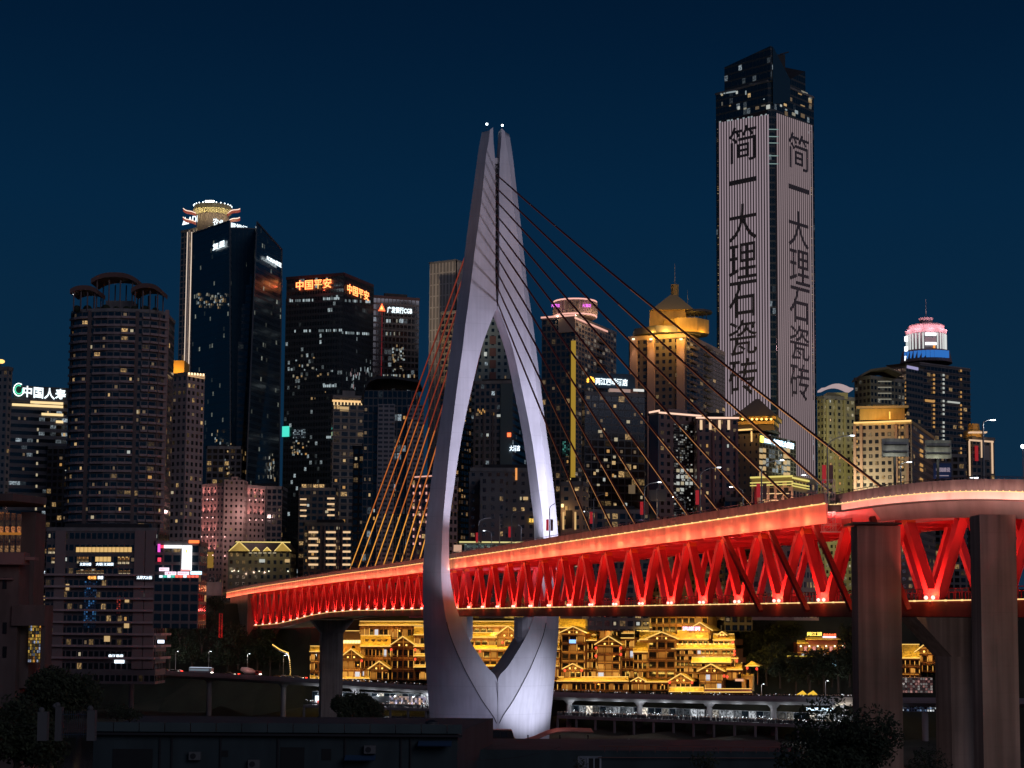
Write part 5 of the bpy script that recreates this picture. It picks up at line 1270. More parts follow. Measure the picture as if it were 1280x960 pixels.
for x_ in (290, 298, 324, 336, 360): p = onwall(t, 0, x_, 714, 1); MB().ball(p, .35, 6, 4).build('wall_lamp', [EM('hall lamp', (1, .95, .7), 2)], t.root); lamp('SPOT', p, 900, (1, .95, .7), size=.15, aim=p + UP * 8 + Vector((0, .5, 0)), spot=40, name='wall_lamp_beam')
wpart(t, 0, 'window', 324, 331, 699, 703, WM[2]); wpart(t, 0, 'window', 356, 362, 699, 703, WM[0])
Y = 690
t = tower('shop_building', 'shop block wrapped by a big white advertising screen and neon shop boards', fr(194, 250, Y, 18), 45, zpx(220, 680, Y), facade('shop wall', (.12, .09, .09), mw=.2, mh=.3, lit=.06), 4, 4, plant=False, cat='building')
SW = EM('screen white', (.95, .97, 1), 2.2)
wpart(t, 0, 'screen', 227, 239, 682, 713, SW, .9); wpart(t, 0, 'screen', 205, 227, 681.5, 685, SW, .9); wpart(t, 0, 'screen', 200.5, 205, 681.5, 685, EM('screen red', (.9, .05, .1), 1.4), .9)
wpart(t, 0, 'screen_mark', 232, 234, 687, 691, EM('screen amber', (1, .75, .2), 1.2), 1.0, .08); wpart(t, 0, 'screen_foot', 226, 238, 711.5, 713.5, EM('screen rose', (.9, .3, .3), 1.2), 1.05, .1)
wpart(t, 0, 'neon_board', 197, 200, 680, 690, EM('neon magenta', (.9, .1, .6), 1.3), .8); wpart(t, 0, 'neon_board', 197, 201, 697, 702, EM('screen red', (.9, .05, .1), 1.4), .8)
for a_, b_, y0_, tx, mt in ((199, 211, 709.5, '银行', 'screen rose'), (206, 220, 714.5, '江湖大餐厅', 'screen red'), (222, 236, 714.5, '服装批发城', 'screen rose'), (238, 252, 714, '数码广场', 'sign icy')):
    wpart(t, 0, 'shop_board', a_, b_, y0_, y0_ + 4.2, EM('board ' + mt, (.95, .7, .85) if mt != 'sign icy' else (.6, .85, 1), 1.6), .6); wsign(t, 0, tx, a_ + .8, b_ - .8, y0_ + .8, y0_ + 3.4, EM(mt, (.9, .1, .1), 1), pr=.9, th=.1)
for k in range(10): wpart(t, 0, 'shop_window', 199 + k * 5, 203 + k * 5, 719, 722, random.choice([EM('shop red', (1, .15, .1), 1.2), EM('shop white', (.8, .9, 1), 1.4), EM('shop teal', (.1, .8, .6), .8)]), .5)
m = MB(); p = P(236, 677, Y - 1); m.box(p.x, p.x + 4.2, p.y, p.y + .4, p.z - .6, p.z + .6); m.build('neon_board', [EM('neon orange', (1, .16, .04), 2)], t.root)
# far dusk blocks closing the skyline low down
for k, (a_, b_, y_, yy, lab) in enumerate(((256, 300, 560, 985, 'shadowed slab block with scattered window lamps below the black glass tower'), (300, 352, 610, 975, 'low shadowed block before the foot of the black glass tower'), (440, 470, 560, 850, 'narrow shadowed slab beside the slim beige block'), (655, 700, 640, 820, 'shadowed block behind the far pylon leg'), (735, 812, 640, 735, 'shadowed block with scattered lamps below the glass hotel'), (905, 940, 625, 735, 'red roofed low block below the near cables'), (1160, 1215, 570, 900, 'shadowed block below the lantern hotel'), (56, 84, 560, 905, 'shadowed slab between the ribbon windowed office and the curved tower'), (86, 200, 640, 900, 'shadowed slab behind the terraced podium'))):
    t = tower('office_building', lab, fr(a_, b_, yy, 22), 45, zpx(a_, y_, yy), facade('shadow block', (.075, .067, .075), (.008, .009, .012), .3, .35, .06, WARM, .7, clump=.6), 3.2, 3.6, cat='building'); wins(t, 0, 10)
REFY = 780
# ------------------------------------------------------------------ stilt house quarter on the bluff
HA = Vector((-92.6, 810, 0)); HD = (Vector((105, 712, 0)) - HA).normalized(); HN = Vector((HD.y, -HD.x, 0))
if HN.y > 0: HN = -HN
def HP(px, py, off=0.0): return plane_hit(px, py, HA + HN * off, HN)
def hbox(m, px0, px1, yt, yb, off0, off1, mi=0):
    a = HP(px0, yb, off1); b = HP(px1, yb, off1); h = HP(px0, yt, off1).z - a.z
    return m.obox(a, Vector((b.x - a.x, b.y - a.y, 0)), -HN * (off1 - off0), UP * h, mi)
timber = M('brown timber wall', (.17, .07, .03), .75, noise=.3, nscale=.8)
plaster = M('ochre plaster', (.42, .25, .09), .8, noise=.25, nscale=.6)
ytile = M('golden roof tiles', (.70, .50, .11), .7, noise=.35, nscale=1.2)
dtile = M('brown roof tiles', (.09, .05, .03), .8)
LEDC = EM('column led', (1, .50, .10), .95); LEDE = EM('eave led', (1, .60, .15), 1.1); LEDS = EM('soft led', (1, .38, .05), .5)
hglass = M('stilt house glass', (.015, .012, .012), .15)
beam_m = M('pale beam', (.34, .19, .11), .8)
HW = [EM('stilt amber', (1, .42, .07), .6), EM('stilt white', (.85, .88, 1), .7), EM('stilt glow', (1, .36, .05), .3)]
HCOL = (1, .42, .06)
def roof_lamp(p0, p1, off, up, e):
    c = (p0 + p1) / 2; w_ = max(2, (p1 - p0).length * .9)
    src = c + HN * off + UP * up
    o = lamp('AREA', src, e, (1, .60, .11), size=w_, sizey=.5, aim=c - HN * 3 + UP * 1, name='roof_flood')
def storeys(root, px0, px1, yt, yb, off, rows, bays, colmat=LEDC, wm=hglass, litp=.14, colw=.42):
    """posts with led strips, beams between storeys, glazing between the posts"""
    for k in range(bays + 1):
        x = px0 + (px1 - px0) * k / bays
        m = MB(); hbox(m, x - colw * .7, x + colw * .7, yt, yb, off - .1, off + .4); ps = m.build('post', [timber], root)
        m = MB()
        for r_ in range(rows):
            if random.random() < .82: h_ = (yb - yt) / rows; hbox(m, x - colw * .8, x + colw * .8, yt + h_ * (r_ + random.uniform(.2, .5)), yt + h_ * (r_ + .92), off + .35, off + .5)
        if m.f: m.build('post_light', [random.choice((colmat, colmat, LEDS))], ps)
    hr = (yb - yt) / rows
    m = MB()
    for r_ in range(rows):
        hbox(m, px0, px1, yt + (r_ + .80) * hr, yt + (r_ + .84) * hr, off + .55, off + .62)
        for k in range(bays * 4): x = px0 + (px1 - px0) * (k + .5) / (bays * 4); hbox(m, x - .12, x + .12, yt + (r_ + .82) * hr, yt + (r_ + 1) * hr, off + .56, off + .61)
    m.build('balcony_rail', [timber], root)
    for r_ in range(rows):
        m = MB(); hbox(m, px0, px1, yt + r_ * hr - .1, yt + r_ * hr + .9, off - .1, off + .3); m.build('beam', [LEDS if random.random() < .22 else beam_m], root)
        for k in range(bays):
            x0 = px0 + (px1 - px0) * (k + .14) / bays; x1 = px0 + (px1 - px0) * (k + .86) / bays
            f = random.random(); m = MB(); hbox(m, x0, x1, yt + (r_ + .28) * hr, yt + (r_ + .92) * hr, off - .2, off + .06)
            m.build('window', [wm if f > litp * 2 else HW[2] if f > litp else random.choice((HW[0], HW[0], HW[1], HW[2], HW[2]))], root)
def gable_house(label, px0, px1, apex, eave, bot, off, rows, bays, depth=10, group='stilt houses', wall=timber, gl=True, litp=.14, lampk=1.0, name='stilt_house', rt=ytile):
    xm = (px0 + px1) / 2; base = HP(xm, bot, off)
    r = thing(name, label, 'house', tuple(base), group)
    inx = (px1 - px0) * .10; w0, w1 = px0 + inx, px1 - inx
    m = MB(); hbox(m, w0, w1, eave, bot, off - depth, off)
    a, b, t_ = HP(w0, eave, off), HP(w1, eave, off), HP(xm, apex + .8, off); bk = -HN * depth
    m.face([a, b, t_]); m.face([a + bk, t_ + bk, b + bk]); m.build('wall', [wall], r)
    m = MB(); fo = 1.0; A, B, T_ = HP(px0, eave + .8, off + fo), HP(px1, eave + .8, off + fo), HP(xm, apex, off + fo); bk = -HN * (depth + fo)
    m.obox(A, T_ - A, bk, UP * .35); m.obox(T_, B - T_, bk, UP * .35); m.build('roof', [rt], r)
    if gl:
        m = MB(); f = HN * .12
        m.bar(A + f + UP * .2, T_ + f + UP * .2, .42, .3); m.bar(T_ + f + UP * .2, B + f + UP * .2, .42, .3); m.build('eave_light', [LEDE], r)
        m = MB(); m.bar(A.lerp(T_, .45) - HN * .5, B.lerp(T_, .45) - HN * .5, .3, .3); m.bar(T_ - UP * .5 - HN * .5, (A + B) / 2 - HN * .5, .3, .3); m.build('gable_truss', [LEDS], r)
    roof_lamp(A + UP * 1.5, B + UP * 1.5, 1.5, 5.5, 260 * lampk * (px1 - px0) / 30)
    for k in (-.22, .22):
        m = MB(); m.ball(HP(xm + (px1 - px0) * k * .6, eave - .6, off + .4), .45, 6, 4); m.build('gable_lamp', [EM('gable lamp', (1, .6, .14), 2)], r)
    if rows: storeys(r, w0, w1, eave + .9, bot, off, rows, bays, litp=litp)
    lamp('POINT', HP(xm, eave + (bot - eave) * .35, off + 3.2), 190 * lampk * (px1 - px0) / 22, HCOL, size=.25, name='facade_flood')
    return r
def hall(label, px0, px1, ridge, eave, bot, off, rows, bays, rise=5.0, depth=11, wall=timber, litp=.14, lampk=1.0, name='stilt_house', group='stilt houses', dormers=0, rt=ytile):
    base = HP((px0 + px1) / 2, bot, off); r = thing(name, label, 'house', tuple(base), group)
    m = MB(); hbox(m, px0 + .4, px1 - .4, eave - .5, bot, off - depth, off); m.build('wall', [wall], r)
    A, B = HP(px0, eave, off + 1.2), HP(px1, eave, off + 1.2); C_, D = HP(px0 + .8, ridge, off - rise), HP(px1 - .8, ridge, off - rise)
    m = MB(); th = UP * .35
    m.face([A, B, D, C_]); m.face([A - th, C_ - th, D - th, B - th]); m.face([A - th, B - th, B, A]); m.face([B - th, D - th, D, B]); m.face([A, C_, C_ - th, A - th])
    C2, D2 = C_ - HN * 6 - UP * 3.4, D - HN * 6 - UP * 3.4; m.face([C_, D, D2, C2]); m.build('roof', [rt], r)
    m = MB(); m.bar(A + HN * .1 - UP * .15, B + HN * .1 - UP * .15, .36, .3); m.bar(C_ + UP * .2, D + UP * .2, .3, .3); m.build('eave_light', [LEDE], r)
    for k in range(dormers):
        x = px0 + (px1 - px0) * (k + 1) / (dormers + 1); m = MB(); hbox(m, x - 1.4, x + 1.4, (ridge + eave) / 2 - 2.0, (ridge + eave) / 2 + .6, off - 3, off - 1); m.build('dormer', [dtile], r)
    if rows: storeys(r, px0 + .8, px1 - .8, eave + .5, bot, off, rows, bays, litp=litp)
    roof_lamp(A, B, 3.6, 3.4, 500 * lampk * max(4, (B - A).length) / 8)
    if rows: lamp('POINT', HP((px0 + px1) / 2, eave + (bot - eave) * .4, off + 3.2), 140 * lampk * (px1 - px0) / 22, HCOL, size=.25, name='facade_flood')
    return r
# upper street of the quarter, just below the deck
hall('long upper row of the stilt quarter with lit posts under the far deck', 449, 533, 777, 781, 800, -9, 1, 14)
hall('upper hall of the stilt quarter seen in the pylon notch, gold roofed', 533, 700, 777, 782, 806, -9, 2, 20)
hall('golden upper hall with blue lit windows between pylon and tall gabled stilt house', 698, 815, 770, 784, 800, -9, 1, 16, litp=.2)
hall('tall ochre back wall hall behind the hipped roofs of the stilt quarter', 812, 886, 766, 769, 802, -10, 3, 9, wall=plaster, litp=.1)
hall('narrow brown roofed terrace hidden in the shrubs above the cave wall house', 402, 451, 789, 800, 806, -5, 0, 1, rt=dtile, lampk=.2)
# left wing
r = hall('ochre cave wall house with round windows and a row of parapet lamps', 402, 451, 799, 804, 816, -2, 0, 1, wall=plaster, lampk=.8)
for x_ in (409.5, 442): m = MB(); c = HP(x_, 809.5, -1.9); m.tube(c, c + HN * .25, 1.0, 14); m.build('round_window', [hglass], r)
for k in range(13): m = MB(); hbox(m, 404 + k * 3.6, 405.4 + k * 3.6, 800.5, 804, -2, -.6); m.build('parapet_lamp', [EM('parapet lamp', (1, .72, .35), 1.6)], r)
lamp('POINT', HP(427, 811, 2.5), 700, HCOL, size=.2, name='facade_flood')
gable_house('small twin gable stilt house nearer the bridge pier', 401, 427, 812.5, 821, 849, 0, 2, 3)
gable_house('second twin gable stilt house with broad white shop windows', 424, 453.5, 811.5, 822, 849, .6, 2, 3, litp=.3)
hall('long yellow dormer roofed stilt house with pillared galleries', 450, 489, 794.5, 807.5, 849, -1.5, 3, 8, dormers=4)
gable_house('porch gable standing before the dormer roofed stilt house', 460, 488, 827, 836, 850, 1.2, 1, 3, depth=5)
gable_house('tall gabled stilt house with three storeys of lit posts beside the pylon', 486.5, 520.5, 796, 807, 850, .8, 3, 4)
hall('stilt house of stacked gold eaves half hidden by the pylon leg', 517, 560, 784, 793, 850, -1, 4, 6)
for k, y_ in enumerate((807, 819, 833)): hall('gold pent roof number one of the stacked eaves' if 0 else ('topmost', 'middle', 'lowest')[k] + ' pent roof of the stacked gold eaves beside the pylon leg', 517, 548, y_ - 1.4, y_ + .4, y_ + 2, .6, 0, 1, rise=-.2, depth=2, lampk=.6, name='pent_roof')
# seen through the notch of the pylon
hall('stilt house roof top filling the upper pylon notch', 558, 645, 791, 796, 812, -3, 1, 10)
gable_house('gabled stilt house peeking over the pylon notch', 618, 652, 783, 795, 808, -1.5, 1, 3, rt=ytile)
hall('broad gold eave stilt house across the pylon notch', 560, 700, 803, 811, 858, -.5, 4, 16, litp=.2)
hall('low arcade with a gold pent roof at the point of the pylon notch', 560, 698, 829, 832, 862, 2, 2, 14, litp=.25)
# right wing
gable_house('slim tall gabled stilt house with a small blue sign next to the pylon', 698.5, 734, 783.5, 791, 848, .5, 5, 3)
m = MB(); hbox(m, 711.5, 719.5, 799.5, 804, .9, 1.3); bs = m.build('house_sign', [EM('house sign blue', (.25, .5, 1), 1.6)], bpy.data.objects[-1] if 0 else [o for o in bpy.data.objects if o.get('label', '').startswith('slim tall gabled')][0])
gable_house('porch gable with red lantern light below the slim gabled stilt house', 702.5, 729, 830, 836, 848, 1.6, 1, 3, depth=4)
hall('recessed link house with a yellow roof between two tall gables', 729, 746, 794, 800, 848, -2.5, 4, 3, litp=.3)
gable_house('broad gabled stilt house with three rows of uplit panels', 743, 778, 795.5, 805.5, 848, .6, 4, 3, litp=.34)
hall('dark narrow link house with a brown roof and one arched lamp', 776, 793, 792, 797, 848, -2, 4, 3, rt=dtile, lampk=.5)
hall('plain stilt house with a steep square yellow roof slab', 791, 815, 801.5, 814.5, 848, -.6, 3, 4)
gable_house('tallest gabled stilt house with four full height glowing posts', 806, 848, 790.5, 798.5, 848, 1.4, 4, 3, litp=.05)
hall('low link roof leaning on the tallest gabled stilt house', 799, 826, 789.5, 799, 803, -1, 0, 1)
hall('hipped roof hall with pink neon letters on its ridge', 846, 886, 788.5, 798.5, 806, -3, 1, 6)
r_ = [o for o in bpy.data.objects if o.get('label', '').startswith('hipped roof hall')][0]
p = HP(853, 788, -2.5); q = HP(875, 787, -2.5); letters('neon_letters', '洪崖洞', p, Vector((q.x - p.x, q.y - p.y, 0)), UP * 1.7, HN, EM('neon pink', (1, .5, .9), 2.4), r_, .02)
gable_house('back gable rising behind the hipped roof hall', 858, 891, 778.5, 788, 800, -7, 1, 4, wall=plaster)
hall('small hipped corner roof at the tree end of the quarter', 891, 918.5, 793, 799.5, 806, -2, 1, 4)
gable_house('tiny crest gable over the hipped corner roof', 896, 909, 790, 794, 797, -3, 0, 2, depth=3)
hall('long gallery house with a bright lamp studded eave', 839, 919, 805.5, 810.5, 848, .2, 5, 15, rise=1.6, litp=.2)
m = MB()
for k in range(14): m.ball(HP(841 + k * 5.8, 805, .8), .35, 6, 4)
m.build('roof_edge_lamps', [EM('gable lamp', (1, .6, .14), 2)], [o for o in bpy.data.objects if o.get('label', '').startswith('long gallery house')][0])
hall('pent roof half way up the gallery house', 864, 914, 822, 827.5, 830, 1.6, 0, 1, rise=-.3, depth=3, name='pent_roof')
gable_house('wide two storey gable before the gallery house', 871, 906, 830.5, 839, 863, 2.6, 2, 4, depth=5, litp=.3)
hall('corner house with a square yellow roof by the trees', 908, 928.5, 829, 836.5, 850, 1.5, 1, 3)
hall('roof tier on the corner house by the trees', 914, 923, 819.5, 822.5, 829, .6, 1, 2)
hall('arcade with a long bright roof at road level between pylon and shop porch', 696, 786, 846.5, 851, 863, 3, 1, 15, rise=1.5, litp=.2)
gable_house('shop porch gable with white lit doors at road level', 788, 808, 847, 851.5, 863, 3.4, 1, 2, depth=4, litp=.45)
hall('low shop row beside the white lit porch', 806, 836, 848, 852, 863, 2.6, 1, 6, litp=.2)
gable_house('low truss gable porch at road level under the gallery house', 835.5, 866, 842.5, 851, 862, 3.6, 1, 4, depth=4)
hall('yellow shop awning roof at the foot of the truss gable porch', 836, 880, 859.5, 864, 866, 4.6, 0, 1, rise=-.5, depth=2, name='pent_roof')
hall('low road level shop row nearer the bridge pier', 388, 462, 844, 847.5, 853, 2.4, 1, 14, litp=.3)
hall('low yellow roof tucked between bridge pier and cave wall house', 387, 403, 808, 814, 850, -2, 3, 3)
hall('shop with a dark violet awning at the tree end', 880, 940, 861.5, 864.5, 867, 3.6, 0, 1, rt=M('violet awning', (.12, .03, .08), .7), lampk=.15, rise=-.4, depth=2, name='shop_awning')
# arched gateway and hillside pavilion
r = thing('arched_gateway', 'ochre arched gateway with a wavy crest at the end of the stilt houses', 'gateway', tuple(HP(934, 862, 2)))
m = MB(); hbox(m, 927, 931.5, 845, 864, 0, 2); hbox(m, 936.5, 941, 845, 864, 0, 2); hbox(m, 927, 941, 845, 849, 0, 2); m.build('wall', [plaster], r)
m = MB()
for k in range(5): hbox(m, 927 + k * 2.8, 929.8 + k * 2.8, 845 - (2.4, 1.2, 3.6, 1.2, 2.4)[k], 845, 0, 1.6)
m.build('crest', [ytile], r); m = MB(); hbox(m, 919, 929, 848.5, 851.5, 2, 2.4); m.build('name_board', [EM('name board', (1, .5, .3), .8)], r); lamp('POINT', HP(934, 855, 6), 420, HCOL, size=.25, name='gate_flood')
r = thing('pavilion', 'small gold roofed pavilion on posts among the hillside trees', 'pavilion', tuple(HP(940, 843, 2)))
m = MB(); a = HP(931, 832.5, 3); b = HP(949.5, 832.5, 3); t_ = HP(940, 826, 1)
bk = -HN * 5
for q_ in ([a, b, t_], [b, b + bk, t_], [b + bk, a + bk, t_], [a + bk, a, t_]): m.face(q_)
m.face([a + bk, b + bk, b, a]); m.build('roof', [ytile], r)
m = MB(); m.bar(a, b, .3, .3); m.build('eave_light', [LEDE], r)
for x_ in (933, 946.5): m = MB(); hbox(m, x_, x_ + .8, 832, 856, 0, .4); m.build('post', [timber], r)
roof_lamp(a, b, 3.5, 2.5, 420)
# red lanterns hung along the eaves
lan = MB(); lan.ball((0, 0, 0), .55, 8, 6, 1.2)
lo = lan.build('red_lantern', [EM('lantern red', (1, .06, .03), 1.4)]); first = True
for x_, y_, o_ in ((404, 825, 1.4), (407, 833, 1.4), (452, 826, 2), (489, 812, 2), (519, 812, 2), (519, 824, 2), (533, 812, 2), (541, 826, 2), (706, 838, 3), (727, 838, 3), (745, 810, 2), (776, 810, 2), (745, 820, 2), (776, 818, 2), (916, 803, 2), (918, 814, 2), (918, 818, 2), (905, 845, 4), (909, 846, 4), (921, 826, 3), (934, 835, 4), (946, 836, 4), (837, 853, 5), (865, 853, 5), (628, 803, 1), (646, 803, 1), (600, 814, 2), (660, 814, 2)):
    o = lo if first else lo.copy()
    if not first: COL.objects.link(o)
    first = False; o.location = HP(x_, y_, o_)
    tag(o, 'red glowing paper lantern hung under an eave of the stilt houses', 'lantern', 'red lanterns')
# rosy apartment behind and the restaurant in the trees
Y = 790
t = tower('apartment_building', 'rosy apartment block with blue lit windows standing behind the stilt quarter', fr(884, 985, Y, 20), 30, zpx(930, 762, Y), facade('rosy block', (.36, .2, .16), (.05, .06, .08), .3, .3, .3, [(0, (.5, .65, 1)), (.6, (.8, .85, 1))], .7, clump=.3), 4.8, 5.2, plant=False, cat='building')
lamp('AREA', P(915, 780, Y - 12), 2600, (1, .45, .25), size=20, sizey=3, aim=P(915, 785, Y), name='wall_wash'); wins(t, 0, 16, zpx(930, 800, Y), mats=[EM('window blue', (.4, .7, 1), .8), WM[2]])
Y = 720
r = thing('restaurant_house', 'red and gold hillside restaurant with big rooftop sign among dark trees', 'restaurant', tuple(P(1027, 822, Y)))
def pbox(m, px0, px1, yt, yb, Y_, dep, mi=0):
    a = P(px0, yb, Y_); b = P(px1, yb, Y_); h = zpx(px0, yt, Y_) - a.z; return m.box(a.x, b.x, Y_, Y_ + dep, a.z, a.z + h, mi)
m = MB(); pbox(m, 997, 1057, 803, 822, Y, 10); pbox(m, 1008, 1047, 798, 803, Y, 10); m.build('wall', [M('restaurant red', (.22, .06, .04), .8)], r)
for x0_, x1_, y0_, y1_ in ((996, 1011, 800, 804), (1007, 1051, 796, 799)):
    a, b = P(x0_, y1_, Y - 1.5), P(x1_, y1_, Y - 1.5); h = zpx(x0_, y0_, Y) - a.z; m = MB(); m.face([a, b, (b.x - 1, Y + 4, a.z + h), (a.x + 1, Y + 4, a.z + h)]); m.face([a - UP * .3, (a.x + 1, Y + 4, a.z + h - .3), (b.x - 1, Y + 4, a.z + h - .3), b - UP * .3]); m.face([a - UP * .3, b - UP * .3, b, a]); m.build('roof', [ytile], r)
    lamp('AREA', (a + b) / 2 + Vector((0, -3, 2.5)), 260, (1, .66, .17), size=(b - a).length, sizey=.4, aim=(a + b) / 2 + Vector((0, 3, .6)), name='roof_flood')
for y_ in (806, 815.5): m = MB(); pbox(m, 997, 1057, y_, y_ + .7, Y - .5, .6); m.build('beam', [LEDS], r)
for k in range(11):
    m = MB(); pbox(m, 1000 + k * 5.3, 1003.5 + k * 5.3, 808, 813.5, Y - .2, .4); m.build('window', [random.choice([HW[0], HW[2], HW[2], EM('restaurant rose', (1, .35, .3), .7)])], r)
    if k % 2 == 0: MB().ball(P(1001 + k * 5.3, 807.6, Y - 1), .4, 6, 4).build('lamp', [EM('hall lamp', (1, .95, .7), 2)], r)
for k in range(8): m = MB(); pbox(m, 1002 + k * 6.6, 1005 + k * 6.6, 817, 820, Y - .2, .4); m.build('window', [random.choice([HW[2], hglass, HW[1]])], r)
for tx, x0_, x1_, y0_, y1_, mt in (('闻江湖', 1009, 1027, 790, 795, EM('sign gold big', (1, .72, .12), 2.2)), ('重庆老火锅', 1029, 1045, 792, 795, SR)):
    p = P(x0_, y1_, Y + 1); q = P(x1_, y1_, Y + 1); letters('sign_letters', tx, p, q - p, UP * (zpx(x0_, y0_, Y + 1) - p.z), (0, -1, 0), mt, r, .02)
m = MB(); pbox(m, 1028.5, 1045, 795.3, 797, Y + .5, .5); m.build('sign_light', [EM('neon lilac', (.75, .65, 1), 2)], r)
lamp('POINT', P(1015, 812, Y - 4), 500, (1, .5, .15), size=.25, name='facade_flood'); lamp('POINT', P(1043, 812, Y - 4), 500, (1, .5, .15), size=.25, name='facade_flood')
r = thing('terrace_wall', 'low terrace wall edged with yellow light before the hillside restaurant', 'wall', tuple(P(1003, 826, Y - 6))); m = MB(); pbox(m, 984, 1022, 820.5, 824, Y - 6, .6); m.build('wall', [plaster], r); m = MB(); pbox(m, 984, 1022, 819.6, 820.4, Y - 6.2, .4); m.build('edge_light', [EM('edge yellow', (1, .75, .1), .9)], r)
tag(MB().obox(P(1040.5, 832, 712), (1.3, 0, 0), (0, .4, 0), (0, 0, 2.6)).obox(P(1039.8, 832.6, 712), (2.0, 0, 0), (0, .4, 0), (0, 0, .35)).build('light_column', [EM('light column', (.5, .85, 1), 2)]), 'white blue glowing light column in the dark hillside trees', 'light')
# small stilt houses glimpsed between the two ramp piers
hall('stilt house with a striped gable glimpsed between the ramp piers', 1125, 1150, 806, 822, 862, 0, 4, 4, wall=timber)
gable_house('gold gabled stilt house glimpsed between the ramp piers', 1143, 1176, 803, 815, 840, -2, 2, 4, rt=ytile)
tag(MB().obox(P(1128, 866, 668), (12, 0, 0), (0, 5, 0), (0, 0, 6.0)).build('lit_kiosk', [facade('kiosk', (.4, .1, .08), mw=.2, mh=.2, lit=2, cols=[(0, (1, .9, .85)), (.6, (1, .5, .45))], s=.7)]), 'white and red lit kiosk glimpsed between the ramp piers', 'kiosk')

# ------------------------------------------------------------------ elevated riverside road
rd = [(-60, 830, 842), (60, 834, 835), (200, 838, 822), (380, 847.5, 790), (540, 857.5, 764), (700, 865, 737), (830, 868, 716), (950, 870, 696), (1100, 871.5, 672), (1300, 873, 646)]
RP = catmull([P(*e) for e in rd], 10)
def rdn(i):
    d = RP[min(i + 1, len(RP) - 1)] - RP[max(i - 1, 0)]; d.z = 0; d.normalize(); return Vector((-d.y, d.x, 0))
def rdsweep(m, prof):
    rows = [[RP[i] + rdn(i) * o + UP * z for o, z in prof] for i in range(len(RP))]; k = len(prof)
    for i in range(len(rows) - 1):
        for j in range(k): m.face([rows[i][j], rows[i][(j + 1) % k], rows[i + 1][(j + 1) % k], rows[i + 1][j]])
    return m
VI = thing('elevated_road', 'long elevated riverside road on round columns in front of the stilt houses', 'viaduct', tuple(RP[20]))
rdsweep(MB(), [(0, -1.15), (0, -2.2), (2, -3.6), (10, -3.6), (11.5, -1.15)]).build('deck', [M('viaduct concrete', (.25, .23, .24), .8, noise=.2)], VI)
rdsweep(MB(), [(0, 0), (0, -1.1), (.25, -1.1), (.25, 0)]).build('parapet', [M('viaduct parapet', (.27, .25, .27), .8)], VI)
rdsweep(MB(), [(.4, -1.08), (11.2, -1.08), (11.2, -1.12), (.4, -1.12)]).build('carriageway', [asph], VI)
def rd_at(px, off=0.0):
    best = min(range(len(RP)), key=lambda i: abs(640 + F * RP[i].x / RP[i].y - px))
    i = best; pi = 640 + F * RP[i].x / RP[i].y; j = i + 1 if pi < px else i - 1
    j = max(0, min(len(RP) - 1, j)); pj = 640 + F * RP[j].x / RP[j].y; t = 0 if i == j else (px - pi) / (pj - pi)
    return RP[i].lerp(RP[j], t) + rdn(i) * off, rdn(i)
for px_ in (100, 163, 258, 350, 440, 531, 610, 706, 794, 880, 960, 1050, 1150, 1230):
    p, n = rd_at(px_, 6); m = MB(); m.tube((p.x, p.y, -1), (p.x, p.y, p.z - 4.8), 1.25, 12); m.tube((p.x, p.y, p.z - 5.2), (p.x, p.y, p.z - 3.55), 1.3, 12, 2.8); m.build('column', [M('viaduct concrete', (.25, .23, .24), .8)], VI, True)
# lower quay: slab, back wall shops, columns
qm = M('quay concrete', (.17, .16, .17), .85, noise=.3)
def quay(label, px0, px1, y, dep, hgt, Yoff, lit, cols, s):
    """a deck below the road with a lit back wall"""
    pa, n = rd_at(px0, -Yoff); pb, _ = rd_at(px1, -Yoff)
    za = P(px0, y, pa.y).z; d = pb - pa; d.z = 0; d1 = d.normalized(); nn_ = Vector((-d1.y, d1.x, 0))
    pa = Vector((pa.x, pa.y, za)); r = thing('quay_terrace', label, 'terrace', tuple(pa))
    MB().obox(pa, d, nn_ * dep, -UP * 1.2).build('slab', [qm], r)
    m = MB(); k = 0
    m.face([pa + nn_ * dep, pa + d + nn_ * dep, pa + d + nn_ * dep + UP * hgt, pa + nn_ * dep + UP * hgt], [(0, 0), (round(d.length / 3.2), 0), (round(d.length / 3.2), 1), (0, 1)])
    m.build('shop_front', [facade('shop fronts ' + label[:9], (.12, .12, .13), mw=.1, mh=.12, lit=lit, cols=cols, s=s, clump=.0)], r)
    m = MB(); L_ = d.length; j = 0
    while j * 9.0 < L_:
        q = pa + d1 * j * 9.0 + nn_ * .8; m.bar(q - UP * 14, q - UP * 1.2, .8, .8, d1); j += 1
    m.build('slab_posts', [qm], r)['kind'] = 'stuff'
    m = MB(); m.obox(pa + UP * 1.05, d, nn_ * .1, UP * .1); j = 0
    while j * 2.0 < L_: q = pa + d1 * j * 2.0; m.bar(q, q + UP * 1.1, .08, .08, d1); j += 1
    m.build('railing', [DARK], r)
    return r, pa, d, nn_
WCOL = [(0, (.9, .95, 1)), (.55, (1, .9, .75)), (.8, (.6, .85, 1)), (.92, (1, .4, .3))]
Q1 = quay('lower quay deck with white lit shops between bridge pier and pylon', 386, 545, 881, 8, 6.2, 2, .8, WCOL, 1.1)
Q2 = quay('lower quay deck crowded with people under the elevated road', 700, 1062, 894.5, 9, 4.4, 2, .75, [(0, (.75, .9, .95)), (.6, (.9, .95, .9))], .55)
Q3 = quay('lowest boat landing deck with dim stalls before the pylon', 430, 545, 905, 8, 4, 8, .12, WCOL, .5)
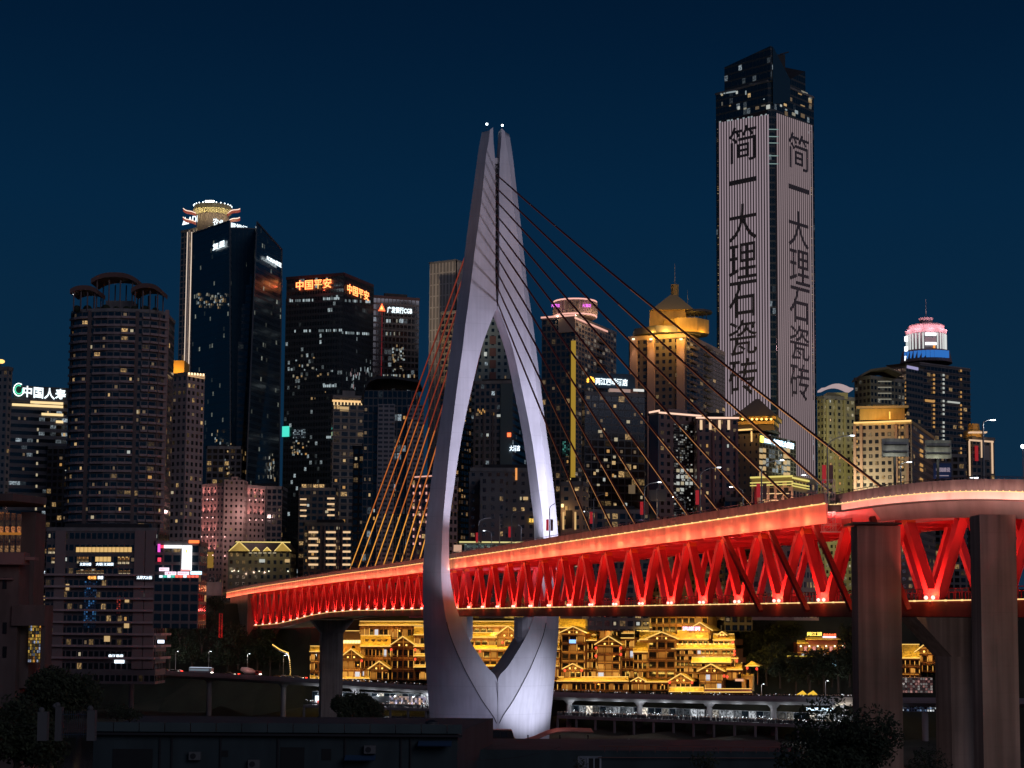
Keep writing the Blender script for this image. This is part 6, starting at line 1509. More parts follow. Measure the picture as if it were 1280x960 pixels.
# lamps of the two decks
for q_, n_l, e in ((Q1, 7, 520), (Q2, 12, 420)):
    for k in range(n_l): lamp('POINT', q_[1] + q_[2] * ((k + .5) / n_l) + q_[3] * 5 + UP * 4.6, e, (.85, .95, 1), size=.2, name='quay_lamp')
Pq = Q1[1]; d1 = Q1[2].normalized()
for f0, f1, z0_, z1_, mt in ((.03, .13, .6, 4, EM('shop white', (.8, .9, 1), 1.4)), (.42, .62, .4, 4.6, M('shop dark', (.03, .03, .035), .5)), (.62, .93, 1.2, 4.8, facade('shop rose dots', (.2, .1, .1), mw=.02, mh=.02, lit=2, cols=[(0, (1, .75, .7)), (.5, (.8, .7, 1)), (.8, (1, .6, .4))], s=1.3, clump=0)), (.17, .26, .4, 4.4, M('shop dark', (.03, .03, .035), .5)), (.05, .10, .3, 1.8, EM('shop red', (1, .15, .1), 1.2))):
    MB().obox(Pq + Q1[2] * f0 + Q1[3] * (7.4 - (.4 if mt.name == 'shop red' else 0)) + UP * z0_, Q1[2] * (f1 - f0), Q1[3] * .3, UP * (z1_ - z0_)).build('shop_board', [mt], Q1[0])
r = thing('white_stair', 'white lit stair and awning at the end of the crowded quay by the ramp pier', 'stair', tuple(P(1050, 893, 680)))
m = MB()
for k in range(9): a = P(1030 + k * 2.6, 890 - k * 2.2, 682); m.box(a.x, a.x + 1.0, 680, 683, a.z - 1.5, a.z)
m.build('steps', [M('pale step', (.6, .6, .58), .8)], r); m = MB(); a = P(1048, 882, 680); b = P(1068, 878, 680); m.obox(a, b - a, (0, 5, 0), (0, 0, .4)); m.build('awning', [M('pale step', (.6, .6, .58), .8)], r); lamp('POINT', P(1056, 885, 677), 700, (1, .9, .7), size=.2, name='quay_lamp')
tag(MB().obox(P(1009, 888, 678), P(1041, 889, 678) - P(1009, 888, 678), (0, 2, 0), (0, 0, 1.1)).build('lit_counter', [EM('counter blue', (.65, .85, 1), 2)]), 'blue white lit counter on the crowded quay', 'counter')
tag(MB().obox(P(1127, 889, 668), P(1220, 891, 668) - P(1127, 889, 668), (0, 2, 0), (0, 0, 1.6)).build('lit_counter', [facade('counter dots', (.05, .08, .2), mw=.3, mh=.3, lit=.8, cols=[(0, (.4, .6, 1)), (.5, (.9, .95, 1))], s=1.5)]), 'long blue lit counter glimpsed beyond the ramp piers', 'counter')
# gold canopies of the road level stalls
r = thing('stall_tent', 'yellow peaked stall tent glowing by the road under the hillside trees', 'tent', tuple(P(1010, 868, 700)))
m = MB()
for x0_ in (997, 1010):
    a, b, t_ = P(x0_, 869, 700), P(x0_ + 13, 869, 700), P(x0_ + 6.5, 863, 702)
    m.face([a, b, t_]); m.face([b, b + Vector((0, 4, 0)), t_]); m.face([a, t_, a + Vector((0, 4, 0))])
m.build('canopy', [EM('tent yellow', (1, .6, .05), .9)], r)
# crowds: nobody could count them
def figures(m, p, h, f=0):
    a = f; r0 = h * .13
    m.tube(p, p + UP * h * .5, r0 * .8, 5, r0, 0); m.tube(p + UP * h * .5, p + UP * h * .83, r0 * 1.15, 5, r0 * .9, 0); m.ball(p + UP * h * .92, h * .085, 5, 4, 1.2, 1)
cl = [M('crowd dark', (.06, .06, .07), .9), M('skin', (.45, .28, .2), .8)]
for q_, n_, lab in ((Q2, 620, 'crowd'), (Q1, 160, 'crowd')):
    m = MB()
    for _ in range(n_):
        p = q_[1] + q_[2] * random.random() + q_[3] * random.uniform(.4, 6.5); figures(m, p, random.uniform(1.5, 1.8))
    tag(m.build('crowd', cl), kind='stuff')
m = MB()
for _ in range(520):
    px_ = random.uniform(388, 1062) if random.random() < .85 else random.uniform(960, 1062); p, n = rd_at(px_, random.uniform(.6, 10.5)); p.z -= 1.1; figures(m, p, random.uniform(1.5, 1.8))
tag(m.build('crowd', cl), kind='stuff')
m = MB()
for _ in range(150):
    f = random.random(); q_ = Q2 if random.random() < .7 else Q1; p = q_[1] + q_[2] * f + q_[3] * random.uniform(.4, 6) + UP * random.uniform(1.1, 2.6); m.ball(p, random.uniform(.1, .22), 4, 3)
for _ in range(90):
    p, n = rd_at(random.uniform(390, 1062), random.uniform(.6, 9)); m.ball(p + UP * random.uniform(0, .8), random.uniform(.08, .17), 4, 3)
tag(m.build('crowd_lights', [EM('phone lights', (.9, .95, 1), 1.6)]), kind='stuff')
# traffic
def car_proto(name, body, label):
    r = thing(name, label, 'car', (0, 0, 0))
    m = MB(); pr = [(-2.2, .35), (2.2, .35), (2.25, .85), (1.3, 1.0), (.7, 1.48), (-1.2, 1.5), (-1.9, 1.02), (-2.25, .95)]
    for y in (-.85, .85): m.face([(x, y, z) for x, z in (pr if y < 0 else pr[::-1])])
    for i in range(len(pr)): a, b = pr[i], pr[(i + 1) % len(pr)]; m.face([(a[0], -.85, a[1]), (a[0], .85, a[1]), (b[0], .85, b[1]), (b[0], -.85, b[1])])
    m.build('body', [body], r)
    m = MB(); m.box(-1.5, 1.0, -.87, .87, 1.05, 1.4); m.build('side_windows', [hglass], r)
    for x in (-1.35, 1.35):
        for y in (-.8, .8): m = MB(); m.tube((x, y - .1, .34), (x, y + .1, .34), .34, 10); m.build('wheel', [DARK], r)
    for y in (-.6, .6):
        m = MB(); m.box(2.2, 2.34, y - .28, y + .28, .55, .9); m.build('headlight', [EM('headlight', (1, .95, .8), 9)], r)
        m = MB(); m.box(-2.34, -2.2, y - .3, y + .3, .62, .95); m.build('tail_light', [EM('tail light', (1, .04, .02), 6)], r)
    return r
protos = [car_proto('parked_car', M('car ' + n_, c_, .3, .2), '') for n_, c_ in (('white', (.6, .6, .6)), ('black', (.03, .03, .035)), ('silver', (.35, .36, .38)), ('yellow cab', (.65, .42, .05)))]
lab = ('white car in the traffic queue on the elevated road', 'black car in the traffic queue on the elevated road', 'silver car in the traffic queue on the elevated road', 'yellow taxi in the traffic queue on the elevated road')
used = [0] * 4; k = 0
px_ = 66
while px_ < 376:
    if not (226 < px_ < 340) or px_ > 272 and px_ < 292:
        for off in (3.0, 7.2):
            i = random.randrange(4); o = copy_tree(protos[i]); p, n = rd_at(px_ + random.uniform(-1, 1), off); p.z -= 1.08
            dr_ = Vector((n.y, -n.x, 0)); o.location = p; o.rotation_euler = (0, 0, math.atan2(dr_.y, dr_.x) + (math.pi if off > 5 else 0)); o.name = 'car'
            tag(o, lab[i], 'car', ('white cars', 'black cars', 'silver cars', 'yellow taxis')[i] + ' queueing on the elevated road')
    px_ += random.uniform(7.5, 9.5)
def kill(o):
    for c in list(o.children): kill(c)
    bpy.data.objects.remove(o)
for o in protos: kill(o)
p, n = rd_at(251, 3.2); p.z -= 1.08; dv = Vector((n.y, -n.x, 0))
r = thing('coach', 'long pale coach with a lit window band on the elevated road', 'bus', tuple(p)); r.rotation_euler = (0, 0, 0)
def loc(f, s_, z): return p + dv * f + n * s_ + UP * z
MB().obox(loc(-6.2, -1.25, .45), dv * 12.4, n * 2.5, UP * 2.7).build('body', [M('coach white', (.5, .52, .56), .4)], r)
MB().obox(loc(-5.9, -1.3, 1.7), dv * 11.2, n * .1, UP * .95).build('window_band', [EM('coach windows', (.35, .45, .55), .35)], r)
MB().obox(loc(-6.0, -1.0, 3.17), dv * 11.5, n * 2.0, UP * .18).build('roof_light', [EM('coach roof light', (.7, .8, 1), .9)], r)
for f in (-4, 4): MB().tube(loc(f, -1.3, .5), loc(f, -1.0, .5), .5, 10).build('wheel', [DARK], r)
MB().obox(loc(6.2, -1.0, .8), dv * .06, n * 2, UP * .25).build('headlight', [EM('headlight', (1, .95, .8), 4)], r); MB().obox(loc(-6.26, -1.0, .8), dv * .06, n * 2, UP * .3).build('tail_light', [EM('tail light', (1, .04, .02), 3)], r)
p, n = rd_at(312, 3.4); p.z -= 1.08; dv = Vector((n.y, -n.x, 0))
r = thing('mixer_truck', 'cement mixer truck with a pale tilted drum on the elevated road', 'truck', tuple(p))
MB().obox(loc(-5.5, -1.1, .9), dv * 11, n * 2.2, UP * .4).build('chassis', [DARK], r); MB().obox(loc(3.4, -1.2, 1.0), dv * 2.2, n * 2.4, UP * 2.0).build('cab', [M('truck red', (.4, .05, .04), .4)], r); MB().obox(loc(3.8, -1.24, 1.9), dv * 1.4, n * .06, UP * .8).build('cab_window', [hglass], r)
m = MB(); m.tube(loc(-5, 0, 3.6), loc(-2.2, 0, 2.9), .9, 14, 1.6); m.tube(loc(-2.2, 0, 2.9), loc(.6, 0, 2.5), 1.6, 14, 1.5); m.tube(loc(.6, 0, 2.5), loc(2.8, 0, 2.2), 1.5, 14, .7); m.build('drum', [M('drum pale', (.55, .45, .45), .5)], r, True)
for f in (-4, -2.8, 4.3): MB().tube(loc(f, -1.2, .5), loc(f, -.9, .5), .52, 10).build('wheel', [DARK], r)
MB().obox(loc(5.6, -1.0, 1.2), dv * .06, n * 2, UP * .25).build('headlight', [EM('headlight', (1, .95, .8), 4)], r)
lamp('POINT', loc(0, -4, 5), 300, (1, .55, .5), size=.2, name='road_lamp')
# ------------------------------------------------------------------ street lamps
def lamp_post(label, base, h, arm, lit, side=1, banners=False, bcol=None, group='street lamps on the bridge'):
    r = thing('street_lamp', label, 'street lamp', tuple(base), group); b = Vector(base); ax = Vector((side, 0, 0))
    MB().tube(b, b + UP * h, .15, 6, .10).build('pole', [M('lamp pole', (.30, .29, .29), .5)], r)
    m = MB(); prev = b + UP * h
    for k in range(1, 6):
        t_ = k / 5; q = b + UP * (h + arm * .55 * math.sin(t_ * math.pi / 2)) + ax * arm * (1 - math.cos(t_ * math.pi / 2)); m.tube(prev, q, .07, 5); prev = q
    m.build('arm', [M('lamp pole', (.30, .29, .29), .5)], r)
    m = MB(); m.obox(prev - Vector((0, .12, 0.05)), ax * .62, (0, .25, 0), (0, 0, .1)); m.build('lamp_head', [EM('street lamp lit', (.85, .93, 1), 7) if lit else M('lamp pole', (.30, .29, .29), .5)], r)
    if lit: lamp('POINT', prev - UP * .5 + ax * .5, 900 if 'elevated' in group else 160, (.9, .95, 1), size=.15, name='street_lamp_light')
    if banners:
        for sg in (-1, 1):
            m = MB(); m.box(b.x + (.2 if sg > 0 else -.8), b.x + (.8 if sg > 0 else -.2), b.y - .04, b.y + .04, b.z + h * .42, b.z + h * .72); m.build('banner', [M('banner red', (.20, .02, .025), .8) if sg < 0 else M('banner rose', (.28, .13, .12), .8)], r)
    return r
def deck_at_px(px, off):
    lo, hi = s_of_y(140), S_END
    for _ in range(40):
        mid = (lo + hi) / 2; q = at(mid, off, 0)
        if 640 + F * q.x / q.y > px: lo = mid
        else: hi = mid
    return at(lo, off, 0)
for px_, off, top, arm, lit, side, ban, lb in ((687.5, 3, 636, 2.6, False, 1, True, 'unlit lamp post with red banners in front of the far pylon leg'), (640, 3, 646, 2.6, False, 1, True, 'unlit lamp post with banners beside the road sign near the pylon'), (599, 3, 654, 2.6, False, 1, True, 'unlit lamp post with banners just past the near pylon leg'),
    (742.5, 3, 626, 2.6, False, 1, True, 'unlit lamp post with banners at the foot of the innermost near cable'), (806, 3, 612, 2.6, True, 1, True, 'lamp post with a lit head beside the brown road sign'), (876, 3, 596, 3, True, 1, True, 'lamp post with red banner before the rose brick blocks'),
    (953, 4, 588, 3, True, 1, True, 'lamp post with a lit head below the bank sign'), (1036, 5, 560, 3.4, True, 1, True, 'tall lamp post with maroon banners before the olive tower'),
    (615, 21, 668, -2, True, -1, False, 'short lit lamp on the far kerb seen inside the pylon arch'), (652, 21, 660, -2, True, -1, False, 'short lit lamp on the far kerb next to the far pylon leg'), (741.5, 21, 645, -2, True, -1, False, 'short lit lamp on the far kerb below the yellow strip tower'), (857, 21, 628, -2, True, -1, False, 'short lit lamp on the far kerb below the rose brick flats'), (930, 21, 616, -2, True, -1, False, 'short lit lamp on the far kerb before the cream hall'), (1023, 21, 602, -2, True, -1, False, 'short lit lamp on the far kerb before the olive tower'),
    (440, 3, 694, 2, False, 1, False, 'unlit lamp post among the outer far cables'), (505, 3, 674, 2, False, 1, False, 'unlit lamp post among the inner far cables'), (522, 21, 682, -2, False, -1, False, 'unlit lamp post just short of the near pylon leg')):
    b = deck_at_px(px_, off); h = P(px_, top, b.y).z - b.z; lamp_post(lb, b, max(3, h), abs(arm), lit, side, ban)
for px_, py_, Yp, lit, lb in ((1230, 530, 205, True, 'tall slender lamp post rising from the ramp against the sky'), (1126, 582, 230, True, 'lamp post with a bright head on the ramp before the brown flats')):
    base = P(px_, 607, Yp); base.z = ZC + 15.5; lamp_post(lb, base, P(px_, py_, Yp).z - base.z, .9, lit, 1, False)
r = thing('street_lamp', 'bright lamp at the very edge of the picture above the ramp', 'street lamp', tuple(P(1278.5, 620, 330))); p = P(1278.5, 558, 330); MB().ball(p, .4, 8, 6).build('lamp_head', [EM('street lamp lit', (.85, .93, 1), 7)], r); MB().tube(p - UP * 9, p - UP * .3, .08, 6).build('pole', [M('lamp pole', (.30, .29, .29), .5)], r)
for px_, py_, Yp, lb in ((252, 815, 815, 'white lamp post on the elevated road behind the coach'), (92, 812, 830, 'added white lamp post on the elevated road by the podium corner nearest the concrete house'), (212, 815, 820, 'added white lamp post on the elevated road ahead of the coach'), (300, 818, 806, 'added white lamp post on the elevated road over the mixer truck'), (345, 820, 800, 'added white lamp post on the elevated road beside the bridge pier'), (136, 806, 828, 'white lamp post before the terraced podium'), (179, 811, 824, 'second white lamp post before the terraced podium'), (1022, 852, 690, 'white lamp post by the stall tent'), (942, 856, 697, 'white lamp post by the arched gateway')):  # some of these posts are added to brighten the road
    p, n = rd_at(px_, 9); p.z -= 1.1; h = P(px_, py_, p.y).z - p.z; lamp_post(lb, p, h, .6, True, 1, False, group='lamp posts on the elevated road')
# road signs, seen from behind
for x0_, x1_, y0_, y1_, xp, off, lb in ((628, 648, 647, 659.5, 625, 3.4, 'brown back of a road sign on a post inside the pylon arch'), (811.5, 833, 612.5, 626.5, 822, 3.4, 'brown back of a road sign between the near cables')):
    b = deck_at_px(xp, off); r = thing('road_sign', lb, 'road sign', tuple(b))
    a = P(x0_, y1_, b.y); c = P(x1_, y0_, b.y); m = MB(); m.box(a.x, c.x, b.y - .1, b.y, a.z, c.z)
    for k in range(5): x = a.x + (c.x - a.x) * (k + .5) / 5; m.box(x - .08, x + .08, b.y - .2, b.y - .1, a.z, c.z)
    m.build('board', [M('sign back', (.42, .27, .15), .6)], r)
    m = MB(); m.tube(b, Vector((b.x, b.y, c.z + .3)), .15, 6)
    for f in (.3, .7): z = a.z + (c.z - a.z) * f; m.tube((b.x, b.y + .1, z), (c.x, b.y + .1, z), .08, 5)
    m.build('post', [M('lamp pole', (.30, .29, .29), .5)], r); lamp('POINT', Vector(((a.x + c.x) / 2, b.y - 2.5, a.z - 1)), 60, (1, .6, .3), size=.2, name='sign_lamp')
# lit station pavilion beyond the pylon
b = deck_at_px(600, 22); Yp = 585
r = thing('station_pavilion', 'low station pavilion with pale green glass inside the pylon arch', 'pavilion', tuple(P(612, 690, Yp)))
m = MB(); pbox(m, 580, 652, 680, 692, Yp, 8); m.build('glass_wall', [facade('station glass', (.1, .12, .1), mw=.06, mh=.1, lit=2, cols=[(0, (.45, .75, .62))], s=.55)], r)
m = MB(); pbox(m, 574, 655, 676.5, 680, Yp - 1.5, 11); m.build('roof', [M('station roof', (.3, .3, .25), .7)], r); m = MB(); pbox(m, 574, 655, 676.6, 678.2, Yp - 1.7, .15); m.build('roof_light', [EM('roof edge yellow', (.85, .75, .3), .9)], r)
m = MB(); pbox(m, 567, 577, 681, 690, Yp - 3, .5); m.build('poster', [EM('poster warm', (1, .6, .42), .55)], r)
# big boards beyond the ramp
for x0_, x1_, y0_, y1_, mt, lb in ((1103, 1136, 548, 570.5, M('board metal one', (.42, .42, .40), .4, noise=.6, nscale=.9), 'patterned steel billboard back on posts before the brown flats'), (1157, 1189.5, 550, 573, M('board metal two', (.46, .46, .38), .4, noise=.6, nscale=.7), 'patterned steel billboard back on posts before the lantern hotel')):
    Yp = 300; r = thing('billboard', lb, 'billboard', tuple(P(x0_, 607, Yp))); m = MB(); pbox(m, x0_, x1_, y0_, y1_, Yp, .5); m.build('board', [mt], r)
    m = MB(); 
    for y_ in (y0_ + 7, y0_ + 16.5): pbox(m, x0_ + 2, x1_ - 2, y_, y_ + 1.3, Yp - .3, .25)
    m.build('frame_bar', [DARK], r); m = MB(); pbox(m, x0_ + 15, x0_ + 18, y1_, 640, Yp + .1, .4); m.build('post', [DARK], r)
    lamp('POINT', P((x0_ + x1_) / 2, y1_ + 3, Yp - 2), 130, (.95, .95, .75), size=.1, name='board_lamp')
Yp = 320; r = thing('blue_sign', 'dark blue lettered sign board beside the patterned billboards', 'sign', tuple(P(1178, 607, Yp))); m = MB(); pbox(m, 1167, 1189.5, 579, 599, Yp, .4); m.build('board', [M('board blue', (.01, .05, .16), .5)], r)
p = P(1170, 590, Yp - .1); q = P(1187.5, 590, Yp - .1); letters('sign_letters', '中国建设', p, q - p, UP * .85, (0, -1, 0), EM('letter dim', (.5, .4, .5), .5), r); m = MB(); pbox(m, 1170, 1186, 594, 595, Yp - .15, .1); m.build('letter_line', [EM('letter dim', (.5, .4, .5), .5)], r); m = MB(); pbox(m, 1177, 1179, 599, 640, Yp + .1, .4); m.build('post', [DARK], r)
lamp('POINT', P(1178, 600, Yp - 3), 40, (.5, .6, 1), size=.1, name='board_lamp')
# people at the rail of the upper deck
def person_proto(cloth):
    m = MB(); n = 8
    prof = [(0, .10, .07), (.42, .13, .09), (.82, .17, .11), (.95, .15, .10), (1.25, .20, .12), (1.42, .19, .11), (1.47, .07, .07), (1.52, .065, .07), (1.58, .085, .10), (1.68, .085, .10), (1.74, .05, .06)]
    rows = [[(a * math.cos(2 * math.pi * i / n), b * math.sin(2 * math.pi * i / n), z) for i in range(n)] for z, a, b in prof]
    for j in range(len(rows) - 1):
        for i in range(n): m.face([rows[j][i], rows[j][(i + 1) % n], rows[j + 1][(i + 1) % n], rows[j + 1][i]], None, 0 if prof[j][0] < 1.45 else 1)
    m.face(rows[-1], None, 1)
    for sx_ in (-1, 1): m.tube((sx_ * .2, 0, 1.4), (sx_ * .24, -.1, 1.1), .05, 6, .045); m.tube((sx_ * .24, -.1, 1.1), (sx_ * .16, -.3, 1.18), .045, 6, .035)
    return m.build('person', [cloth, M('skin', (.45, .28, .2), .8)], None, True)
pp = [person_proto(M('cloth ' + n_, c_, .9)) for n_, c_ in (('navy', (.03, .04, .08)), ('red', (.35, .05, .05)), ('white', (.5, .5, .5)))]
plab = ('person in dark clothes leaning at the rail of the upper bridge deck', 'person in red clothes leaning at the rail of the upper bridge deck', 'person in pale clothes leaning at the rail of the upper bridge deck')
cnt = [0, 0, 0]
for k in range(64):
    i = random.choice((0, 0, 0, 1, 2)); px_ = random.uniform(575, 1035); q = deck_at_px(px_, random.uniform(.55, 1.4)); q.z += .12
    o = pp[i] if cnt[i] == 0 else pp[i].copy()
    if cnt[i]: COL.objects.link(o)
    cnt[i] += 1; o.location = q; o.rotation_euler = (0, 0, random.uniform(-.8, .8)); s_ = random.uniform(.95, 1.08); o.scale = (s_, s_, s_)
    tag(o, plab[i], 'person', ('people in dark clothes', 'people in red clothes', 'people in pale clothes')[i] + ' at the bridge rail')
q = deck_at_px(802, 1.0); r = thing('umbrella', 'pale blue umbrella open over the bridge rail between the near cables', 'umbrella', tuple(q))
m = MB(); c = q + UP * 2.1; n = 8
for i in range(n):
    a0, a1 = 2 * math.pi * i / n, 2 * math.pi * (i + 1) / n; m.face([c + UP * .3, c + Vector((.75 * math.cos(a0), .75 * math.sin(a0), 0)), c + Vector((.75 * math.cos(a1), .75 * math.sin(a1), 0))])
m.build('canopy', [M('umbrella blue', (.4, .45, .7), .7)], r); MB().tube(q + UP * .9, c + UP * .3, .02, 5).build('shaft', [DARK], r)

# ------------------------------------------------------------------ trees
leafm = [M('leaf dark', (.02, .03, .014), .8), M('leaf mid', (.036, .05, .022), .8)]
def tree_mesh(h, r, n, seed, leaf=.45, lo=.35):
    rnd = random.Random(seed); cr = MB(); tr = MB()
    tr.tube((0, 0, -1), (0, 0, h * .45), r * .07, 7, r * .05)
    cl = []
    for k in range(9):
        a = rnd.uniform(0, 6.28); e = Vector((math.cos(a) * r * rnd.uniform(.25, .7), math.sin(a) * r * rnd.uniform(.25, .7), h * rnd.uniform(lo + .1, .92)))
        s_ = Vector((0, 0, h * rnd.uniform(.25, .45))); tr.tube(s_, e, r * .035, 5, r * .012, caps=False); cl.append((e, r * rnd.uniform(.32, .55)))
    cl.append((Vector((0, 0, h * .85)), r * .5))
    for _ in range(n):
        c, cr_ = rnd.choice(cl); d = Vector((rnd.gauss(0, 1), rnd.gauss(0, 1), rnd.gauss(0, .8))).normalized(); p = c + d * cr_ * rnd.uniform(.35, 1.05) ** .6
        if p.z < h * lo * .7: continue
        u = Vector((rnd.gauss(0, 1), rnd.gauss(0, 1), rnd.gauss(0, 1))).normalized(); v = u.orthogonal().normalized(); sz = leaf * rnd.uniform(.6, 1.3)
        cr.face([p - u * sz, p + v * sz * .5, p + u * sz, p - v * sz * .5], None, rnd.choice((0, 0, 1)))
    return cr, tr
bark = M('bark', (.07, .05, .04), .9)
def tree(name, label, base, h, r, n, seed, leaf, group=None, lo=.35):
    t_ = thing(name, label, 'tree', (0, 0, 0), group); cr, tr = tree_mesh(h, r, n, seed, leaf, lo)
    cr.build('crown', leafm, t_)['kind'] = 'stuff'; tr.build('trunk', [bark], t_); t_.location = base
    return t_
hp = [tree('hillside_tree', 'dark leafy tree in the unlit grove on the bluff', (0, 0, 0), 14, 7, 900, s_, .62, 'dark trees on the bluff') for s_ in (1, 2, 3)]
spots = []
for px_, py_, Yt in [(212, 830, 812), (225, 806, 835), (240, 832, 815), (232, 785, 850), (252, 812, 830), (264, 835, 812), (246, 770, 862), (272, 815, 826), (262, 790, 842), (285, 836, 800), (298, 826, 806), (310, 836, 800), (322, 830, 800), (338, 836, 796), (216, 770, 856), (290, 810, 826), (330, 815, 810), (205, 800, 845), (208, 752, 866), (226, 756, 868), (268, 768, 864), (350, 832, 800),
    (925, 822, 735), (945, 815, 735), (965, 812, 735), (985, 815, 735), (958, 838, 722), (975, 845, 715), (995, 850, 710), (1012, 848, 708), (1030, 848, 706), (1048, 846, 704), (1062, 842, 704), (940, 845, 728), (990, 838, 716), (1010, 838, 716), (1055, 825, 718), (1068, 812, 722), (1040, 842, 712), (972, 828, 728), (1150, 846, 690), (1164, 850, 688), (970, 800, 745), (1050, 800, 745), (990, 796, 748), (1024, 838, 714), (930, 800, 745), (1085, 800, 740), (750, 794, 762), (760, 793, 763), (742, 793, 762)]:
    spots.append((px_, py_ - (6 if px_ < 352 else 0), max(Yt, 842 - .04 * (px_ - 200)) if px_ < 352 else Yt))
for k, (px_, py_, Yt) in enumerate(spots):
    o = hp[k] if k < 3 else copy_tree(hp[k % 3]); p = P(px_, py_, Yt); small = .45 if 740 <= px_ <= 762 else random.uniform(.75, 1.15)
    o.location = (p.x, p.y, p.z - 5 * small); o.scale = (small,) * 3; o.rotation_euler = (0, 0, random.uniform(0, 6.28))
# bluff wall sections that carry the city edge
r = thing('retaining_wall', 'pale retaining wall of the street above the dark grove left of the landing'.replace(' left of', ' beside'), 'wall', tuple(P(240, 745, 850)))
m = MB(); pbox(m, 222, 277, 727, 744, 850, 3); pbox(m, 205, 222, 724, 731, 852, 3); m.build('wall', [M('retaining wall', (.22, .18, .18), .85, noise=.3)], r)
m = MB(); pbox(m, 195, 277, 725.2, 725.8, 849, .2); m.build('railing', [DARK], r)
lamp('POINT', P(253, 731, 842), 500, (1, .7, .6), size=.2, name='street_lamp_light')
r = thing('lift_shaft', 'red lit lattice lift shaft beside the far abutment', 'lift', tuple(P(276, 795, 800)))
m = MB(); a = P(273.5, 797, 800); b = P(277.5, 767, 800)
for x in (a.x, b.x):
    for y in (800, 801.5): m.tube((x, y, a.z), (x, y, b.z), .14, 5)
for k in range(9):
    z = a.z + (b.z - a.z) * k / 8; m.tube((a.x, 800, z), (b.x, 800, z), .1, 4)
    if k < 8: m.tube((a.x, 800, z), (b.x, 800, z + (b.z - a.z) / 8), .08, 4)
m.build('lattice', [M('lattice red', (.6, .06, .05), .5)], r); lamp('POINT', P(279, 790, 795), 700, (1, .12, .08), size=.3, name='lift_lamp')
# crowd of the street over the grove and its lamps
m = MB()
for _ in range(90): p = P(random.uniform(196, 276), random.uniform(723, 726), random.uniform(840, 848)); figures(m, p, 1.7)
tag(m.build('crowd', cl), kind='stuff')
for k in range(12): p = P(196 + k * 12 + random.uniform(-4, 4), random.uniform(712, 718), 925 if k > 5 else 860); lamp('POINT', p, 260, (1, .7, .55), size=.25, name='street_lamp_light')
# cliff stairs traced with gold lamps beside the bridge pier
r = thing('cliff_stair', 'zigzag cliff stair traced by strings of gold lamps beside the bridge pier', 'stair', tuple(P(352, 850, 806)))
m = MB(); g = [(341, 806), (350, 812), (360, 816), (362, 826), (363, 840), (362, 850)]; l_ = MB()
for a, b in zip(g, g[1:]):
    p, q = P(a[0], a[1], 806), P(b[0], b[1], 806); m.bar(p - UP * .8, q - UP * .8, .4, .5, (0, 1, 0))
    for k in range(6): l_.ball(p.lerp(q, k / 6), .3, 5, 4)
m.build('flight', [qm], r); l_.build('lamp_string', [EM('gable lamp', (1, .6, .14), 2)], r)
for a in ((345, 814), (361, 835)): lamp('POINT', P(a[0], a[1], 802), 30, HCOL, size=.2, name='stair_lamp')

# ------------------------------------------------------------------ old concrete house at the near edge
Y = 262
r = thing('concrete_house', 'grey concrete house with a jutting flat roof and glowing amber glass stair hall', 'house', tuple(P(20, 900, Y)))
cm = M('house concrete', (.11, .085, .08), .85, noise=.3, nscale=.5)
a = P(-60, 640, Y); m = MB(); pbox(m, -60, 14, 705, 1010, Y, 9); pbox(m, 14, 33, 640, 1010, Y + 6, 6); pbox(m, 14, 55, 756, 782, Y - .6, 5); pbox(m, 14, 34, 780, 860, Y + 2, 4); pbox(m, 50, 54.5, 782, 850, Y, 4); m.build('wall', [cm], r)
g0, g1 = P(-60, 640, Y - 2), P(15.5, 628, Y - 2); m = MB()
A, B, C_, D = P(-60, 616, Y - 3), P(16, 620, Y - 3), P(60, 640, Y + 6), P(-40, 640, Y + 12)
zA = P(16, 617, Y - 3).z; m.prism([(A.x, Y - 3), (B.x, Y - 3), (C_.x, Y + 5), (C_.x - 3, Y + 12), (A.x, Y + 12)], P(16, 626, Y - 3).z, zA); m.build('flat_roof', [cm, cm], r)
m = MB(); pbox(m, -60, 30, 690, 705, Y - 1.5, 3); pbox(m, 30, 44, 696, 700, Y - 1.2, 2); pbox(m, -60, 16, 722, 724, Y - .6, .5); m.build('balcony_slab', [M('slab rose', (.20, .13, .125), .85, noise=.2)], r)
for k in range(9): m = MB(); pbox(m, -40 + k * 7.4, -34.5 + k * 7.4, 640 + max(0, k - 5) * .8, 690, Y + 1.0, .3); m.build('glass_pane', [facade('amber hall', (.08, .03, .02), mw=.3, mh=.02, lit=2, cols=[(0, (1, .34, .10)), (.5, (1, .5, .2))], s=.65)], r)
m = MB(); pbox(m, -60, 26, 665, 668, Y + .8, .2); m.build('lamp_row', [EM('stilt glow', (1, .62, .22), .55)], r)
m = MB(); pbox(m, 17, 24, 706, 756, Y + .8, .3); m.build('red_glass', [facade('red hall', (.1, .01, .01), mw=.3, mh=.1, lit=2, cols=[(0, (1, .10, .05))], s=.8)], r)
m = MB(); pbox(m, 34.5, 51, 781, 828, Y + 1, .3)
m = MB(); p = P(34.5, 828, Y + .8); q = P(51.5, 781, Y + .8); m.face([p, (q.x, p.y, p.z), (q.x, p.y, q.z), (p.x, p.y, q.z)], [(0, 0), (7, 0), (7, 12), (0, 12)]); m.build('stained_glass', [facade('stained glass', (.02, .015, .01), (.02, .015, .01), .22, .18, 2, [(0, (1, .62, .10)), (.55, (1, .42, .06)), (.75, (.6, .7, 1))], 1.0, clump=0)], r)
for y_ in (722, 778, 808): m = MB(); pbox(m, 3, 8, y_, y_ + 14, Y - .1, .3); m.build('window', [hglass], r)
lamp('POINT', P(30, 690, Y - 8), 130, (1, .4, .3), size=.4, name='hall_glow'); lamp('POINT', P(8, 740, Y - 9), 60, (1, .4, .35), size=.4, name='hall_glow')

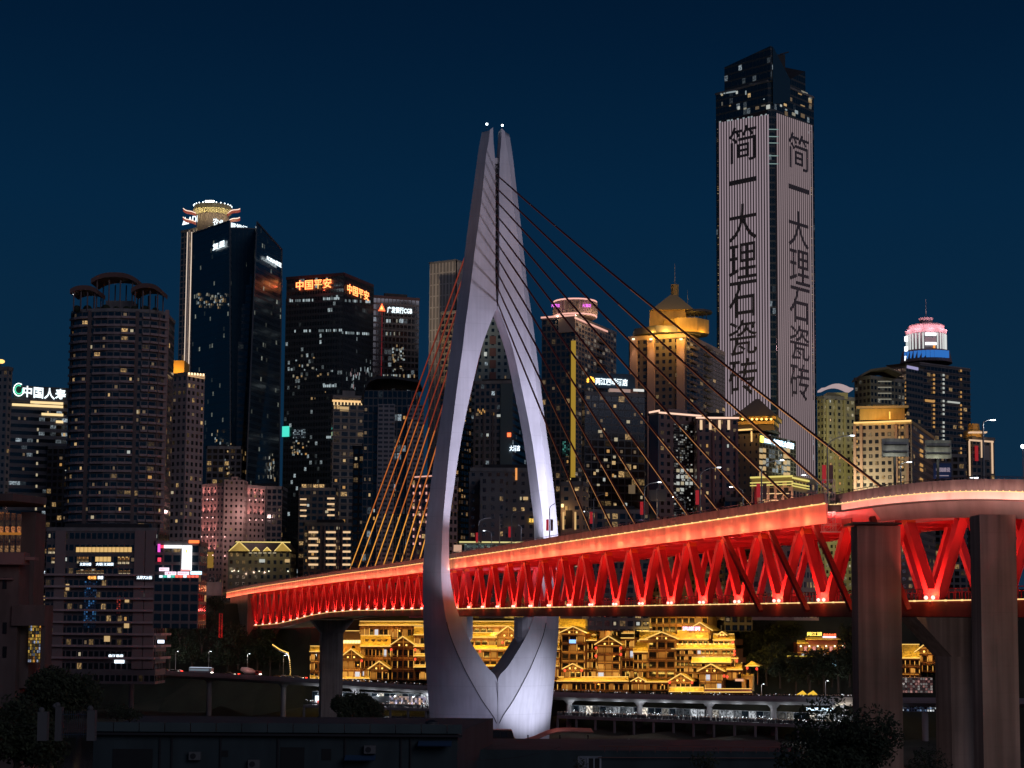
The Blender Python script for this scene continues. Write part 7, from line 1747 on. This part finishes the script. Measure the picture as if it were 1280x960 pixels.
# ------------------------------------------------------------------ roofs and yards close by
teal = M('dark painted shed', (.032, .052, .06), .8, noise=.4, nscale=.5)
Y = 118
r = thing('long_shed', 'long dark flat roofed shed with tiled parapet, downpipes and blue awnings', 'shed', tuple(P(350, 960, Y)))
a = P(117, 915, Y); b = P(572, 912, Y); ztop = P(350, 913, Y).z; e = P(600, 912, Y + 14)
m = MB(); m.prism([(a.x, Y), (b.x, Y), (b.x + 2.3, Y + 16), (a.x, Y + 16)], ztop - 9, ztop, 3, 3); m.build('wall', [teal, M('shed roof', (.05, .06, .065), .85, noise=.3)], r)
m = MB(); x = a.x - .3
while x < b.x: m.box(x, min(x + 1.72, b.x + .3), Y - .35, Y + .05, ztop - .12, ztop + .5); x += 1.78
m.build('parapet', [M('parapet tiles', (.06, .09, .095), .7, noise=.3)], r); m = MB(); m.box(a.x - .3, b.x + .35, Y - .5, Y, ztop - .35, ztop - .2); m.build('coping', [DARK], r)
for x_ in (198, 213, 274, 346, 430, 500, 512): m = MB(); pbox(m, x_, x_ + 1.6, 918, 975, Y - .14, .12); m.build('downpipe', [DARK], r)
for x0_, x1_, y_ in ((430, 470, 944), (522, 565, 926)): p, q = P(x0_, y_ + 6, Y - 1.1), P(x1_, y_, Y - .02); m = MB(); m.face([p, (q.x, p.y, p.z), (q.x, Y - .02, q.z), (p.x, Y - .02, q.z)]); m.face([(p.x, Y - .02, q.z - .05), (q.x, Y - .02, q.z - .05), (q.x, p.y, p.z - .05), (p.x, p.y, p.z - .05)]); m.build('awning', [M('awning blue', (.03, .075, .15), .7)], r)
for x0_, x1_, y0_, y1_ in ((140, 190, 936, 972), (275, 285, 938, 946), (350, 380, 934, 970), (402, 414, 936, 950)): m = MB(); pbox(m, x0_, x1_, y0_, y1_, Y - .05, .06); m.build('opening', [M('opening black', (.012, .014, .016), .8)], r)
Y = 112
r = thing('yard_gate', 'old yard gate of pale pillars with ball tops and iron bars', 'gate', tuple(P(80, 930, Y)))
pl_ = M('pillar stone', (.13, .13, .135), .85, noise=.3)
for x0_, x1_, y0_ in ((46, 58, 890), (68, 76, 884), (108, 118, 888)): m = MB(); pbox(m, x0_, x1_, y0_, 926, Y, .55); m.build('pillar', [pl_], r); MB().ball(P((x0_ + x1_) / 2, y0_ - 2.5, Y + .25), .2, 8, 6).build('pillar_ball', [pl_], r)
m = MB()
for k in range(12): p = P(78 + k * 2.6, 922, Y + .2); m.tube(p, p + UP * 1.75, .02, 4)
p, q = P(77, 893, Y + .2), P(108, 893, Y + .2); m.tube(p, q, .03, 4); p, q = P(77, 918, Y + .2), P(108, 918, Y + .2); m.tube(p, q, .03, 4); m.build('iron_bars', [M('iron blue', (.03, .05, .08), .6)], r)
m = MB(); p, q = P(66, 888, Y), P(78, 877, Y); m.tube(P(67, 881, Y + .2), P(75, 889, Y + .2), .14, 8, .12); m.build('scroll', [pl_], r)
Y = 165
r = thing('parked_van', 'black boxy van parked at the foot of the pylon', 'van', tuple(P(628, 930, Y)))
m = MB(); a = P(613, 932, Y); b = P(645, 932, Y); z1_ = P(613, 912.5, Y).z; L_ = b.x - a.x
pr = [(0, 0), (L_, 0), (L_, .55), (L_ * .93, .72), (L_ * .84, z1_ - a.z - .08), (L_ * .8, z1_ - a.z), (.12, z1_ - a.z), (0, z1_ - a.z - .2)]
for y in (Y, Y + 1.6): m.face([(a.x + x, y, a.z + z) for x, z in (pr if y == Y else pr[::-1])])
for i in range(len(pr)): u, v = pr[i], pr[(i + 1) % len(pr)]; m.face([(a.x + u[0], Y, a.z + u[1]), (a.x + u[0], Y + 1.6, a.z + u[1]), (a.x + v[0], Y + 1.6, a.z + v[1]), (a.x + v[0], Y, a.z + v[1])])
m.build('body', [M('van black', (.02, .022, .025), .35)], r)
for f in (.1, .4): m = MB(); m.box(a.x + L_ * f, a.x + L_ * (f + .26), Y - .02, Y, a.z + .85, z1_ - .18); m.build('window', [M('van glass', (.03, .04, .05), .08)], r)
for f in (.2, .8): MB().tube((a.x + L_ * f, Y - .05, a.z), (a.x + L_ * f, Y + .15, a.z), .28, 12).build('wheel', [DARK], r)
tag(MB().box(P(600, 935, Y).x, P(690, 935, Y).x, Y - 2, Y + 8, a.z - 6, a.z - .27).build('parking_terrace', [qm]), 'dark concrete terrace carrying the black van', 'terrace')
r = thing('yard_railing', 'thin pipe railing beside the black van', 'railing', tuple(P(605, 930, Y)))
m = MB(); p, q = P(597, 918.5, Y - 1), P(613, 918.5, Y - 1); m.tube(p, q, .04, 5); m.tube(p - UP * .5, q - UP * .5, .03, 5)
for k in range(4): c = p.lerp(q, k / 3); m.tube(c - UP * 1.1, c, .035, 5)
m.build('pipes', [M('lamp pole', (.30, .29, .29), .5)], r)
Y = 150
r = thing('sheet_canopy', 'curling sheet metal canopy glowing red at its rim', 'canopy', tuple(P(690, 930, Y)))
g = [P(x, y, Y) for x, y in ((612, 932), (650, 931), (668, 926), (684, 919), (697, 915.5), (716, 915), (742, 916))]; m = MB()
for p, q in zip(g, g[1:]): m.obox(p, q - p, (0, 5, 0), (0, 0, .07))
m.build('sheet', [M('sheet metal', (.35, .13, .11), .5, noise=.4, nscale=1.5)], r)
m = MB()
for x_ in (660, 700, 735): p = P(x_, 916, Y + 1); m.tube((p.x, Y + 1, p.z - 4), (p.x, Y + 1, p.z - .2), .06, 6)
m.build('posts', [DARK], r); lamp('POINT', P(690, 905, Y + 6) + UP * 2, 90, (1, .25, .18), size=.3, name='canopy_lamp')
Y = 128
r = thing('low_house', 'low dark house with a trellis on its roof and one pale window', 'house', tuple(P(780, 960, Y)))
a = P(598, 937, Y); b = P(1000, 940, Y); m = MB(); m.box(a.x, b.x, Y, Y + 12, a.z - 8, a.z); m.build('wall', [teal], r)
m = MB()
for k in range(16): x = a.x + 9.5 + k * .95; m.tube((x, Y - .3, a.z - .1), (x, Y - .3, a.z + .35), .03, 5)
m.tube((a.x + 9, Y - .3, a.z + .35), (a.x + 24, Y - .3, a.z + .35), .04, 5); m.tube((a.x + 9, Y - .3, a.z - .5), (a.x + 24, Y - .3, a.z - .45), .04, 5); m.build('trellis', [M('trellis rust', (.16, .08, .07), .8)], r)
m = MB(); pbox(m, 722, 752, 945, 975, Y - .06, .08); m.build('wall_patch', [M('pale patch', (.2, .22, .25), .8)], r)
m = MB(); pbox(m, 735, 750, 948, 972, Y - .12, .06); m.build('window', [M('opening black', (.012, .014, .016), .8)], r); m = MB(); pbox(m, 742, 743, 948, 972, Y - .16, .05); pbox(m, 734.4, 735.4, 947.5, 972, Y - .16, .05); pbox(m, 749.6, 750.6, 947.5, 972, Y - .16, .05); m.build('window_frame', [M('frame white', (.45, .5, .55), .7)], r)
gl_ = []
for px_, py_, lb in ((786, 927, 'unlit globe lamp nearest the red rimmed canopy'), (854.5, 928, 'unlit globe lamp in the middle of the three behind the trellis'), (921, 931, 'unlit globe lamp nearest the big dark tree')):
    p = P(px_, py_, 150); r = thing('globe_lamp', lb, 'lamp', tuple(p - UP * 3), 'globe lamps'); MB().ball(p, .24, 10, 8).build('globe', [M('milk globe', (.42, .40, .40), .4)], r); MB().tube(p - UP * 3, p - UP * .2, .04, 6).build('pole', [DARK], r)
tree('broadleaf_tree', 'big dark leafy tree before the ramp piers', tuple(P(1035, 1010, 96)), 5.3, 3.7, 13000, 21, .14, lo=.12)
tree('round_tree', 'small round dark tree rising behind the long shed', tuple(P(443, 925, 190)), 4.6, 3.0, 7000, 22, .2)
tree('shrub_tree', 'spreading dark tree by the concrete house', tuple(P(20, 985, 140)), 6.6, 4.6, 8000, 23, .2)
tree('shrub_tree', 'dark tree between yard gate and terraced podium', tuple(P(75, 925, 200)), 7.0, 5.0, 8000, 24, .24)
tree('potted_shrub', 'small yellow green shrub on the shed roof', tuple(P(162, 910, 121)), 1.4, .8, 500, 25, .08)
tree('potted_shrub', 'ragged grey shrub behind the yellow green one on the shed roof', tuple(P(146, 910, 126)), 1.8, 1.0, 500, 26, .08)
tree('creeper', 'leafy creeper climbing beside the pale window', tuple(P(724, 985, 124)), 2.2, .9, 500, 27, .09, lo=.05)
tree('creeper', 'dark plant spilling over the trellis of the low house', tuple(P(880, 985, 125)), 2.4, 1.6, 700, 28, .10, lo=.05)
tree('edge_tree', 'dark bush below the second ramp pier', tuple(P(1165, 985, 110)), 2.4, 1.7, 900, 29, .11, lo=.1)

# small fittings of the near roofs
Yf = 118
for px_, py_, lb in ((236, 940, 'grey air conditioner box on the shed wall between two downpipes'), (310, 950, 'grey air conditioner box low on the shed wall'), (455, 932, 'grey air conditioner box over the first blue awning')):
    r = thing('air_conditioner', lb, 'air conditioner', tuple(P(px_, py_, Yf - .4)), 'air conditioners on the shed'); p = P(px_, py_, Yf - .45)
    MB().box(p.x, p.x + .8, p.y, p.y + .36, p.z - .55, p.z).build('casing', [M('ac grey', (.12, .125, .13), .7)], r); m = MB(); m.tube((p.x + .3, p.y - .01, p.z - .28), (p.x + .3, p.y - .04, p.z - .28), .2, 12); m.build('fan_grille', [DARK], r)
r = thing('roof_tank', 'squat dark water tank on the long shed roof', 'water tank', tuple(P(540, 905, Yf + 6))); p = P(540, 908, Yf + 6); MB().tube((p.x, p.y, ztop - .05 if 0 else p.z - .6), (p.x, p.y, p.z + .35), .5, 14).build('tank', [M('tank dark', (.05, .055, .06), .5)], r); MB().tube((p.x, p.y, p.z + .35), (p.x, p.y, p.z + .5), .5, 14, .12).build('lid', [DARK], r)
for px0_, y0_, px1_, y1_, lb in ((590, 950, 700, 934, 'slack wire from the shed corner to the low house'), (0, 900, 118, 912, 'slack wire from the dark tree to the shed')):
    p, q = P(px0_, y0_, Yf - 1), P(px1_, y1_, Yf + 6); m = MB(); prev = p
    for k in range(1, 9):
        t_ = k / 8; c_ = p.lerp(q, t_) - UP * .9 * 4 * t_ * (1 - t_) * .3; m.tube(prev, c_, .018, 4); prev = c_
    tag(m.build('overhead_wire', [DARK]), lb, 'wire')
